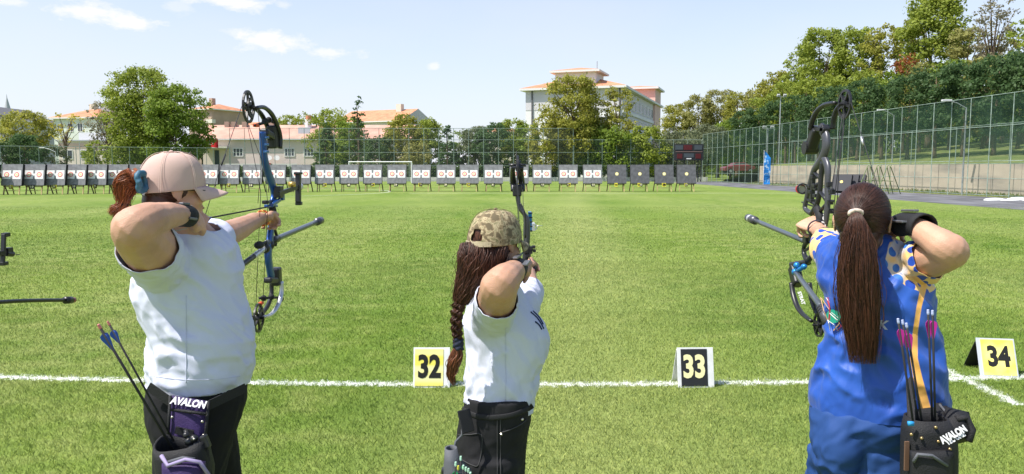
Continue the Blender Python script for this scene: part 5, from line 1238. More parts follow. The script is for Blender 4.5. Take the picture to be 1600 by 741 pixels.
# ---------------------------------------------------------------- middle archer
def archer_mid():
    F = head_frame(775, 382, 2.47, 36, -4, 0, .88)
    arm_r = [(768, 502, 2.55, .064), (774, 480, 2.40, .060), (780, 450, 2.24, .057), (787, 439, 2.24, .051), (799, 428, 2.33, .040), (808, 420, 2.45, .028)]
    arm_l = [(822, 470, 2.75, .05), (826, 450, 2.95, .044), (824, 432, 3.12, .036), (822, 420, 3.26, .026)]
    shirt = [(425, 762, 798, 2.55, .045), (438, 752, 806, 2.55, .07), (450, 740, 812, 2.58, .09), (466, 732, 820, 2.60, .115), (485, 727, 832, 2.60, .125), (505, 723, 850, 2.60, .125), (522, 726, 857, 2.60, .125), (540, 729, 857, 2.60, .122), (560, 731, 852, 2.60, .122), (585, 730, 838, 2.60, .125), (618, 726, 834, 2.60, .135), (650, 725, 832, 2.60, .14)]
    mb = MB(); head(mb, F, P(784, 446, 2.52), .046); mb.rings(torso_rings(shirt, grow=-.013)); limb(mb, arm_r); limb(mb, arm_l)
    hip = P(768, 705, 2.6); ft = (Vector((hip.x - .0, 2.40, .08)), Vector((hip.x + .03, 2.86, .08)))
    for f_, dy in zip(ft, (-.07, .08)): mb.tube([hip + Vector((0, dy, .05)), Vector((f_.x, (hip.y + dy + f_.y) / 2, .45)), f_], [.075, .048, .034], 12)
    w = P(806, 421, 2.43); hand(mb, w, P(820, 408, 2.53) - w, Vector((.1, -.7, .6)), (1.0, 1.1, 1.2, 1.25), P(818, 398, 2.5) - w, side=-1, L=.16, w=.072)
    w = P(822, 421, 3.24); hand(mb, w, P(825, 405, 3.36) - w, Vector((-.35, -.9, .3)), (1.1, 1.15, 1.2, 1.2), P(815, 395, 3.36) - w, side=-1, L=.16, w=.072)
    me = remeshed(mb, .0045, 3); wrinkle(me, .0016, (0, 0, 1), 26, 14, 4, ridge=False); me.materials.append(skinB); person = bpy.data.objects.new('person', me); COL.objects.link(person)
    tag(person, 'archer in camouflage cap, white T-shirt and black jeans with a long brown braid', 'person')
    mb = MB(); mb.rings(torso_rings(shirt, grow=.004)); limb(mb, [(764, 508, 2.58, .071), (772, 488, 2.45, .067), (778, 458, 2.27, .0655)]); limb(mb, [(816, 474, 2.66, .062), (823, 460, 2.84, .060), (826, 450, 2.95, .056)])
    me = remeshed(mb, .006, 5); cutsleeve(me, P(766, 506, 2.58), P(779, 450, 2.22), .72, .10, (.10, 0, .22)); cutsleeve(me, P(822, 470, 2.75), P(824, 432, 3.12), .35, .09)
    zb = P(780, 634, 2.58).z; cutmesh(me, P(780, 636, 2.58), (-.16, 0, -1)); cutmesh(me, P(786, 438, 2.54), (.1, 0, 1), .09)
    wrinkle(me, .017, (.6, .2, -.75), 14, 3.2, 3, lambda c: .3 + .8 * math.exp(-((c.z - zb - .14) / .12) ** 2)); wrinkle(me, .012, (.9, .2, .25), 16, 3.5, 8, lambda c: math.exp(-((c.z - zb - .05) / .08) ** 2)); wrinkle(me, .005, (.5, .3, -.8), 28, 6, 22); cutmesh(me, P(780, 636, 2.58) + Vector((0, 0, .010)), (-.16, 0, -1)); so_ = cloth_obj(me, 'shirt', shirtw, person)
    bvh_strip(so_, [(790, y, 2.3) for y in (512, 540, 570, 600, 626)], .0026, MT('shirt_seam', (.53, .55, .67), .9), 'side_seam', .0006)
    pr_ = MT('print_navy', (.02, .035, .09), .7)
    for pp_ in ([(829, 488), (838, 496), (845, 506), (849, 514)], [(833, 487), (842, 496), (848, 507)], [(836, 503), (842, 508), (846, 515)]): bvh_strip(so_, [(x, y, 2.3) for x, y in pp_], .006, pr_, 'chest_print', .001)
    # navy print on the chest
    tr = [(612, 723, 836, 2.58, .138), (632, 722, 835, 2.58, .142), (655, 714, 833, 2.59, .150), (680, 710, 827, 2.6, .155), (710, 710, 824, 2.6, .152), (741, 712, 822, 2.6, .145), (775, 716, 818, 2.6, .12)]
    mb = MB(); mb.rings(torso_rings(tr))
    for f_, dy in zip(ft, (-.075, .08)): mb.tube([hip + Vector((0, dy, 0)), Vector((f_.x, (hip.y + dy + f_.y) / 2, .45)), f_ + Vector((0, 0, -.03))], [.100, .075, .07], 14)
    me = remeshed(mb, .007, 4); cutmesh(me, (0, 0, .07), (0, 0, -1)); wrinkle(me, .006, (1, .1, .35), 20, 5, 4, lambda c: .3 + .9 * math.exp(-((c.z - .66) / .12) ** 2)); tro = cloth_obj(me, 'jeans', denimk, person)
    # belt, pocket, seams, rivets: strips riding on the surface
    bvh_strip(tro, [(x, y, 2.3) for x, y in ((724, 640), (745, 650), (775, 652), (805, 647), (832, 634))], .018, strapm, 'belt', 0.003)
    th = MT('denim_seam', (.05, .05, .052), .8)
    bvh_strip(tro, [(777, y, 2.3) for y in (654, 672, 690, 710, 741, 760)], .003, th, 'seam', .0015); bvh_strip(tro, [(782, y, 2.3) for y in (654, 672, 690, 710, 741, 760)], .003, th, 'seam', .0015)
    bvh_strip(tro, [(716, 680, 2.3), (735, 679, 2.3), (752, 679, 2.3), (753, 700, 2.3), (748, 726, 2.3), (738, 727, 2.3), (718, 716, 2.3)], .0035, th, 'pocket_seam', .0015)
    bvh_strip(tro, [(782, 676, 2.3), (795, 672, 2.3), (812, 664, 2.3), (822, 656, 2.3)], .0035, th, 'pocket_seam', .0015)
    for q in ((783, 678), (815, 655)):
        h = surf(tro, *q, .003); mb = MB(); mb.sphere(h, .005, 8, 6); mb.build('rivet', MT('rivet', (.55, .52, .45), .3, .9), tro)
    for f_ in ft: foot_shoe(person, Vector((f_.x, f_.y, 0)), R(10), wsh, wsh)
    hb = hair_base(F, h_dk, person)
    p1, r1 = scalp(F, (-.01, -.10, -.04), 900, .0011, 31, r=(.0785, .0965, .093)); strand_mesh('scalp_hair', p1, r1, h_mid, person)
    # loose hair down the nape, gathered into a braid
    K = [(F @ Vector((-.01, -.085, .0)), .062, .035), (P(748, 402, 2.40), .066, .045), (P(738, 428, 2.40), .050, .040), (P(727, 452, 2.40), .034, .028), (P(718, 476, 2.41), .022, .02)]
    p1, r1 = tail_strands(K, 1500, .0007, 16, wave=.004, ends=(.95, 1.0), fly=.04); strand_mesh('loose_hair', p1, r1, h_mid, person)
    K = [(F @ Vector((.055, -.03, -.005)), .02, .03), (F @ Vector((.050, -.055, -.035)), .03, .03), (P(760, 425, 2.42), .035, .03), (P(740, 445, 2.41), .03, .02), (P(722, 466, 2.41), .02, .018)]
    p1, r1 = tail_strands(K, 800, .0007, 17, wave=.003, ends=(.95, 1.0), fly=.04); strand_mesh('loose_hair', p1, r1, h_mid, person)
    C = crom([P(724, 458, 2.41), P(716, 482, 2.40), P(713, 505, 2.40), P(715, 528, 2.41), P(716, 540, 2.41)], 60); allp = []; allr = []; rr = random.Random(9)
    for k in range(3):
        for s in range(170):
            a = rr.uniform(0, 6.28); q = rr.random() ** .5; pts = []
            for i, c in enumerate(C):
                t = i / 59; w_ = t * 19 + .7 * math.sin(t * 7) + k * 2.094 + .25 * math.sin(a * 3); tap = (.0155 - .006 * t) / .0155; rr_ = (.0125 if rr.random() > .02 else .020) * tap * q
                lat = Vector((1, 0, 0)); dep = Vector((0, -1, 0)); pts.append(c + lat * (.013 * tap * math.sin(w_) + rr_ * math.cos(a)) + dep * (.010 * tap * math.sin(2 * w_) + rr_ * math.sin(a)) + Vector((0, 0, .010 * tap * math.cos(w_ * 1) * 0 + rr_ * .3 * math.sin(a + w_))))
            allp.append(pts); allr.append(.0007 * rr.uniform(.7, 1.3))
    br = strand_mesh('braid', allp, allr, h_mid, person)
    K = [(P(716, 540, 2.41), .009, .009), (P(713, 556, 2.41), .020, .014), (P(708, 572, 2.41), .019, .014), (P(705, 588, 2.41), .013, .010), (P(710, 604, 2.41), .004, .004)]
    p1, r1 = tail_strands(K, 260, .0010, 19, wave=.002, ends=(.7, 1.0)); strand_mesh('braid_end', p1, r1, hairmat('hair_tip', (.06, .02, .01), (.26, .09, .04)), person)
    mb = MB(); c = P(716, 538, 2.41)
    for k in range(22): a = k * 2.3; mb.sphere(c + Vector((.012 * math.cos(a), .012 * math.sin(a), -.016 + .0016 * k)), (.008, .008, .006), 8, 6)
    link('hair_band', remeshed(mb, .0035, 1), MT('band_navy', (.02, .025, .05), .7), br)
    camo = bpy.data.materials.new('camouflage'); camo.use_nodes = True; nt = camo.node_tree; N = nt.nodes; L = nt.links; b = N['Principled BSDF']; tc = N.new('ShaderNodeTexCoord'); v = N.new('ShaderNodeTexNoise'); v.inputs['Scale'].default_value = 48; v.inputs['Detail'].default_value = 5; v.inputs['Distortion'].default_value = .6; L.new(tc.outputs['Object'], v.inputs[0])
    cr = N.new('ShaderNodeValToRGB'); cr.color_ramp.interpolation = 'CONSTANT'; L.new(v.outputs[0], cr.inputs[0]); e = cr.color_ramp.elements; e[0].color = (.13, .10, .055, 1); e[1].position = .43; e[1].color = (.24, .18, .10, 1)
    for pz, c_ in ((.5, (.40, .33, .20, 1)), (.56, (.26, .22, .12, 1)), (.62, (.16, .15, .07, 1))): q = e.new(pz); q.color = c_
    L.new(cr.outputs[0], b.inputs['Base Color']); b.inputs['Roughness'].default_value = .9
    cap(F, camo, person, MT('strap_khaki', (.46, .39, .26), .85, bump=.3, bscale=400), rx=.090, ry=.113, cy=-.011, top=.126, zlow=.004, hole=(.024, .044), seamm=MT('thread_khaki', (.20, .16, .09), .8))
    eyes(F, person)
    wrist_release([(797, 430, 2.345), (801, 427, 2.375), (805, 423, 2.41), (809, 418, 2.45)], [.043, .040, .037, .034], person)
    mb = MB(); 
    w = P(829, 421, 3.3); mb.tube([P(821, 436, 3.2), P(828, 428, 3.28), P(834, 418, 3.33), P(836, 410, 3.35)], [.004, .008, .007, .004], 8); mb.build('glove', strapm, person)
    rel = empty('wrist_sling', P(826, 440, 3.3), 0, 'pink and white cord sling with black tips at the grip of the middle bow', 'sling'); q = P(826, 440, 3.3)
    mb = MB(); mb.tube([P(x, y, z) - q for x, y, z in ((816, 446, 3.28), (826, 442, 3.2), (830, 430, 3.2), (835, 420, 3.25))], .006, 8); mb.build('cord', MT('cord_pink', (.62, .16, .22), .6), rel)
    mb = MB(); mb.tube([P(x, y, z) - q for x, y, z in ((817, 437, 3.28), (826, 434, 3.25), (832, 424, 3.25))], .005, 8); mb.build('cord', MT('cord_pale', (.72, .55, .52), .6), rel)
    for a_, b_ in (((834, 423), (836, 417)), ((828, 428), (828, 421))): mb = MB(); mb.tube([P(*a_, 3.24) - q, P(*b_, 3.26) - q], .0085, 8); mb.build('tip', strapm, rel)
    # navy print on the chest, hugging the shirt
    return person, tro
from mathutils.bvhtree import BVHTree
_bv = {}
def bvh(o):
    if o.name not in _bv: me = o.data; _bv[o.name] = BVHTree.FromPolygons([v.co.copy() for v in me.vertices], [tuple(p.vertices) for p in me.polygons])
    return _bv[o.name]
def surf(o, px, py, lift=0.0):
    d = ray(px, py).normalized(); h = bvh(o).ray_cast(Vector((0, 0, CAMH)), d)
    if h[0] is None: return P(px, py, 2.5)
    n = h[1] if h[1].dot(d) < 0 else -h[1]; return h[0] + n * lift
def bvh_strip(o, pts, w, m, name, lift, flat=True):
    C = crom([Vector((a, b, 0)) for a, b, *_ in pts], 4 * len(pts)); Q = [surf(o, c.x, c.y, lift) for c in C]; mb = MB(); mb.tube(Q, [(w / 2, max(.0012, lift * .6)) for _ in Q] if w > .006 else w / 2, 8, side=(0, 0, 1)); return mb.build(name, m, o, smooth=True)
def on_surface(o, me, c, right, up, lift=.002):
    """wraps flat lettering (xy) onto a surface seen from the camera side"""
    for v in me.vertices:
        p = c + right * v.co.x + up * v.co.y; d = (p - Vector((0, 0, CAMH))).normalized(); h = bvh(o).ray_cast(Vector((0, 0, CAMH)), d)
        q = h[0] if h[0] is not None else p; v.co = q - d * (lift + v.co.z)
    me.update(); return me
# ---------------------------------------------------------------- right archer
def jersey_mat():
    m = bpy.data.materials.new('jersey_blue'); m.use_nodes = True; nt = m.node_tree; N = nt.nodes; L = nt.links; b = N['Principled BSDF']
    at = N.new('ShaderNodeAttribute'); at.attribute_name = 'pat'; sp = N.new('ShaderNodeSeparateColor'); L.new(at.outputs['Color'], sp.inputs[0])
    tc = N.new('ShaderNodeTexCoord')
    def noise(sc, st=(1, 1, 1), det=2):
        mp = N.new('ShaderNodeMapping'); mp.inputs['Scale'].default_value = st; L.new(tc.outputs['Object'], mp.inputs[0]); n = N.new('ShaderNodeTexNoise'); n.inputs['Scale'].default_value = sc; n.inputs['Detail'].default_value = det; L.new(mp.outputs[0], n.inputs[0]); return n.outputs[0]
    def ramp(v, p0, p1, c0, c1, mode='LINEAR'):
        r = N.new('ShaderNodeValToRGB'); r.color_ramp.interpolation = mode; r.color_ramp.elements[0].position = p0; r.color_ramp.elements[1].position = p1; r.color_ramp.elements[0].color = (*c0, 1); r.color_ramp.elements[1].color = (*c1, 1); L.new(v, r.inputs[0]); return r.outputs[0]
    def mix(f, a, c):
        x = N.new('ShaderNodeMix'); x.data_type = 'RGBA'; L.new(f, x.inputs[0])
        for i, v in ((6, a), (7, c)):
            if isinstance(v, tuple): x.inputs[i].default_value = (*v, 1)
            else: L.new(v, x.inputs[i])
        return x.outputs[2]
    blue = ramp(noise(5), .35, .65, (.012, .062, .33), (.018, .09, .42))
    vo = N.new('ShaderNodeTexVoronoi'); vo.inputs['Scale'].default_value = 27; vo.inputs['Randomness'].default_value = .85; mp = N.new('ShaderNodeMapping'); mp.inputs['Scale'].default_value = (1.0, .8, .8); L.new(tc.outputs['Object'], mp.inputs[0]); L.new(mp.outputs[0], vo.inputs[0])
    spots = ramp(vo.outputs['Distance'], .40, .44, (.012, .06, .38), (.78, .50, .20)); spots = mix(ramp(noise(9), .50, .56, (0, 0, 0), (1, 1, 1)), spots, mix(ramp(vo.outputs['Distance'], .40, .44, (0, 0, 0), (1, 1, 1)), (.03, .16, .50), (.55, .50, .48)))
    c = mix(ramp(sp.outputs[1], .45, .55, (0, 0, 0), (1, 1, 1)), blue, spots)
    c = mix(ramp(sp.outputs[0], .45, .55, (0, 0, 0), (1, 1, 1)), c, (.80, .42, .10)); L.new(c, b.inputs['Base Color'])
    b.inputs['Roughness'].default_value = .5; b.inputs['Specular IOR Level'].default_value = .4; b.inputs['Sheen Weight'].default_value = .1
    n2 = N.new('ShaderNodeTexNoise'); n2.inputs['Scale'].default_value = 900; bp = N.new('ShaderNodeBump'); bp.inputs['Strength'].default_value = .1; bp.inputs['Distance'].default_value = .005; L.new(n2.outputs[0], bp.inputs['Height']); L.new(bp.outputs[0], b.inputs['Normal'])
    return m
def archer_right():
    F = head_frame(1347, 348, 2.40, 26, 2, 0, 1.0)
    arm_r = [(1400, 418, 2.46, .063), (1444, 408, 2.33, .058), (1483, 394, 2.22, .052), (1474, 385, 2.21, .047), (1450, 368, 2.26, .039), (1430, 355, 2.32, .032), (1416, 350, 2.37, .027)]
    arm_l = [(1312, 412, 2.50, .058), (1302, 395, 2.62, .048), (1293, 378, 2.72, .040), (1284, 365, 2.83, .031), (1276, 357, 2.90, .026)]
    shirt = [(358, 1328, 1366, 2.42, .045), (370, 1316, 1384, 2.44, .06), (380, 1304, 1402, 2.45, .075), (393, 1294, 1418, 2.46, .09), (415, 1285, 1432, 2.46, .105), (440, 1283, 1447, 2.44, .115), (470, 1291, 1453, 2.42, .115), (500, 1297, 1455, 2.42, .108), (530, 1293, 1459, 2.42, .11), (560, 1284, 1464, 2.42, .12), (590, 1275, 1469, 2.42, .13), (620, 1268, 1473, 2.42, .138), (645, 1265, 1476, 2.42, .14), (672, 1264, 1478, 2.42, .14)]
    slim = [(y, xl + (2 if y < 500 else 6), xr - (2 if y < 470 else (28 if y > 520 else 14)), Y, hd - (.01 if y < 600 else .05)) for (y, xl, xr, Y, hd) in shirt]
    mb = MB(); head(mb, F, P(1347, 392, 2.42), .050); mb.rings(torso_rings(slim, grow=-.013)); limb(mb, arm_r); limb(mb, arm_l)
    hL = P(1307, 700, 2.48); hR = P(1376, 700, 2.38); ft = (Vector((hL.x - .0, 2.78, .08)), Vector((hR.x + .02, 2.26, .08)))
    for f_, h_ in zip(ft, (hL, hR)): mb.tube([h_ + Vector((0, 0, .06)), Vector(((f_.x + h_.x) / 2, (h_.y + f_.y) / 2, .46)), f_], [.058, .045, .036], 12)
    w = P(1418, 350, 2.36); hand(mb, w, P(1400, 353, 2.44) - w, Vector((.1, -.85, .5)), ((.6, 1.3, 1.0), (.8, 1.3, 1.0), (.9, 1.3, 1.0), (1.0, 1.3, .9)), P(1396, 342, 2.46) - w, side=1, L=.165)
    w = P(1277, 358, 2.88); hand(mb, w, P(1252, 342, 2.99) - w, Vector((-.30, -.55, .78)), (1.2, 1.2, 1.2, 1.2), P(1268, 330, 3.02) - w, side=-1, L=.185, w=.086, thumbcurl=.2)
    me = remeshed(mb, .0045, 3); wrinkle(me, .0016, (0, 0, 1), 26, 14, 4, ridge=False); me.materials.append(skinC); person = bpy.data.objects.new('person', me); COL.objects.link(person)
    tag(person, 'archer in blue jersey with yellow printed sleeves and a very long dark ponytail', 'person')
    mb = MB(); mb.rings(torso_rings(shirt, grow=.003)); limb(mb, [(1392, 424, 2.47, .070), (1430, 413, 2.37, .0640), (1480, 396, 2.22, .0615)]); limb(mb, [(1314, 414, 2.48, .066), (1302, 397, 2.60, .058), (1290, 378, 2.73, .054)])
    me = remeshed(mb, .0055, 4); cutsleeve(me, P(1400, 420, 2.46), P(1480, 393, 2.22), .64, .095, (.45, 0, .15)); cutsleeve(me, P(1312, 412, 2.50), P(1284, 365, 2.83), .62, .085)
    cutmesh(me, P(1365, 648, 2.42), (0, 0, -1)); cutmesh(me, P(1347, 366, 2.42), (0, 0, 1), .09); zb = P(1365, 648, 2.42).z
    wrinkle(me, .026, (.75, .1, -.65), 13, 2.8, 2, lambda c: .35 + .8 * math.exp(-((c.z - zb - .22) / .13) ** 2)); wrinkle(me, .013, (.45, .3, .8), 18, 3.5, 6, lambda c: math.exp(-((c.z - zb - .50) / .14) ** 2)); wrinkle(me, .003, (.5, .2, .8), 26, 6, 12)
    cutmesh(me, P(1365, 648, 2.42) + Vector((0, 0, .014)), (0, 0, -1))
    at = me.color_attributes.new('pat', 'FLOAT_COLOR', 'POINT'); sh = P(1416, 418, 2.45); shl = P(1306, 404, 2.56); ds = (P(1480, 393, 2.20) - sh).normalized(); dl = (P(1284, 365, 2.83) - P(1312, 412, 2.50)).normalized(); cols = []
    stripe = [(1428, 432), (1444, 446), (1436, 480), (1430, 520), (1428, 560), (1434, 590), (1446, 640), (1452, 665)]; hw = [5, 5, 4, 4, 6, 7, 9, 9]; ys = [q[1] for q in stripe]
    inv = cam.matrix_world.inverted() if False else None
    for v in me.vertices:
        c = v.co; z = c.z - CAMH; dv = c.y * math.cos(PITCH) - z * math.sin(PITCH); px = 800 + FP * c.x / dv; py = 370.5 - FP * (c.y * math.sin(PITCH) + z * math.cos(PITCH)) / dv
        front = 1
        xc = np.interp(py, ys, [q[0] for q in stripe]); h_ = np.interp(py, ys, hw); r_ = max(0, min(1, .5 + (h_ - abs(px - xc)) * .12)) if (432 < py < 680) and c.y < 2.45 else 0
        def tubeg(a, ax, t0, r):
            d = c - a; k = d.dot(ax); q = (d - ax * k).length; return max(0, min(1, .5 + (k - t0) * 60)) * max(0, min(1, .5 + (r - q) * 60))
        g = tubeg(P(1400, 420, 2.46), (P(1480, 393, 2.22) - P(1400, 420, 2.46)).normalized(), -.01, .10); g2 = tubeg(P(1312, 412, 2.50), (P(1284, 365, 2.83) - P(1312, 412, 2.50)).normalized(), .08, .085)
        cols += [r_, max(g, g2), 0, 1]
    at.data.foreach_set('color', cols); jersey = cloth_obj(me, 'jersey', jersey_mat(), person)
    tr = [(636, 1267, 1448, 2.42, .13), (655, 1265, 1446, 2.42, .14), (680, 1267, 1432, 2.42, .11), (705, 1272, 1420, 2.42, .08), (728, 1267, 1420, 2.42, .12)]
    mb = MB(); mb.rings(torso_rings(tr[:4]))
    mb.sphere(P(1308, 690, 2.41), (.080, .100, .13), 18, 14); mb.sphere(P(1380, 688, 2.40), (.084, .100, .13), 18, 14)
    for f_, h_ in zip(ft, (hL, hR)): mb.tube([h_ + Vector((0, 0, .0)), h_ + Vector((0, 0, -.10)), Vector(((f_.x + h_.x) / 2, (h_.y + f_.y) / 2, .46)), f_ + Vector((0, 0, -.03))], [.088, .086, .07, .06], 14)
    me = remeshed(mb, .007, 14); cutmesh(me, (0, 0, .07), (0, 0, -1)); wrinkle(me, .010, (.8, .1, .5), 18, 5, 7, lambda c: .7 + .8 * math.exp(-((c.z - .72) / .1) ** 2)); cloth_obj(me, 'trousers', navy_tr, person)
    for f_ in ft: foot_shoe(person, Vector((f_.x, f_.y, 0)), R(10), wsh, wsh)
    # hair
    hair_base(F, h_dk, person); tie = F.inverted() @ P(1337, 333, 2.29)
    p1, r1 = scalp(F, tuple(tie), 3800, .0007, 21, r=(.0815, .1015, .098)); strand_mesh('scalp_hair', p1, r1, h_dk, person)
    K = [(P(1337, 335, 2.285), .014, .014), (P(1338, 348, 2.275), .026, .022), (P(1339, 372, 2.27), .040, .026), (P(1340, 410, 2.265), .054, .028), (P(1341, 450, 2.265), .058, .028), (P(1344, 490, 2.265), .054, .026), (P(1347, 530, 2.265), .045, .022), (P(1348, 575, 2.265), .036, .016)]
    p1, r1 = tail_strands(K, 3200, .00065, 22, nseg=30, wave=.002, ends=(.80, 1.0), fly=.05); tl = strand_mesh('ponytail', p1, r1, hairmat('hair_ponytail', (.018, .007, .004), (.105, .040, .022)), person)
    mb = MB(); c = P(1337, 333, 2.285)
    for k in range(18): a = k * math.tau / 18; mb.sphere(c + Vector((.019 * math.cos(a), -.004 * math.sin(a) + .002 * math.sin(k * 4), .008 * math.sin(a))), (.006, .006, .007), 8, 6)
    link('hair_tie', remeshed(mb, .003, 1), MT('tie_beige', (.62, .50, .42), .7), tl)
    eyes(F, person)
    wrist_release([(1444, 356, 2.275), (1436, 353, 2.30), (1424, 350, 2.34), (1414, 350, 2.375), (1406, 352, 2.40)], [.043, .041, .036, .037, .036], person)
    # bracelets on the bow wrist
    for (px, py, Y, r_) in ((1276, 357, 2.885, .029), (1288, 372, 2.77, .036)):
        mb = MB(); c = P(px, py, Y); ax = (P(1276, 357, 2.90) - P(1293, 378, 2.72)).normalized(); a = ax.orthogonal().normalized(); b = ax.cross(a)
        mb.tube([c + (a * math.cos(t) + b * math.sin(t)) * (r_ + .002) for t in [k * math.tau / 20 for k in range(21)]], .003, 6)
        mb.build('bracelet', MT('bracelet_dark', (.05, .05, .07), .5), person)
    # badge with ribbons, lettering on the back
    bd = empty('round_badge', surf(jersey, 1305, 491, .012), 0, 'round green badge hanging on the blue jersey beside the ponytail', 'badge'); q = Vector(bd.location); ax = Vector((-q.x, -q.y, CAMH - q.z)).normalized()
    mb = MB(); mb.disc((0, 0, 0), .0215, ax, .006, 24); mb.build('disc', MT('badge_green', (.02, .30, .20), .35), bd)
    mb = MB(); rx_ = ax.cross(Vector((0, 0, 1))).normalized(); uy = rx_.cross(ax); mb.bar(ax * .004 + rx_ * .012 + uy * .010, ax * .004 - rx_ * .012 - uy * .011, .0028, .001, up=ax); mb.bar(ax * .004 + rx_ * .006 + uy * .012, ax * .004 - rx_ * .015 - uy * .004, .0015, .001, up=ax); mb.build('printed_line', MT('print_white', (.8, .8, .8), .6), bd)
    rr = random.Random(3); 
    for k in range(9):
        mb = MB(); p0 = Vector((rr.uniform(-.02, .02), 0, -.012)); p1_ = P(1296 + rr.uniform(-14, 4), 470 - rr.uniform(0, 6), q.y + .03) - q if k < 5 else Vector((rr.uniform(-.015, .02), -.005, -.045)); mb.tube([p0, p0.lerp(p1_, .5) + Vector((rr.uniform(-.01, .01), -.01, rr.uniform(-.01, .01))), p1_], .0014, 5); mb.build('ribbon', [MT('cord_red', (.4, .03, .05), .6), MT('cord_tan', (.6, .36, .2), .6), MT('cord_white', (.7, .7, .72), .6)][k % 3], bd)
    rt = Vector((.93, -.38, 0)); tm = text_mesh('EK', .038, .0012, 1.2, .0003, .1); on_surface(jersey, tm, P(1374, 508, 2.3), Vector((.98, .1, -.1)).normalized(), Vector((.1, 0, 1)).normalized(), .0015); link('lettering', tm, MT('print_grey', (.45, .47, .52), .6), jersey)
    return person, jersey
pL = archer_left(); pM, jeans = archer_mid(); pR, jersey = archer_right()
# ================================================================== BOWS
bk = MT('bow_black', (.016, .016, .018), .38, spec=.5); bkm = MT('bow_black_matt', (.022, .022, .024), .7); blu = mat('bow_blue_anodised', (.014, .08, .30), .30, .45, spec=.6, coat=.3); sil = MT('bow_silver', (.62, .62, .64), .35, .6)
gun = mat('bow_gunmetal', (.10, .10, .11), .38, .55); redp = MT('bow_red_plastic', (.70, .09, .03), .4); strg = MT('bow_string', (.03, .03, .035), .6); rodm = mat('stabiliser_carbon', (.10, .115, .13), .3, .3, spec=.6); cyan = MT('bow_bright_blue', (.03, .22, .55), .3, .5)
def Bp(X): return lambda px, py, dx=0.0: PX(px, py, X) + Vector((dx, 0, 0))
def addp(root, name, mb, m, parent=None, smooth=True, bevel=0):
    """parts are modelled in place, then moved into the frame of their thing"""
    off = Vector(root.location); par = parent if parent is not None else root
    mb.v = [tuple(Vector(v) - off) for v in mb.v]; return mb.build(name, m, par, smooth=smooth, bevel=bevel)
def camwheel(root, c, r, ax=(1, 0, 0), m=None, ecc=.8, tilt=0.0):
    m = m or bk; mb = MB(); c = Vector(c)
    mb.disc(c, r, ax, .007, 28, r * .84); 
    for k in range(5): a = tilt + k * math.tau / 5; mb.bar(c, c + Vector((0, math.cos(a), math.sin(a))) * r * .88, .006, .009, up=(1, 0, 0))
    mb.disc(c, r * .30, ax, .016, 18); w = addp(root, 'cam_wheel', mb, m, smooth=False)
    mb = MB(); mb.disc(c + Vector((.008, r * .12, -r * .05)), r * .62, ax, .006, 22, r * .46); mb.disc(c + Vector((.0, 0, 0)), r * .10, ax, .046, 10); addp(root, 'string_track', mb, m, w, smooth=False)
    return w
def strings(root, pts, r=.0014, name='bowstring'):
    mb = MB(); mb.tube(pts, r, 6); return addp(root, name, mb, strg)
def tubep(root, name, pts, rad, m, n=10, side=(1, 0, 0), res=4, parent=None):
    mb = MB(); C = crom([Vector(p) for p in pts], res * (len(pts) - 1) + 1); 
    if isinstance(rad, list):
        A = [Vector((*((r, r) if isinstance(r, (int, float)) else r), 0)) for r in rad]; A = crom(A, len(C)); rr_ = [(max(.0005, a.x), max(.0005, a.y)) for a in A]
    else: rr_ = rad
    mb.tube(C, rr_, n, side=side); return addp(root, name, mb, m, parent)
def arrow(name, a, b, label, vane, group=None, nock=None, vanes=.04, r=.0028, vr=.0075, shaft=None):
    a = Vector(a); b = Vector(b); o = empty(name, a, 0, label, 'arrow', group); d = (b - a).normalized(); L_ = (b - a).length
    mb = MB(); mb.tube([Vector((0, 0, 0)) + d * .012, d * L_], r, 8); mb.build('shaft', shaft or bkm, o, smooth=True)
    mb = MB(); mb.tube([Vector((0, 0, 0)), d * .010, d * .014], [r * 1.0, r * 1.25, r], 8); mb.build('nock', nock or vane, o)
    s = d.orthogonal().normalized(); t = d.cross(s)
    for k in range(3):
        an = k * math.tau / 3 + .4; q = s * math.cos(an) + t * math.sin(an); w_ = d.cross(q) * .0006; mb = MB(); pr = [(.030, 0), (.036, vr * .9), (.045, vr), (.030 + vanes, .0)]
        vs = [d * u + q * (v + r * .8) + e for e in (w_, -w_) for u, v in pr]; mb.add(vs, [(0, 1, 2, 3), (7, 6, 5, 4), (0, 4, 5, 1), (1, 5, 6, 2), (2, 6, 7, 3)]); mb.build('vane', vane, o)
    return o
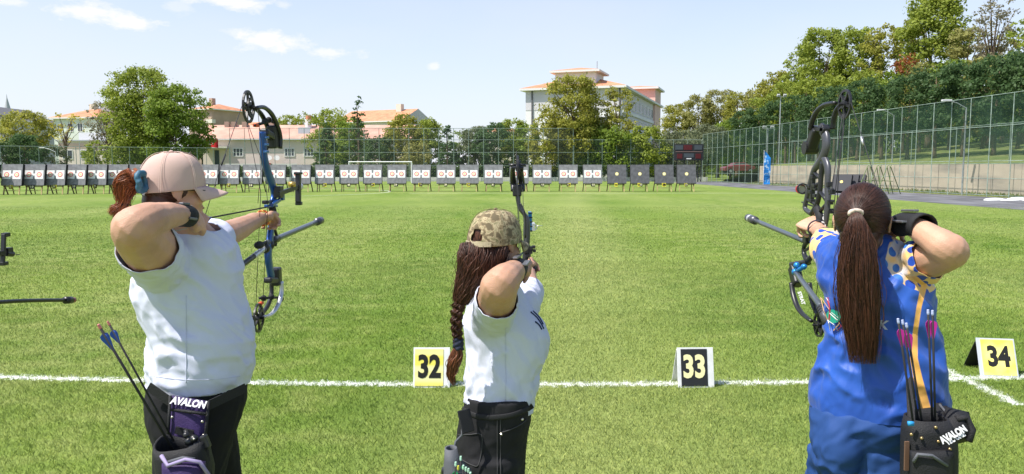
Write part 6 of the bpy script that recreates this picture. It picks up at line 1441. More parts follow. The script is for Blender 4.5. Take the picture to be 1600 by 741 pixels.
# ---------------------------------------------------------------- blue compound bow (left)
def bow_left():
    X = -1.03; B = Bp(X); root = empty('compound_bow', B(425, 330), 0, 'blue compound bow with black limbs held by the archer in the pink cap', 'bow')
    tubep(root, 'riser', [B(410, 206), B(411, 222), B(413, 248), B(419, 270), B(426, 290), B(428, 306), B(425, 322)], [(.013, .024), (.013, .026), (.014, .024), (.013, .026), (.013, .026), (.012, .022), (.012, .022)], blu, 12)
    tubep(root, 'riser_lower', [B(424, 350), B(422, 372), B(419, 398), B(421, 416), B(424, 434)], [(.012, .02), (.013, .026), (.014, .030), (.013, .028), (.014, .026)], blu, 12)
    mb = MB(); 
    for py in (215, 226, 237): mb.box(B(411, py, .006), (.030, .03, .010))
    addp(root, 'riser_steps', mb, MT('bow_blue_light', (.10, .22, .48), .3, .5), smooth=False, bevel=.002)
    tubep(root, 'grip', [B(424, 322), B(427, 333), B(424, 350)], [(.014, .020), (.015, .018), (.013, .020)], bkm)
    mb = MB(); mb.bar(B(416, 322), B(431, 322), .02, .012); addp(root, 'grip_shelf', mb, blu, smooth=False, bevel=.003)
    mb = MB(); mb.bar(B(425, 196), B(427, 232), .040, .045); mb.bar(B(412, 206), B(424, 214), .036, .03); addp(root, 'limb_pocket', mb, bk, smooth=False, bevel=.008)
    mb = MB(); mb.bar(B(431, 418), B(432, 446), .040, .05); mb.bar(B(418, 438), B(430, 438), .036, .025); addp(root, 'limb_pocket', mb, bk, smooth=False, bevel=.008)
    for dx in (-.022, .022):
        tubep(root, 'limb', [B(427 + dx * 140, 232, dx), B(430, 214, dx), B(425, 196, dx), B(416, 178, dx), B(404, 168, dx), B(391, 169, dx)], [(.009, .011), (.010, .012), (.010, .011), (.010, .010), (.009, .009), (.008, .007)], bk)
        tubep(root, 'limb', [B(432, 440, dx), B(432, 458, dx), B(428, 474, dx), B(421, 486, dx), B(413, 493, dx), B(404, 495, dx)], [(.009, .010), (.010, .010), (.010, .009), (.010, .008), (.009, .008), (.008, .006)], sil if dx > 0 else bk)
    camwheel(root, B(388, 167), .064, tilt=.4); camwheel(root, B(404, 497), .060, tilt=1.1)
    mb = MB(); mb.box(B(400, 196), (.018, .03, .014)); addp(root, 'string_stop', mb, redp, smooth=False, bevel=.003); mb = MB(); mb.box(B(408, 474), (.016, .03, .012)); addp(root, 'string_stop', mb, redp, smooth=False, bevel=.003)
    mb = MB(); mb.bar(B(398, 196), B(428, 188), .010, .010); 
    for px, py in ((413, 190), (420, 187), (427, 189)): mb.sphere(B(px, py), .012, 8, 6)
    addp(root, 'limb_damper', mb, bkm); mb = MB(); mb.bar(B(406, 466), B(438, 465), .010, .010); mb.sphere(B(438, 467), .016, 8, 6); mb.sphere(B(424, 464), .014, 8, 6); mb.sphere(B(412, 466), .013, 8, 6); addp(root, 'limb_damper', mb, bkm)
    nock = B(319, 342); strings(root, [B(380, 160), B(340, 275), nock]); strings(root, [nock, B(352, 420), B(398, 500)])
    mb = MB(); mb.tube([B(352, 242), B(346, 258)], .0035, 6); addp(root, 'string_peep', mb, bkm)
    for (a, b_, c_, dx) in (((388, 190), (402, 300), (402, 480), -.006), ((398, 165), (407, 318), (407, 470), .010), ((382, 180), (401, 250), (403, 318), .0)): strings(root, [B(*a, dx), B(*b_, dx + .02), B(*c_, dx)], .0013, 'cable')
    tubep(root, 'cable_guard', [B(402, 317, .03), B(412, 316, .02), B(424, 314)], .0065, bk); mb = MB(); mb.box(B(403, 316, .03), (.02, .03, .014)); addp(root, 'cable_slide', mb, bkm, smooth=False, bevel=.003)
    # sight
    mb = MB(); mb.bar(B(424, 303, .03), B(456, 292, .03), .012, .020); mb.box(B(428, 300, .02), (.03, .05, .05)); sg = addp(root, 'sight_bar', mb, bk, smooth=False, bevel=.002)
    mb = MB(); mb.bar(B(456, 270, .03), B(456, 316, .03), .022, .030); mb.box(B(456, 271, .03), (.03, .05, .012)); mb.box(B(457, 318, .03), (.028, .03, .016)); addp(root, 'sight_tower', mb, bk, sg, smooth=False, bevel=.003)
    mb = MB(); mb.disc(B(463, 292, .01), .020, (0, 1, 0), .030, 18, .016); addp(root, 'scope', mb, sil, sg, smooth=False); mb = MB(); mb.disc(B(446, 288, .03), .012, (1, 0, 0), .03, 14); addp(root, 'sight_knob', mb, MT('brass', (.6, .40, .12), .3, .7), sg)
    # rest
    mb = MB(); mb.bar(B(417, 321, .02), B(430, 312, .02), .014); mb.box(B(433, 308, .02), (.02, .03, .03)); addp(root, 'arrow_rest', mb, blu, smooth=False, bevel=.002)
    # stabilisers
    tubep(root, 'stabiliser', [B(416, 380), B(497, 346)], .0125, rodm); mb = MB(); mb.tube([B(495, 347), B(501, 344.5)], .020, 14); addp(root, 'stabiliser_weight', mb, gun); mb = MB(); mb.tube([B(424, 377), B(433, 373)], .017, 12); addp(root, 'stabiliser_collar', mb, bk)
    a = B(414, 388); tubep(root, 'side_stabiliser', [a, P(396, 401, 3.02)], .012, sil); tubep(root, 'side_stabiliser_rod', [P(396, 401, 3.02), P(360, 428, 2.78)], .0115, bk); mb = MB(); mb.sphere(a, .022, 12, 8); mb.sphere(B(421, 383), .022, 10, 8); addp(root, 'mount_block', mb, bk)
    mb = MB(); mb.sphere(B(397, 383, .02), (.018, .035, .016), 12, 8); mb.tube([B(399, 383, .02), B(416, 378)], .006, 6); addp(root, 'rubber_damper', mb, bkm)
    tubep(root, 'stabiliser_bracket', [B(426, 352), B(432, 368), B(430, 384)], .007, bk)
    arrow('arrow', B(317, 342.5), B(432, 321), 'black arrow with blue vanes nocked on the blue bow', MT('vane_blue', (.03, .10, .50), .5), vr=.012)
    return root
bl = bow_left()
# a second bow beyond the left edge: only its sight and long rod reach into the picture
def bow_edge():
    o = copy_tree(bl); base = G(0, 700); o.location = (-2.03, 2.62, 1.20); o['label'] = 'bow cut off by the left edge, only its sight and long black rod in view'
    for ch in ALL_CH(o):
        n = ch.name.split('.')[0]
        if n in ('stabiliser', 'stabiliser_weight', 'stabiliser_collar', 'sight_bar', 'side_stabiliser', 'side_stabiliser_rod', 'mount_block', 'rubber_damper'):
            for g in ALL_CH(ch): bpy.data.objects.remove(g)
            bpy.data.objects.remove(ch)
    L_ = Vector(o.location)
    def pt(px, py, X=-2.0): return PX(px, py, X)
    a = Vector((-2.02, 2.66, pt(0, 471).z + .03)); tubep(o, 'stabiliser', [a, pt(20, 470.8), pt(108, 469)], .0085, bk); mb = MB(); mb.tube([pt(102, 469.3), pt(111, 469)], .0165, 14); addp(o, 'stabiliser_weight', mb, bk); mb = MB(); mb.tube([pt(111, 469), pt(115.5, 468.8)], .0125, 14); addp(o, 'stabiliser_tip', mb, MT('tip_red', (.35, .10, .10), .4))
    mb = MB(); mb.bar(pt(6, 366), pt(4, 411), .016, .012); mb.bar(pt(8, 366), pt(6, 411), .006, .012); mb.box(pt(9, 367), (.02, .03, .016)); mb.box(pt(6, 412), (.02, .03, .014)); mb.bar(Vector((-2.02, 2.70, 1.37)), pt(5, 395), .018); addp(o, 'sight_tower', mb, bk, smooth=False, bevel=.002)
    mb = MB(); mb.tube([pt(9, 396), pt(19, 397)], .012, 10); mb.tube([pt(19, 397), pt(31, 398)], .0018, 6); mb.box(pt(13, 391), (.02, .03, .02)); addp(o, 'scope', mb, bk, smooth=False)
bow_edge()
# ---------------------------------------------------------------- middle bow, seen end on
def bow_mid():
    Y = 3.30; root = empty('compound_bow', P(820, 410, 3.36), 0, 'slim compound bow seen end on, held by the archer in the camouflage cap', 'bow')
    Q = lambda px, py, y=Y: P(px, py, y)
    for px in (802, 815):
        tubep(root, 'limb', [Q(px + 1, 298, 3.40), Q(px, 285, 3.42), Q(px - 1, 268, 3.34), Q(px, 262, 3.26)], [(.013, .010), (.014, .010), (.011, .008), (.009, .007)], bk); mb = MB(); mb.disc(Q(px, 258.5, 3.26), .019, (0, 0, 1), .012, 16); mb.tube([Q(px, 256, 3.26), Q(px, 268, 3.26)], .008, 10); addp(root, 'limb_cap', mb, bk)
    camwheel(root, Q(809, 262, 3.20), .050)
    mb = MB(); mb.bar(Q(802, 294, 3.40), Q(816, 294, 3.40), .03, .03); mb.box(Q(808, 298, 3.40), (.040, .05, .05)); addp(root, 'limb_pocket', mb, bk, smooth=False, bevel=.006)
    tubep(root, 'riser', [Q(809, 300, 3.40), Q(810, 316, 3.40), Q(813, 327, 3.40), Q(820, 336, 3.40), Q(823, 345, 3.40), Q(823, 366, 3.40), Q(823, 384, 3.40)], [(.013, .02), (.010, .024), (.009, .024), (.010, .024), (.014, .024), (.016, .024), (.013, .024)], gun)
    tubep(root, 'riser_edge', [Q(813, 318, 3.37), Q(818, 328, 3.36), Q(821, 340, 3.36), Q(821, 372, 3.36)], [(.004, .006)] * 4, bk)
    tubep(root, 'riser_lower', [Q(821, 425, 3.38), Q(818, 445, 3.38), Q(817, 480, 3.38), Q(816, 520, 3.38), Q(815, 556, 3.38)], [(.012, .02), (.015, .024), (.018, .024), (.016, .024), (.015, .02)], bk)
    for px in (808, 822): tubep(root, 'limb', [Q(px, 552, 3.38), Q(px, 575, 3.40), Q(px, 590, 3.33), Q(px, 598, 3.24)], [(.013, .010), (.014, .010), (.011, .008), (.009, .007)], bk)
    camwheel(root, Q(815, 598, 3.20), .050)
    tubep(root, 'grip', [Q(822, 388, 3.37), Q(821, 405, 3.36), Q(820, 425, 3.37)], .014, bkm)
    n_ = Q(813, 399, 2.62); strings(root, [Q(807, 258, 3.16), Q(808, 262, 3.16), n_]); strings(root, [n_, Q(815, 598, 3.16)]); strings(root, [Q(807, 236, 3.2), Q(807, 262, 3.2), Q(812, 430, 3.22), Q(814, 590, 3.22)], .0013, 'cable'); strings(root, [Q(816, 268, 3.22), Q(820, 400, 3.24), Q(818, 590, 3.24)], .0013, 'cable')
    mb = MB(); mb.box(Q(828, 346, 3.5), (.016, .10, .085)); sg = addp(root, 'sight_block', mb, cyan, smooth=False, bevel=.003)
    mb = MB()
    for py in (333, 340, 347, 354, 361): mb.bar(Q(825, py, 3.44), Q(832, py, 3.44), .006, .006)
    addp(root, 'sight_scale', mb, bk, sg, smooth=False); mb = MB(); mb.disc(Q(834, 355, 3.7), .017, (0, 1, 0), .03, 16, .013); mb.box(Q(833, 354, 3.66), (.014, .1, .034)); addp(root, 'scope', mb, sil, sg, smooth=False); mb = MB(); mb.tube([Q(836, 353, 3.7), Q(848, 353, 3.7)], .0016, 6); addp(root, 'sight_pin', mb, sil, sg)
    mb = MB()
    for px, py, r in ((824, 386, .013), (829, 388, .012), (834, 386, .009), (822, 392, .013), (829, 394, .010), (835, 392, .008), (826, 399, .011)): mb.box(Q(px, py, 3.36), (r * 1.7, r * 2, r * 1.5))
    mb.bar(Q(818, 390, 3.36), Q(837, 391, 3.36), .008); addp(root, 'arrow_rest', mb, bk, smooth=False, bevel=.002)
    a = arrow('arrow', Q(812.5, 399, 2.61), Q(821.5, 390, 3.42), 'slim arrow nocked on the bow seen end on', MT('vane_green', (.05, .35, .12), .5))
    return root
bow_mid()
# ---------------------------------------------------------------- gunmetal compound bow (right)
def bow_right():
    X = 1.165; B = Bp(X); root = empty('compound_bow', B(1276, 345), 0, 'dark grey compound bow with cut out riser held by the archer in blue', 'bow')
    tubep(root, 'riser', [B(1283, 199), B(1290, 214), B(1290, 234), B(1282, 252), B(1272, 266), B(1265, 290), B(1260, 312), B(1258, 326), B(1268, 334)], [(.013, .020), (.013, .024), (.013, .024), (.012, .020), (.010, .014), (.009, .012), (.009, .011), (.009, .010), (.009, .010)], gun, 12)
    tubep(root, 'riser_truss', [B(1287, 246), B(1293, 262), B(1293, 290), B(1293, 320), B(1290, 345), B(1286, 362)], [(.011, .016), (.011, .018), (.010, .015), (.010, .014), (.010, .016), (.009, .012)], gun, 12)
    tubep(root, 'riser_inner', [B(1286, 252), B(1283, 275), B(1281, 300), B(1276, 320), B(1268, 334)], [(.010, .016), (.009, .014), (.009, .012), (.009, .012), (.009, .010)], bk)
    for (a, b_) in (((1271, 268), (1284, 282)), ((1264, 296), (1281, 286)), ((1262, 312), (1278, 322)), ((1282, 300), (1293, 316)), ((1282, 330), (1292, 318))): tubep(root, 'riser_web', [B(*a), B(*b_)], (.007), bk, res=1)
    tubep(root, 'grip', [B(1276, 326), B(1281, 340), B(1279, 356), B(1272, 372)], [(.013, .018), (.014, .018), (.013, .018), (.012, .016)], bkm)
    tubep(root, 'riser_lower', [B(1272, 370), B(1258, 382), B(1256, 396), B(1262, 408)], [(.010, .012), (.009, .009), (.009, .009), (.012, .014)], bk); tubep(root, 'riser_lower_back', [B(1272, 370), B(1273, 386), B(1270, 398), B(1262, 408)], [(.010, .012), (.008, .009), (.008, .009), (.012, .014)], bk)
    tubep(root, 'riser_web', [B(1258, 392), B(1272, 382)], .006, bk, res=1)
    mb = MB(); mb.bar(B(1277, 200), B(1267, 232), .040, .04); addp(root, 'limb_pocket', mb, bk, smooth=False, bevel=.008); mb = MB(); mb.disc(B(1266, 231), .026, (1, 0, 0), .05, 18); addp(root, 'limb_bolt', mb, bk, smooth=False); mb = MB(); mb.bar(B(1291, 198), B(1287, 208), .03, .03); mb.bar(B(1270, 200), B(1292, 203), .03, .02); addp(root, 'limb_rocker', mb, bk, smooth=False, bevel=.004)
    mb = MB(); mb.bar(B(1240, 416), B(1247, 446), .040, .05); mb.bar(B(1238, 414), B(1262, 410), .034, .022); addp(root, 'limb_pocket', mb, bk, smooth=False, bevel=.008)
    for dx, sh in ((-.020, 0), (.022, 7)):
        tubep(root, 'limb', [B(1274 + sh * 2.6, 202, dx), B(1278 + sh * 2.2, 188, dx), B(1286 + sh * 1.7, 173, dx), B(1298 + sh, 164, dx), B(1314, 161, dx)], [(.009, .011), (.010, .011), (.010, .010), (.009, .009), (.008, .007)], bk)
        lo = tubep(root, 'limb', [B(1244 + sh * 1.7, 442, dx), B(1247 + sh * 1.6, 460, dx), B(1253 + sh * 1.4, 478, dx), B(1262 + sh, 491, dx), B(1276, 502, dx)], [(.010, .009), (.011, .010), (.011, .009), (.010, .008), (.008, .007)], bk)
    camwheel(root, B(1320, 163), .052, tilt=.9); camwheel(root, B(1279, 508), .046, tilt=.2)
    nock = B(1391, 352); strings(root, [B(1328, 155), B(1352, 230), nock]); strings(root, [nock, B(1330, 430), B(1284, 515)])
    mb = MB(); mb.tube([B(1346, 214), B(1349, 226)], .0045, 8); addp(root, 'string_peep', mb, sil)
    for (a, b_, c_, dx) in (((1321, 178), (1308, 290), (1288, 500), -.004), ((1317, 176), (1306, 270), (1302, 350), .01), ((1322, 178), (1300, 330), (1276, 490), -.012)): strings(root, [B(*a, dx), B(*b_, dx), B(*c_, dx)], .0016, 'cable')
    # sight: scope with red rim, towers and knobs
    mb = MB(); mb.disc(B(1254, 295), .0225, (.28, 1, 0), .030, 24, .017); sg = addp(root, 'scope', mb, bk, smooth=False); mb = MB(); mb.disc(B(1251, 295.5) , .0195, (.28, 1, 0), .020, 22, .014); addp(root, 'scope_rim', mb, MT('scope_red', (.55, .03, .04), .4), sg, smooth=False); mb = MB(); mb.disc(B(1253, 296), .0135, (.28, 1, 0), .010, 20); addp(root, 'lens', mb, MT('lens', (.62, .58, .42), .25), sg, smooth=False)
    mb = MB(); mb.bar(B(1271, 276), B(1268, 316), .014, .016); mb.bar(B(1262, 290), B(1276, 296), .012); 
    for px, py in ((1271, 277), (1274, 290), (1268, 300), (1275, 306), (1269, 314), (1266, 292)): mb.box(B(px, py), (.020, .026, .014))
    addp(root, 'sight_tower', mb, bk, smooth=False, bevel=.002)
    mb = MB()
    for px, py in ((1296, 288), (1300, 300), (1297, 316), (1299, 330)): mb.box(B(px, py), (.02, .016, .018))
    mb.bar(B(1290, 300), B(1302, 296), .008); mb.bar(B(1290, 318), B(1303, 314), .008); addp(root, 'cable_guard', mb, bk, smooth=False, bevel=.002)
    tubep(root, 'launcher_arm', [B(1253, 316), B(1275, 324), B(1296, 330)], .003, bk)
    # stabilisers
    tubep(root, 'stabiliser', [B(1260, 378), B(1178, 344)], .0105, rodm); mb = MB(); mb.tube([B(1180, 345), B(1174, 342.5)], .020, 16); mb.tube([B(1171.5, 341.5), B(1169, 340.5)], .019, 16); addp(root, 'stabiliser_weight', mb, gun); mb = MB(); mb.tube([B(1174, 342.5), B(1171.5, 341.5)], .0195, 16); addp(root, 'weight_ring', mb, sil)
    mb = MB(); mb.box(B(1262, 374), (.03, .04, .03)); mb.bar(B(1250, 372), B(1272, 366), .014); addp(root, 'stabiliser_mount', mb, bk, smooth=False, bevel=.003)
    mb = MB(); 
    for px, py, r in ((1257, 415, .014), (1268, 417, .012), (1254, 425, .014)): mb.sphere(B(px, py, -.03), r, 12, 8)
    mb.tube([B(1252, 427, -.03), B(1270, 416, -.03)], .009, 8); addp(root, 'side_mount', mb, cyan)
    a = B(1255, 426, -.03); tubep(root, 'side_stabiliser', [a, P(1285, 482, 2.52)], .0105, rodm); mb = MB(); mb.tube([P(1284, 480, 2.52), P(1294, 505, 2.46)], .0175, 16); addp(root, 'side_weight', mb, gun); mb = MB()
    for t in (.1, .25, .4): q = P(1284, 480, 2.52).lerp(P(1294, 505, 2.46), t); mb.disc(q, .0185, P(1294, 505, 2.46) - P(1284, 480, 2.52), .0035, 16)
    addp(root, 'weight_ring', mb, bk)
    for (txt, p, q, sz, up) in (('HOYT', (1290, 334), (1286, 352), .022, -1), ('STRAT', (1247, 452), (1257, 480), .018, -1)):
        a, b_ = B(*p), B(*q); mid = (a + b_) / 2; d = (b_ - a).normalized(); v = (mid - Vector((0, 0, CAMH))).normalized(); n = -v; r_ = (d - n * d.dot(n)).normalized(); u_ = n.cross(r_)
        tm = text_mesh(txt, sz, .001, 1.0, .0004); M_ = Matrix((r_, u_, n)).transposed().to_4x4(); M_.translation = mid + n * .020 - Vector(root.location); tm.transform(M_); link('lettering', tm, MT('lettering_white', (.75, .75, .75), .5), root)
    arrow('arrow', B(1390, 353), B(1262, 320), 'slim black arrow nocked on the dark grey bow', MT('vane_purple', (.32, .03, .25), .5))
    return root
bow_right()
# ================================================================== QUIVERS
nyl = mat('quiver_nylon', (.016, .016, .018), .6, bump=.4, bscale=350); pur = mat('quiver_purple', (.035, .018, .085), .6, bump=.3, bscale=300, col2=(.06, .035, .13), vscale=12, lohi=(.45, .6)); gryn = mat('quiver_grey', (.10, .105, .12), .6, bump=.3, bscale=300)
riv = MT('rivet', (.55, .52, .45), .3, .9)
def panel(root, name, corners, th, m, bulge=.0, n=8, bevel=0):
    """soft rectangular panel through 4 corners (tl, tr, br, bl), with thickness and a bulge towards the camera"""
    tl, tr, br, bl = corners; vs = []; fs = []; nn = (tr - tl).cross(bl - tl).normalized(); 
    if nn.dot(tl - Vector((0, 0, CAMH))) > 0: nn = -nn
    for s in (0, 1):
        for i in range(n + 1):
            for j in range(n + 1):
                u, v = j / n, i / n; p = tl.lerp(tr, u).lerp(bl.lerp(br, u), v); b_ = bulge * math.sin(math.pi * u) ** .6 * math.sin(math.pi * v) ** .5 if 0 < u < 1 and 0 < v < 1 else 0
                p = p + nn * ((th / 2 + b_) if s == 0 else -th / 2) + nn * (.0025 * mnoise.noise(p * 25)); vs.append(p)
    N_ = (n + 1) ** 2
    for i in range(n):
        for j in range(n):
            a = i * (n + 1) + j; fs.append((a, a + 1, a + n + 2, a + n + 1)); fs.append((N_ + a + n + 1, N_ + a + n + 2, N_ + a + 1, N_ + a))
    ed = [j for j in range(n + 1)] + [(i + 1) * (n + 1) + n for i in range(n)] + [n * (n + 1) + n - 1 - j for j in range(n)] + [(n - 1 - i) * (n + 1) for i in range(n - 1)]
    for k in range(len(ed)): a, b_ = ed[k], ed[(k + 1) % len(ed)]; fs.append((b_, a, a + N_, b_ + N_))
    mb = MB(); mb.add(vs, fs); o = addp(root, name, mb, m); o['nn'] = 0; del o['nn']; return o
def facing_text(root, txt, c, r_, size, m, bold=.001, sx=1., shear=0, lift=.012, parent=None, name='lettering'):
    n = (Vector((0, 0, CAMH)) - c); r_ = Vector(r_).normalized(); n = (n - r_ * n.dot(r_)).normalized(); u_ = n.cross(r_); tm = text_mesh(txt, size, bold, sx, .0005, shear); M_ = Matrix((r_, u_, n)).transposed().to_4x4(); M_.translation = c + n * lift - Vector(root.location); tm.transform(M_); return link(name, tm, m, parent or root)
def quiver_left():
    root = empty('quiver', P(292, 700, 2.27), 0, 'black and purple belt quiver on the hip of the archer in the pink cap', 'quiver'); Q = lambda x, y, Y=2.33: P(x, y, Y)
    fp = panel(root, 'hanging_panel', (Q(269, 618, 2.36), Q(324, 627, 2.35), Q(317, 702, 2.33), Q(263, 694, 2.33)), .010, pur, .012)
    mb = MB(); 
    for a, b_ in (((266, 618), (262, 694)), ((326, 627), (319, 702)), ((268, 640), (322, 647))): mb.tube([Q(*a, 2.345), Q((a[0] + b_[0]) / 2, (a[1] + b_[1]) / 2, 2.325), Q(*b_, 2.32)], .005, 6)
    addp(root, 'webbing', mb, nyl)
    facing_text(root, 'AVALON', Q(297, 630, 2.345), Q(325, 635, 2.34) - Q(271, 627, 2.35), .031, MT('lettering_bright', (.82, .82, .84), .5), .0012, .90, .2, .014)
    for p in ((269, 652), (316, 659), (271, 714), (296, 716), (318, 680)): mb = MB(); mb.sphere(Q(*p, 2.305), .0045, 8, 6); addp(root, 'rivet', mb, riv)
    mb = MB(); mb.bar(Q(274, 672, 2.318), Q(302, 678, 2.318), .006, .022); addp(root, 'badge_patch', mb, nyl, smooth=False)
    # lower pouch and tube
    bot = Q(285, 860, 2.28)
    mb = MB(); ringsq = []
    for (y, x0, x1, d) in ((692, 246, 322, .045), (706, 245, 324, .05), (730, 249, 330, .052), (790, 256, 328, .05), (880, 262, 320, .045)):
        c = Q((x0 + x1) / 2, y, 2.25); w = (x1 - x0) / 2 * S(2.25); ringsq.append([c + Vector((w * math.copysign(abs(math.cos(t)) ** .6, math.cos(t)), d * math.copysign(abs(math.sin(t)) ** .6, math.sin(t)), .012 * math.cos(t * 2 + 1))) for t in [k * math.tau / 24 for k in range(24)]])
    mb.rings(ringsq, cap=False); body = addp(root, 'quiver_tube', mb, nyl); sm = body.modifiers.new('t', 'SOLIDIFY'); sm.thickness = .006
    panel(root, 'front_pouch', (Q(256, 722, 2.19), Q(318, 724, 2.19), Q(322, 800, 2.19), Q(258, 800, 2.19)), .03, pur, .02)
    mb = MB(); mb.tube([Q(252, 712, 2.185), Q(262, 728, 2.165), Q(290, 718, 2.16), Q(312, 722, 2.165), Q(328, 745, 2.18)], .006, 6); addp(root, 'piping', mb, MT('piping_lilac', (.30, .25, .42), .6)); mb = MB(); mb.tube([Q(258, 724, 2.18), Q(285, 716, 2.175), Q(304, 718, 2.175)], .006, 6); addp(root, 'zip', mb, gryn)
    for a, b_ in (((232, 604, 2.36), (266, 628, 2.35)), ((384, 606, 2.44), (325, 634, 2.35))): mb = MB(); mb.bar(Q(*a), Q(*b_), .004, .030); addp(root, 'belt', mb, nyl, smooth=False)
    # clip-on release hanging at the rim
    cl = empty('release_aid', Q(305, 690, 2.27), 0, 'spare black release aids clipped to the rim of the purple quiver', 'release aid'); mb = MB()
    for (x, y, r) in ((291, 680, .010), (296, 690, .014), (303, 686, .013), (307, 695, .012), (300, 698, .012)): mb.sphere(Q(x, y, 2.24), r, 10, 8)
    mb.tube([Q(290, 672, 2.25), Q(293, 684, 2.24), Q(304, 692, 2.24)], .007, 8); addp(cl, 'trigger_body', mb, bk); mb = MB(); mb.bar(Q(317, 680, 2.24), Q(325, 700, 2.24), .024, .02); addp(cl, 'finger_block', mb, bk, smooth=False, bevel=.005); mb = MB(); mb.bar(Q(322, 698, 2.24), Q(331, 760, 2.25), .012, .006); addp(cl, 'strap', mb, nyl, smooth=False); mb = MB(); mb.sphere(Q(303, 686, 2.222), .004, 8, 6); addp(cl, 'screw', mb, riv)
    vb = MT('vane_blue_bright', (.03, .09, .42), .5); pk = MT('nock_pink', (.62, .20, .20), .4)
    arrow('arrow', P(153.5, 507, 2.13), P(270, 702, 2.25), 'black arrow with big blue vanes, leftmost in the purple quiver', vb, None, pk, .060, .0038, .011); arrow('arrow', P(168, 502, 2.20), P(272, 690, 2.27), 'black arrow behind the leftmost one in the purple quiver', vb, None, pk, .045, .0030, .010)
quiver_left()
def quiver_right():
    Q = lambda x, y, Y=2.17: P(x, y, Y); root = empty('quiver', Q(1455, 700, 2.17), 0, 'black belt quiver on the right hip of the archer in blue', 'quiver')
    mb = MB(); rq = []
    for (y, x0, x1, d) in ((652, 1420, 1474, .04), (672, 1416, 1486, .05), (700, 1415, 1488, .05), (741, 1414, 1488, .05), (860, 1420, 1480, .045)):
        c = Q((x0 + x1) / 2, y, 2.17); w = (x1 - x0) / 2 * S(2.17); rq.append([c + Vector((w * math.copysign(abs(math.cos(t)) ** .6, math.cos(t)), d * math.copysign(abs(math.sin(t)) ** .6, math.sin(t)), 0)) for t in [k * math.tau / 24 for k in range(24)]])
    mb.rings(rq, cap=False); o = addp(root, 'quiver_tube', mb, nyl); sm = o.modifiers.new('t', 'SOLIDIFY'); sm.thickness = .006
    panel(root, 'back_panel', (Q(1420, 648, 2.28), Q(1468, 640, 2.27), Q(1462, 705, 2.25), Q(1424, 705, 2.25)), .012, gryn, .012)
    panel(root, 'waist_flap', (Q(1428, 640, 2.25), Q(1478, 634, 2.26), Q(1500, 662, 2.22), Q(1440, 680, 2.22)), .010, nyl, .008)
    panel(root, 'zip_pocket', (Q(1424, 706, 2.10), Q(1486, 704, 2.10), Q(1484, 790, 2.10), Q(1424, 790, 2.10)), .02, nyl, .012)
    mb = MB(); mb.tube([Q(1427, 722, 2.085), Q(1434, 710, 2.08), Q(1456, 712, 2.075), Q(1480, 728, 2.085)], .005, 6); addp(root, 'zip', mb, gryn)
    bp_ = panel(root, 'side_pouch', (Q(1476, 640, 2.22), Q(1512, 648, 2.20), Q(1520, 684, 2.16), Q(1462, 700, 2.13)), .03, nyl, .02)
    mb = MB(); mb.tube([Q(1494, 655, 2.16), Q(1510, 652, 2.16), Q(1520, 672, 2.15), Q(1514, 690, 2.14)], .010, 8); addp(root, 'pouch_flap', mb, nyl); mb = MB(); mb.tube([Q(1468, 632, 2.24), Q(1492, 662, 2.17), Q(1508, 676, 2.14)], .0035, 6); addp(root, 'piping', mb, gryn)
    d_ = Q(1492, 682, 2.12) - Q(1466, 696, 2.10); lm_ = MT('lettering_pale', (.62, .62, .62), .5); facing_text(root, 'AVALON', Q(1481, 684, 2.12), d_, .026, lm_, .0012, .9, 0, .028); facing_text(root, 'TEC ONE', Q(1484, 690, 2.12), d_, .018, lm_, .0012, .9, 0, .028)
    for p in ((1424, 679), (1440, 685), (1466, 690), (1484, 702), (1462, 668)): mb = MB(); mb.sphere(Q(*p, 2.115), .005, 8, 6); addp(root, 'rivet', mb, MT('rivet_brass', (.42, .30, .14), .35, .9))
    for p in ((1483, 724), (1482, 736)): mb = MB(); mb.disc(Q(*p, 2.11), .006, (0, 1, 0), .006, 12); addp(root, 'eyelet', mb, riv)
    mb = MB(); mb.box(Q(1423, 662, 2.12), (.016, .008, .012)); addp(root, 'blue_tag', mb, MT('tag_blue', (.03, .28, .62), .5)); mb = MB(); mb.bar(Q(1417, 690, 2.14), Q(1416, 735, 2.14), .006, .012); addp(root, 'side_pad', mb, MT('pad_brown', (.14, .08, .05), .7), smooth=False)
    for k, (a, b_) in enumerate((((1421, 590, 2.24), (1424, 660, 2.17)), ((1465, 630, 2.24), (1474, 665, 2.17)))): mb = MB(); mb.bar(Q(*a[:2], 2.27), Q(*b_), .020, .005); addp(root, 'belt_strap', mb, nyl, smooth=False)
    vp = MT('vane_magenta', (.42, .02, .26), .5); nw = MT('nock_blue_white', (.45, .50, .75), .4)
    tops = [((1403, 498, 2.12), (1432, 696, 2.15), 'leftmost arrow with magenta vanes in the black quiver'), ((1410, 500, 2.16), (1441, 700, 2.17), 'second arrow with magenta vanes in the black quiver'), ((1416, 505, 2.13), (1447, 700, 2.16), 'third arrow with magenta vanes in the black quiver, lowest nock of its bunch'),
            ((1450, 484, 2.15), (1458, 690, 2.17), 'left one of the two upright arrows at the right of the black quiver'), ((1457, 485, 2.13), (1462, 690, 2.16), 'right one of the two upright arrows at the right of the black quiver')]
    for a, b_, lab in tops: arrow('arrow', P(*a), P(*b_), lab, vp, 'arrows in the black quiver', nw, .055, .0032, .0085)
quiver_right()
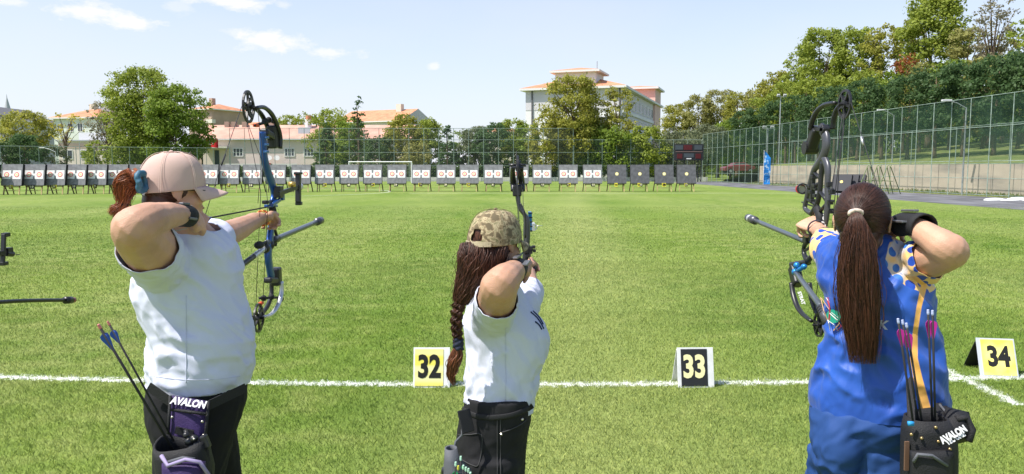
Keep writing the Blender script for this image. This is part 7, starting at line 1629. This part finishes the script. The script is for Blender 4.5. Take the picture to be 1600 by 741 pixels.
def quiver_mid():
    Q = lambda x, y, Y=2.36: P(x, y, Y); root = empty('quiver', Q(712, 745, 2.36), 0, 'small dark hip quiver behind the archer in black jeans, cut by the lower edge', 'quiver')
    mb = MB(); rq = []
    for (y, x0, x1, d) in ((700, 697, 712, .02), (718, 696, 716, .03), (736, 694, 735, .04), (770, 696, 738, .045), (880, 702, 734, .04)):
        c = Q((x0 + x1) / 2, y); w = (x1 - x0) / 2 * S(2.36); rq.append([c + Vector((w * math.cos(t), d * math.sin(t), 0)) for t in [k * math.tau / 20 for k in range(20)]])
    mb.rings(rq, cap=False); o = addp(root, 'quiver_tube', mb, gryn); sm = o.modifiers.new('t', 'SOLIDIFY'); sm.thickness = .005
    mb = MB(); mb.tube([Q(726, 660, 2.42), Q(722, 672, 2.40), Q(722, 680, 2.40), Q(712, 690, 2.40), Q(709, 705, 2.38)], .004, 6); addp(root, 'strap', mb, gryn); mb = MB(); mb.box(Q(697, 738), (.03, .03, .03)); addp(root, 'buckle', mb, bk, smooth=False, bevel=.006)
    mb = MB(); mb.bar(Q(724, 640, 2.43), Q(732, 676, 2.41), .05, .006); addp(root, 'holster_flap', mb, nyl, smooth=False, bevel=.004)
    gr = MT('vane_emerald', (.02, .22, .08), .5); ye = MT('nock_yellow', (.65, .62, .08), .4); wh = MT('nock_mint', (.45, .70, .55), .4)
    for k, (x, y, nk) in enumerate(((712, 722, wh), (716, 728, ye), (720, 713, wh), (724, 727, wh), (728, 730, wh), (732, 732, wh), (735, 738, wh))):
        arrow('arrow', Q(x, y, 2.31 + .012 * (k % 3)), Q(x - 2, y + 130, 2.34), 'green fletched arrow, %s from the left in the small hip quiver' % ORD[k], gr, 'green arrows in the hip quiver', nk, .05, .0030, .009)
quiver_mid()
# ================================================================== LANE NUMBER BOARDS
def lane_board(n, base, w, h, m_bg, m_ink, m_frame, yaw, label, lean=20, digits_sz=.20, margin=(.03, .03), part_w=None, open_=.20, roll=0, m_rear_shade=None):
    root = empty('lane_board', base, yaw, label, 'number board'); rt = Matrix.Rotation(R(-lean), 4, 'X'); rb = Matrix.Translation((0, open_, 0)) @ Matrix.Rotation(math.asin((open_ - h * math.sin(R(lean)) - .012) / h), 4, 'X')
    def board(M_, y, nm, m, x0, x1, z0, z1, th):
        mb = MB(); mb.bbox(x0, x1, y, y + th, z0, z1); mb.v = [tuple(M_ @ Vector(v)) for v in mb.v]; return mb.build(nm, m, root, bevel=.0015)
    board(rt, 0, 'front_panel', m_frame, -w / 2, w / 2, .0, h, .008); board(rb, 0, 'rear_panel', m_rear_shade or m_frame, -w / 2, w / 2, .0, h, .008)
    x0, x1 = -w / 2 + margin[0], w / 2 - margin[1]; face = board(rt, -.0035, 'number_sheet', m_bg, x0, x1, .012, h - .012, .003)
    tm = text_mesh(str(n), digits_sz * 1.06, .009, .76, .0008); tm.transform(rt @ Matrix.Translation(((x0 + x1) / 2, -.0050, h * .50)) @ Matrix.Rotation(R(90), 4, 'X')); link('digits', tm, m_ink, face); return root
pw = mat('board_white', (.72, .72, .72), .6, var=.06, vscale=20); py_ = mat('board_yellow', (.80, .70, .10), .6, col2=(.80, .76, .35), vscale=5); pk_ = mat('board_black', (.02, .021, .024), .6); ink = MT('digit_black', (.012, .012, .012), .6); inkc = MT('digit_cream', (.82, .76, .42), .6)
py2 = mat('board_yellow_glare', (.80, .70, .12), .6, col2=(.82, .81, .62), vscale=3.2, stretch=(.2, .2, 2.2), detail=1, lohi=(.42, .58))  # near-white bands put sun glare into the yellow of the sheet
g = G(674, 606); lane_board(32, g, .285, .31, py2, ink, pw, R(0), 'white and yellow board reading 32 on the grass left of the middle archer', 12, .225, (.012, .05))
g = G(1088, 606); lane_board(33, g, .285, .31, pk_, inkc, pw, R(2), 'black and white board reading 33 with cream digits on the chalk line', 12, .225, (.028, .05))
g = G(1562, 589); lane_board(34, g, .29, .32, py_, ink, MT('board_grey', (.45, .48, .52), .6), R(-10), 'yellow board reading 34 standing open beside the corner of the chalk lines', 24, .215, (.03, .012), open_=.34, m_rear_shade=pk_)  # rear panel coloured black to paint the shadow inside the open frame
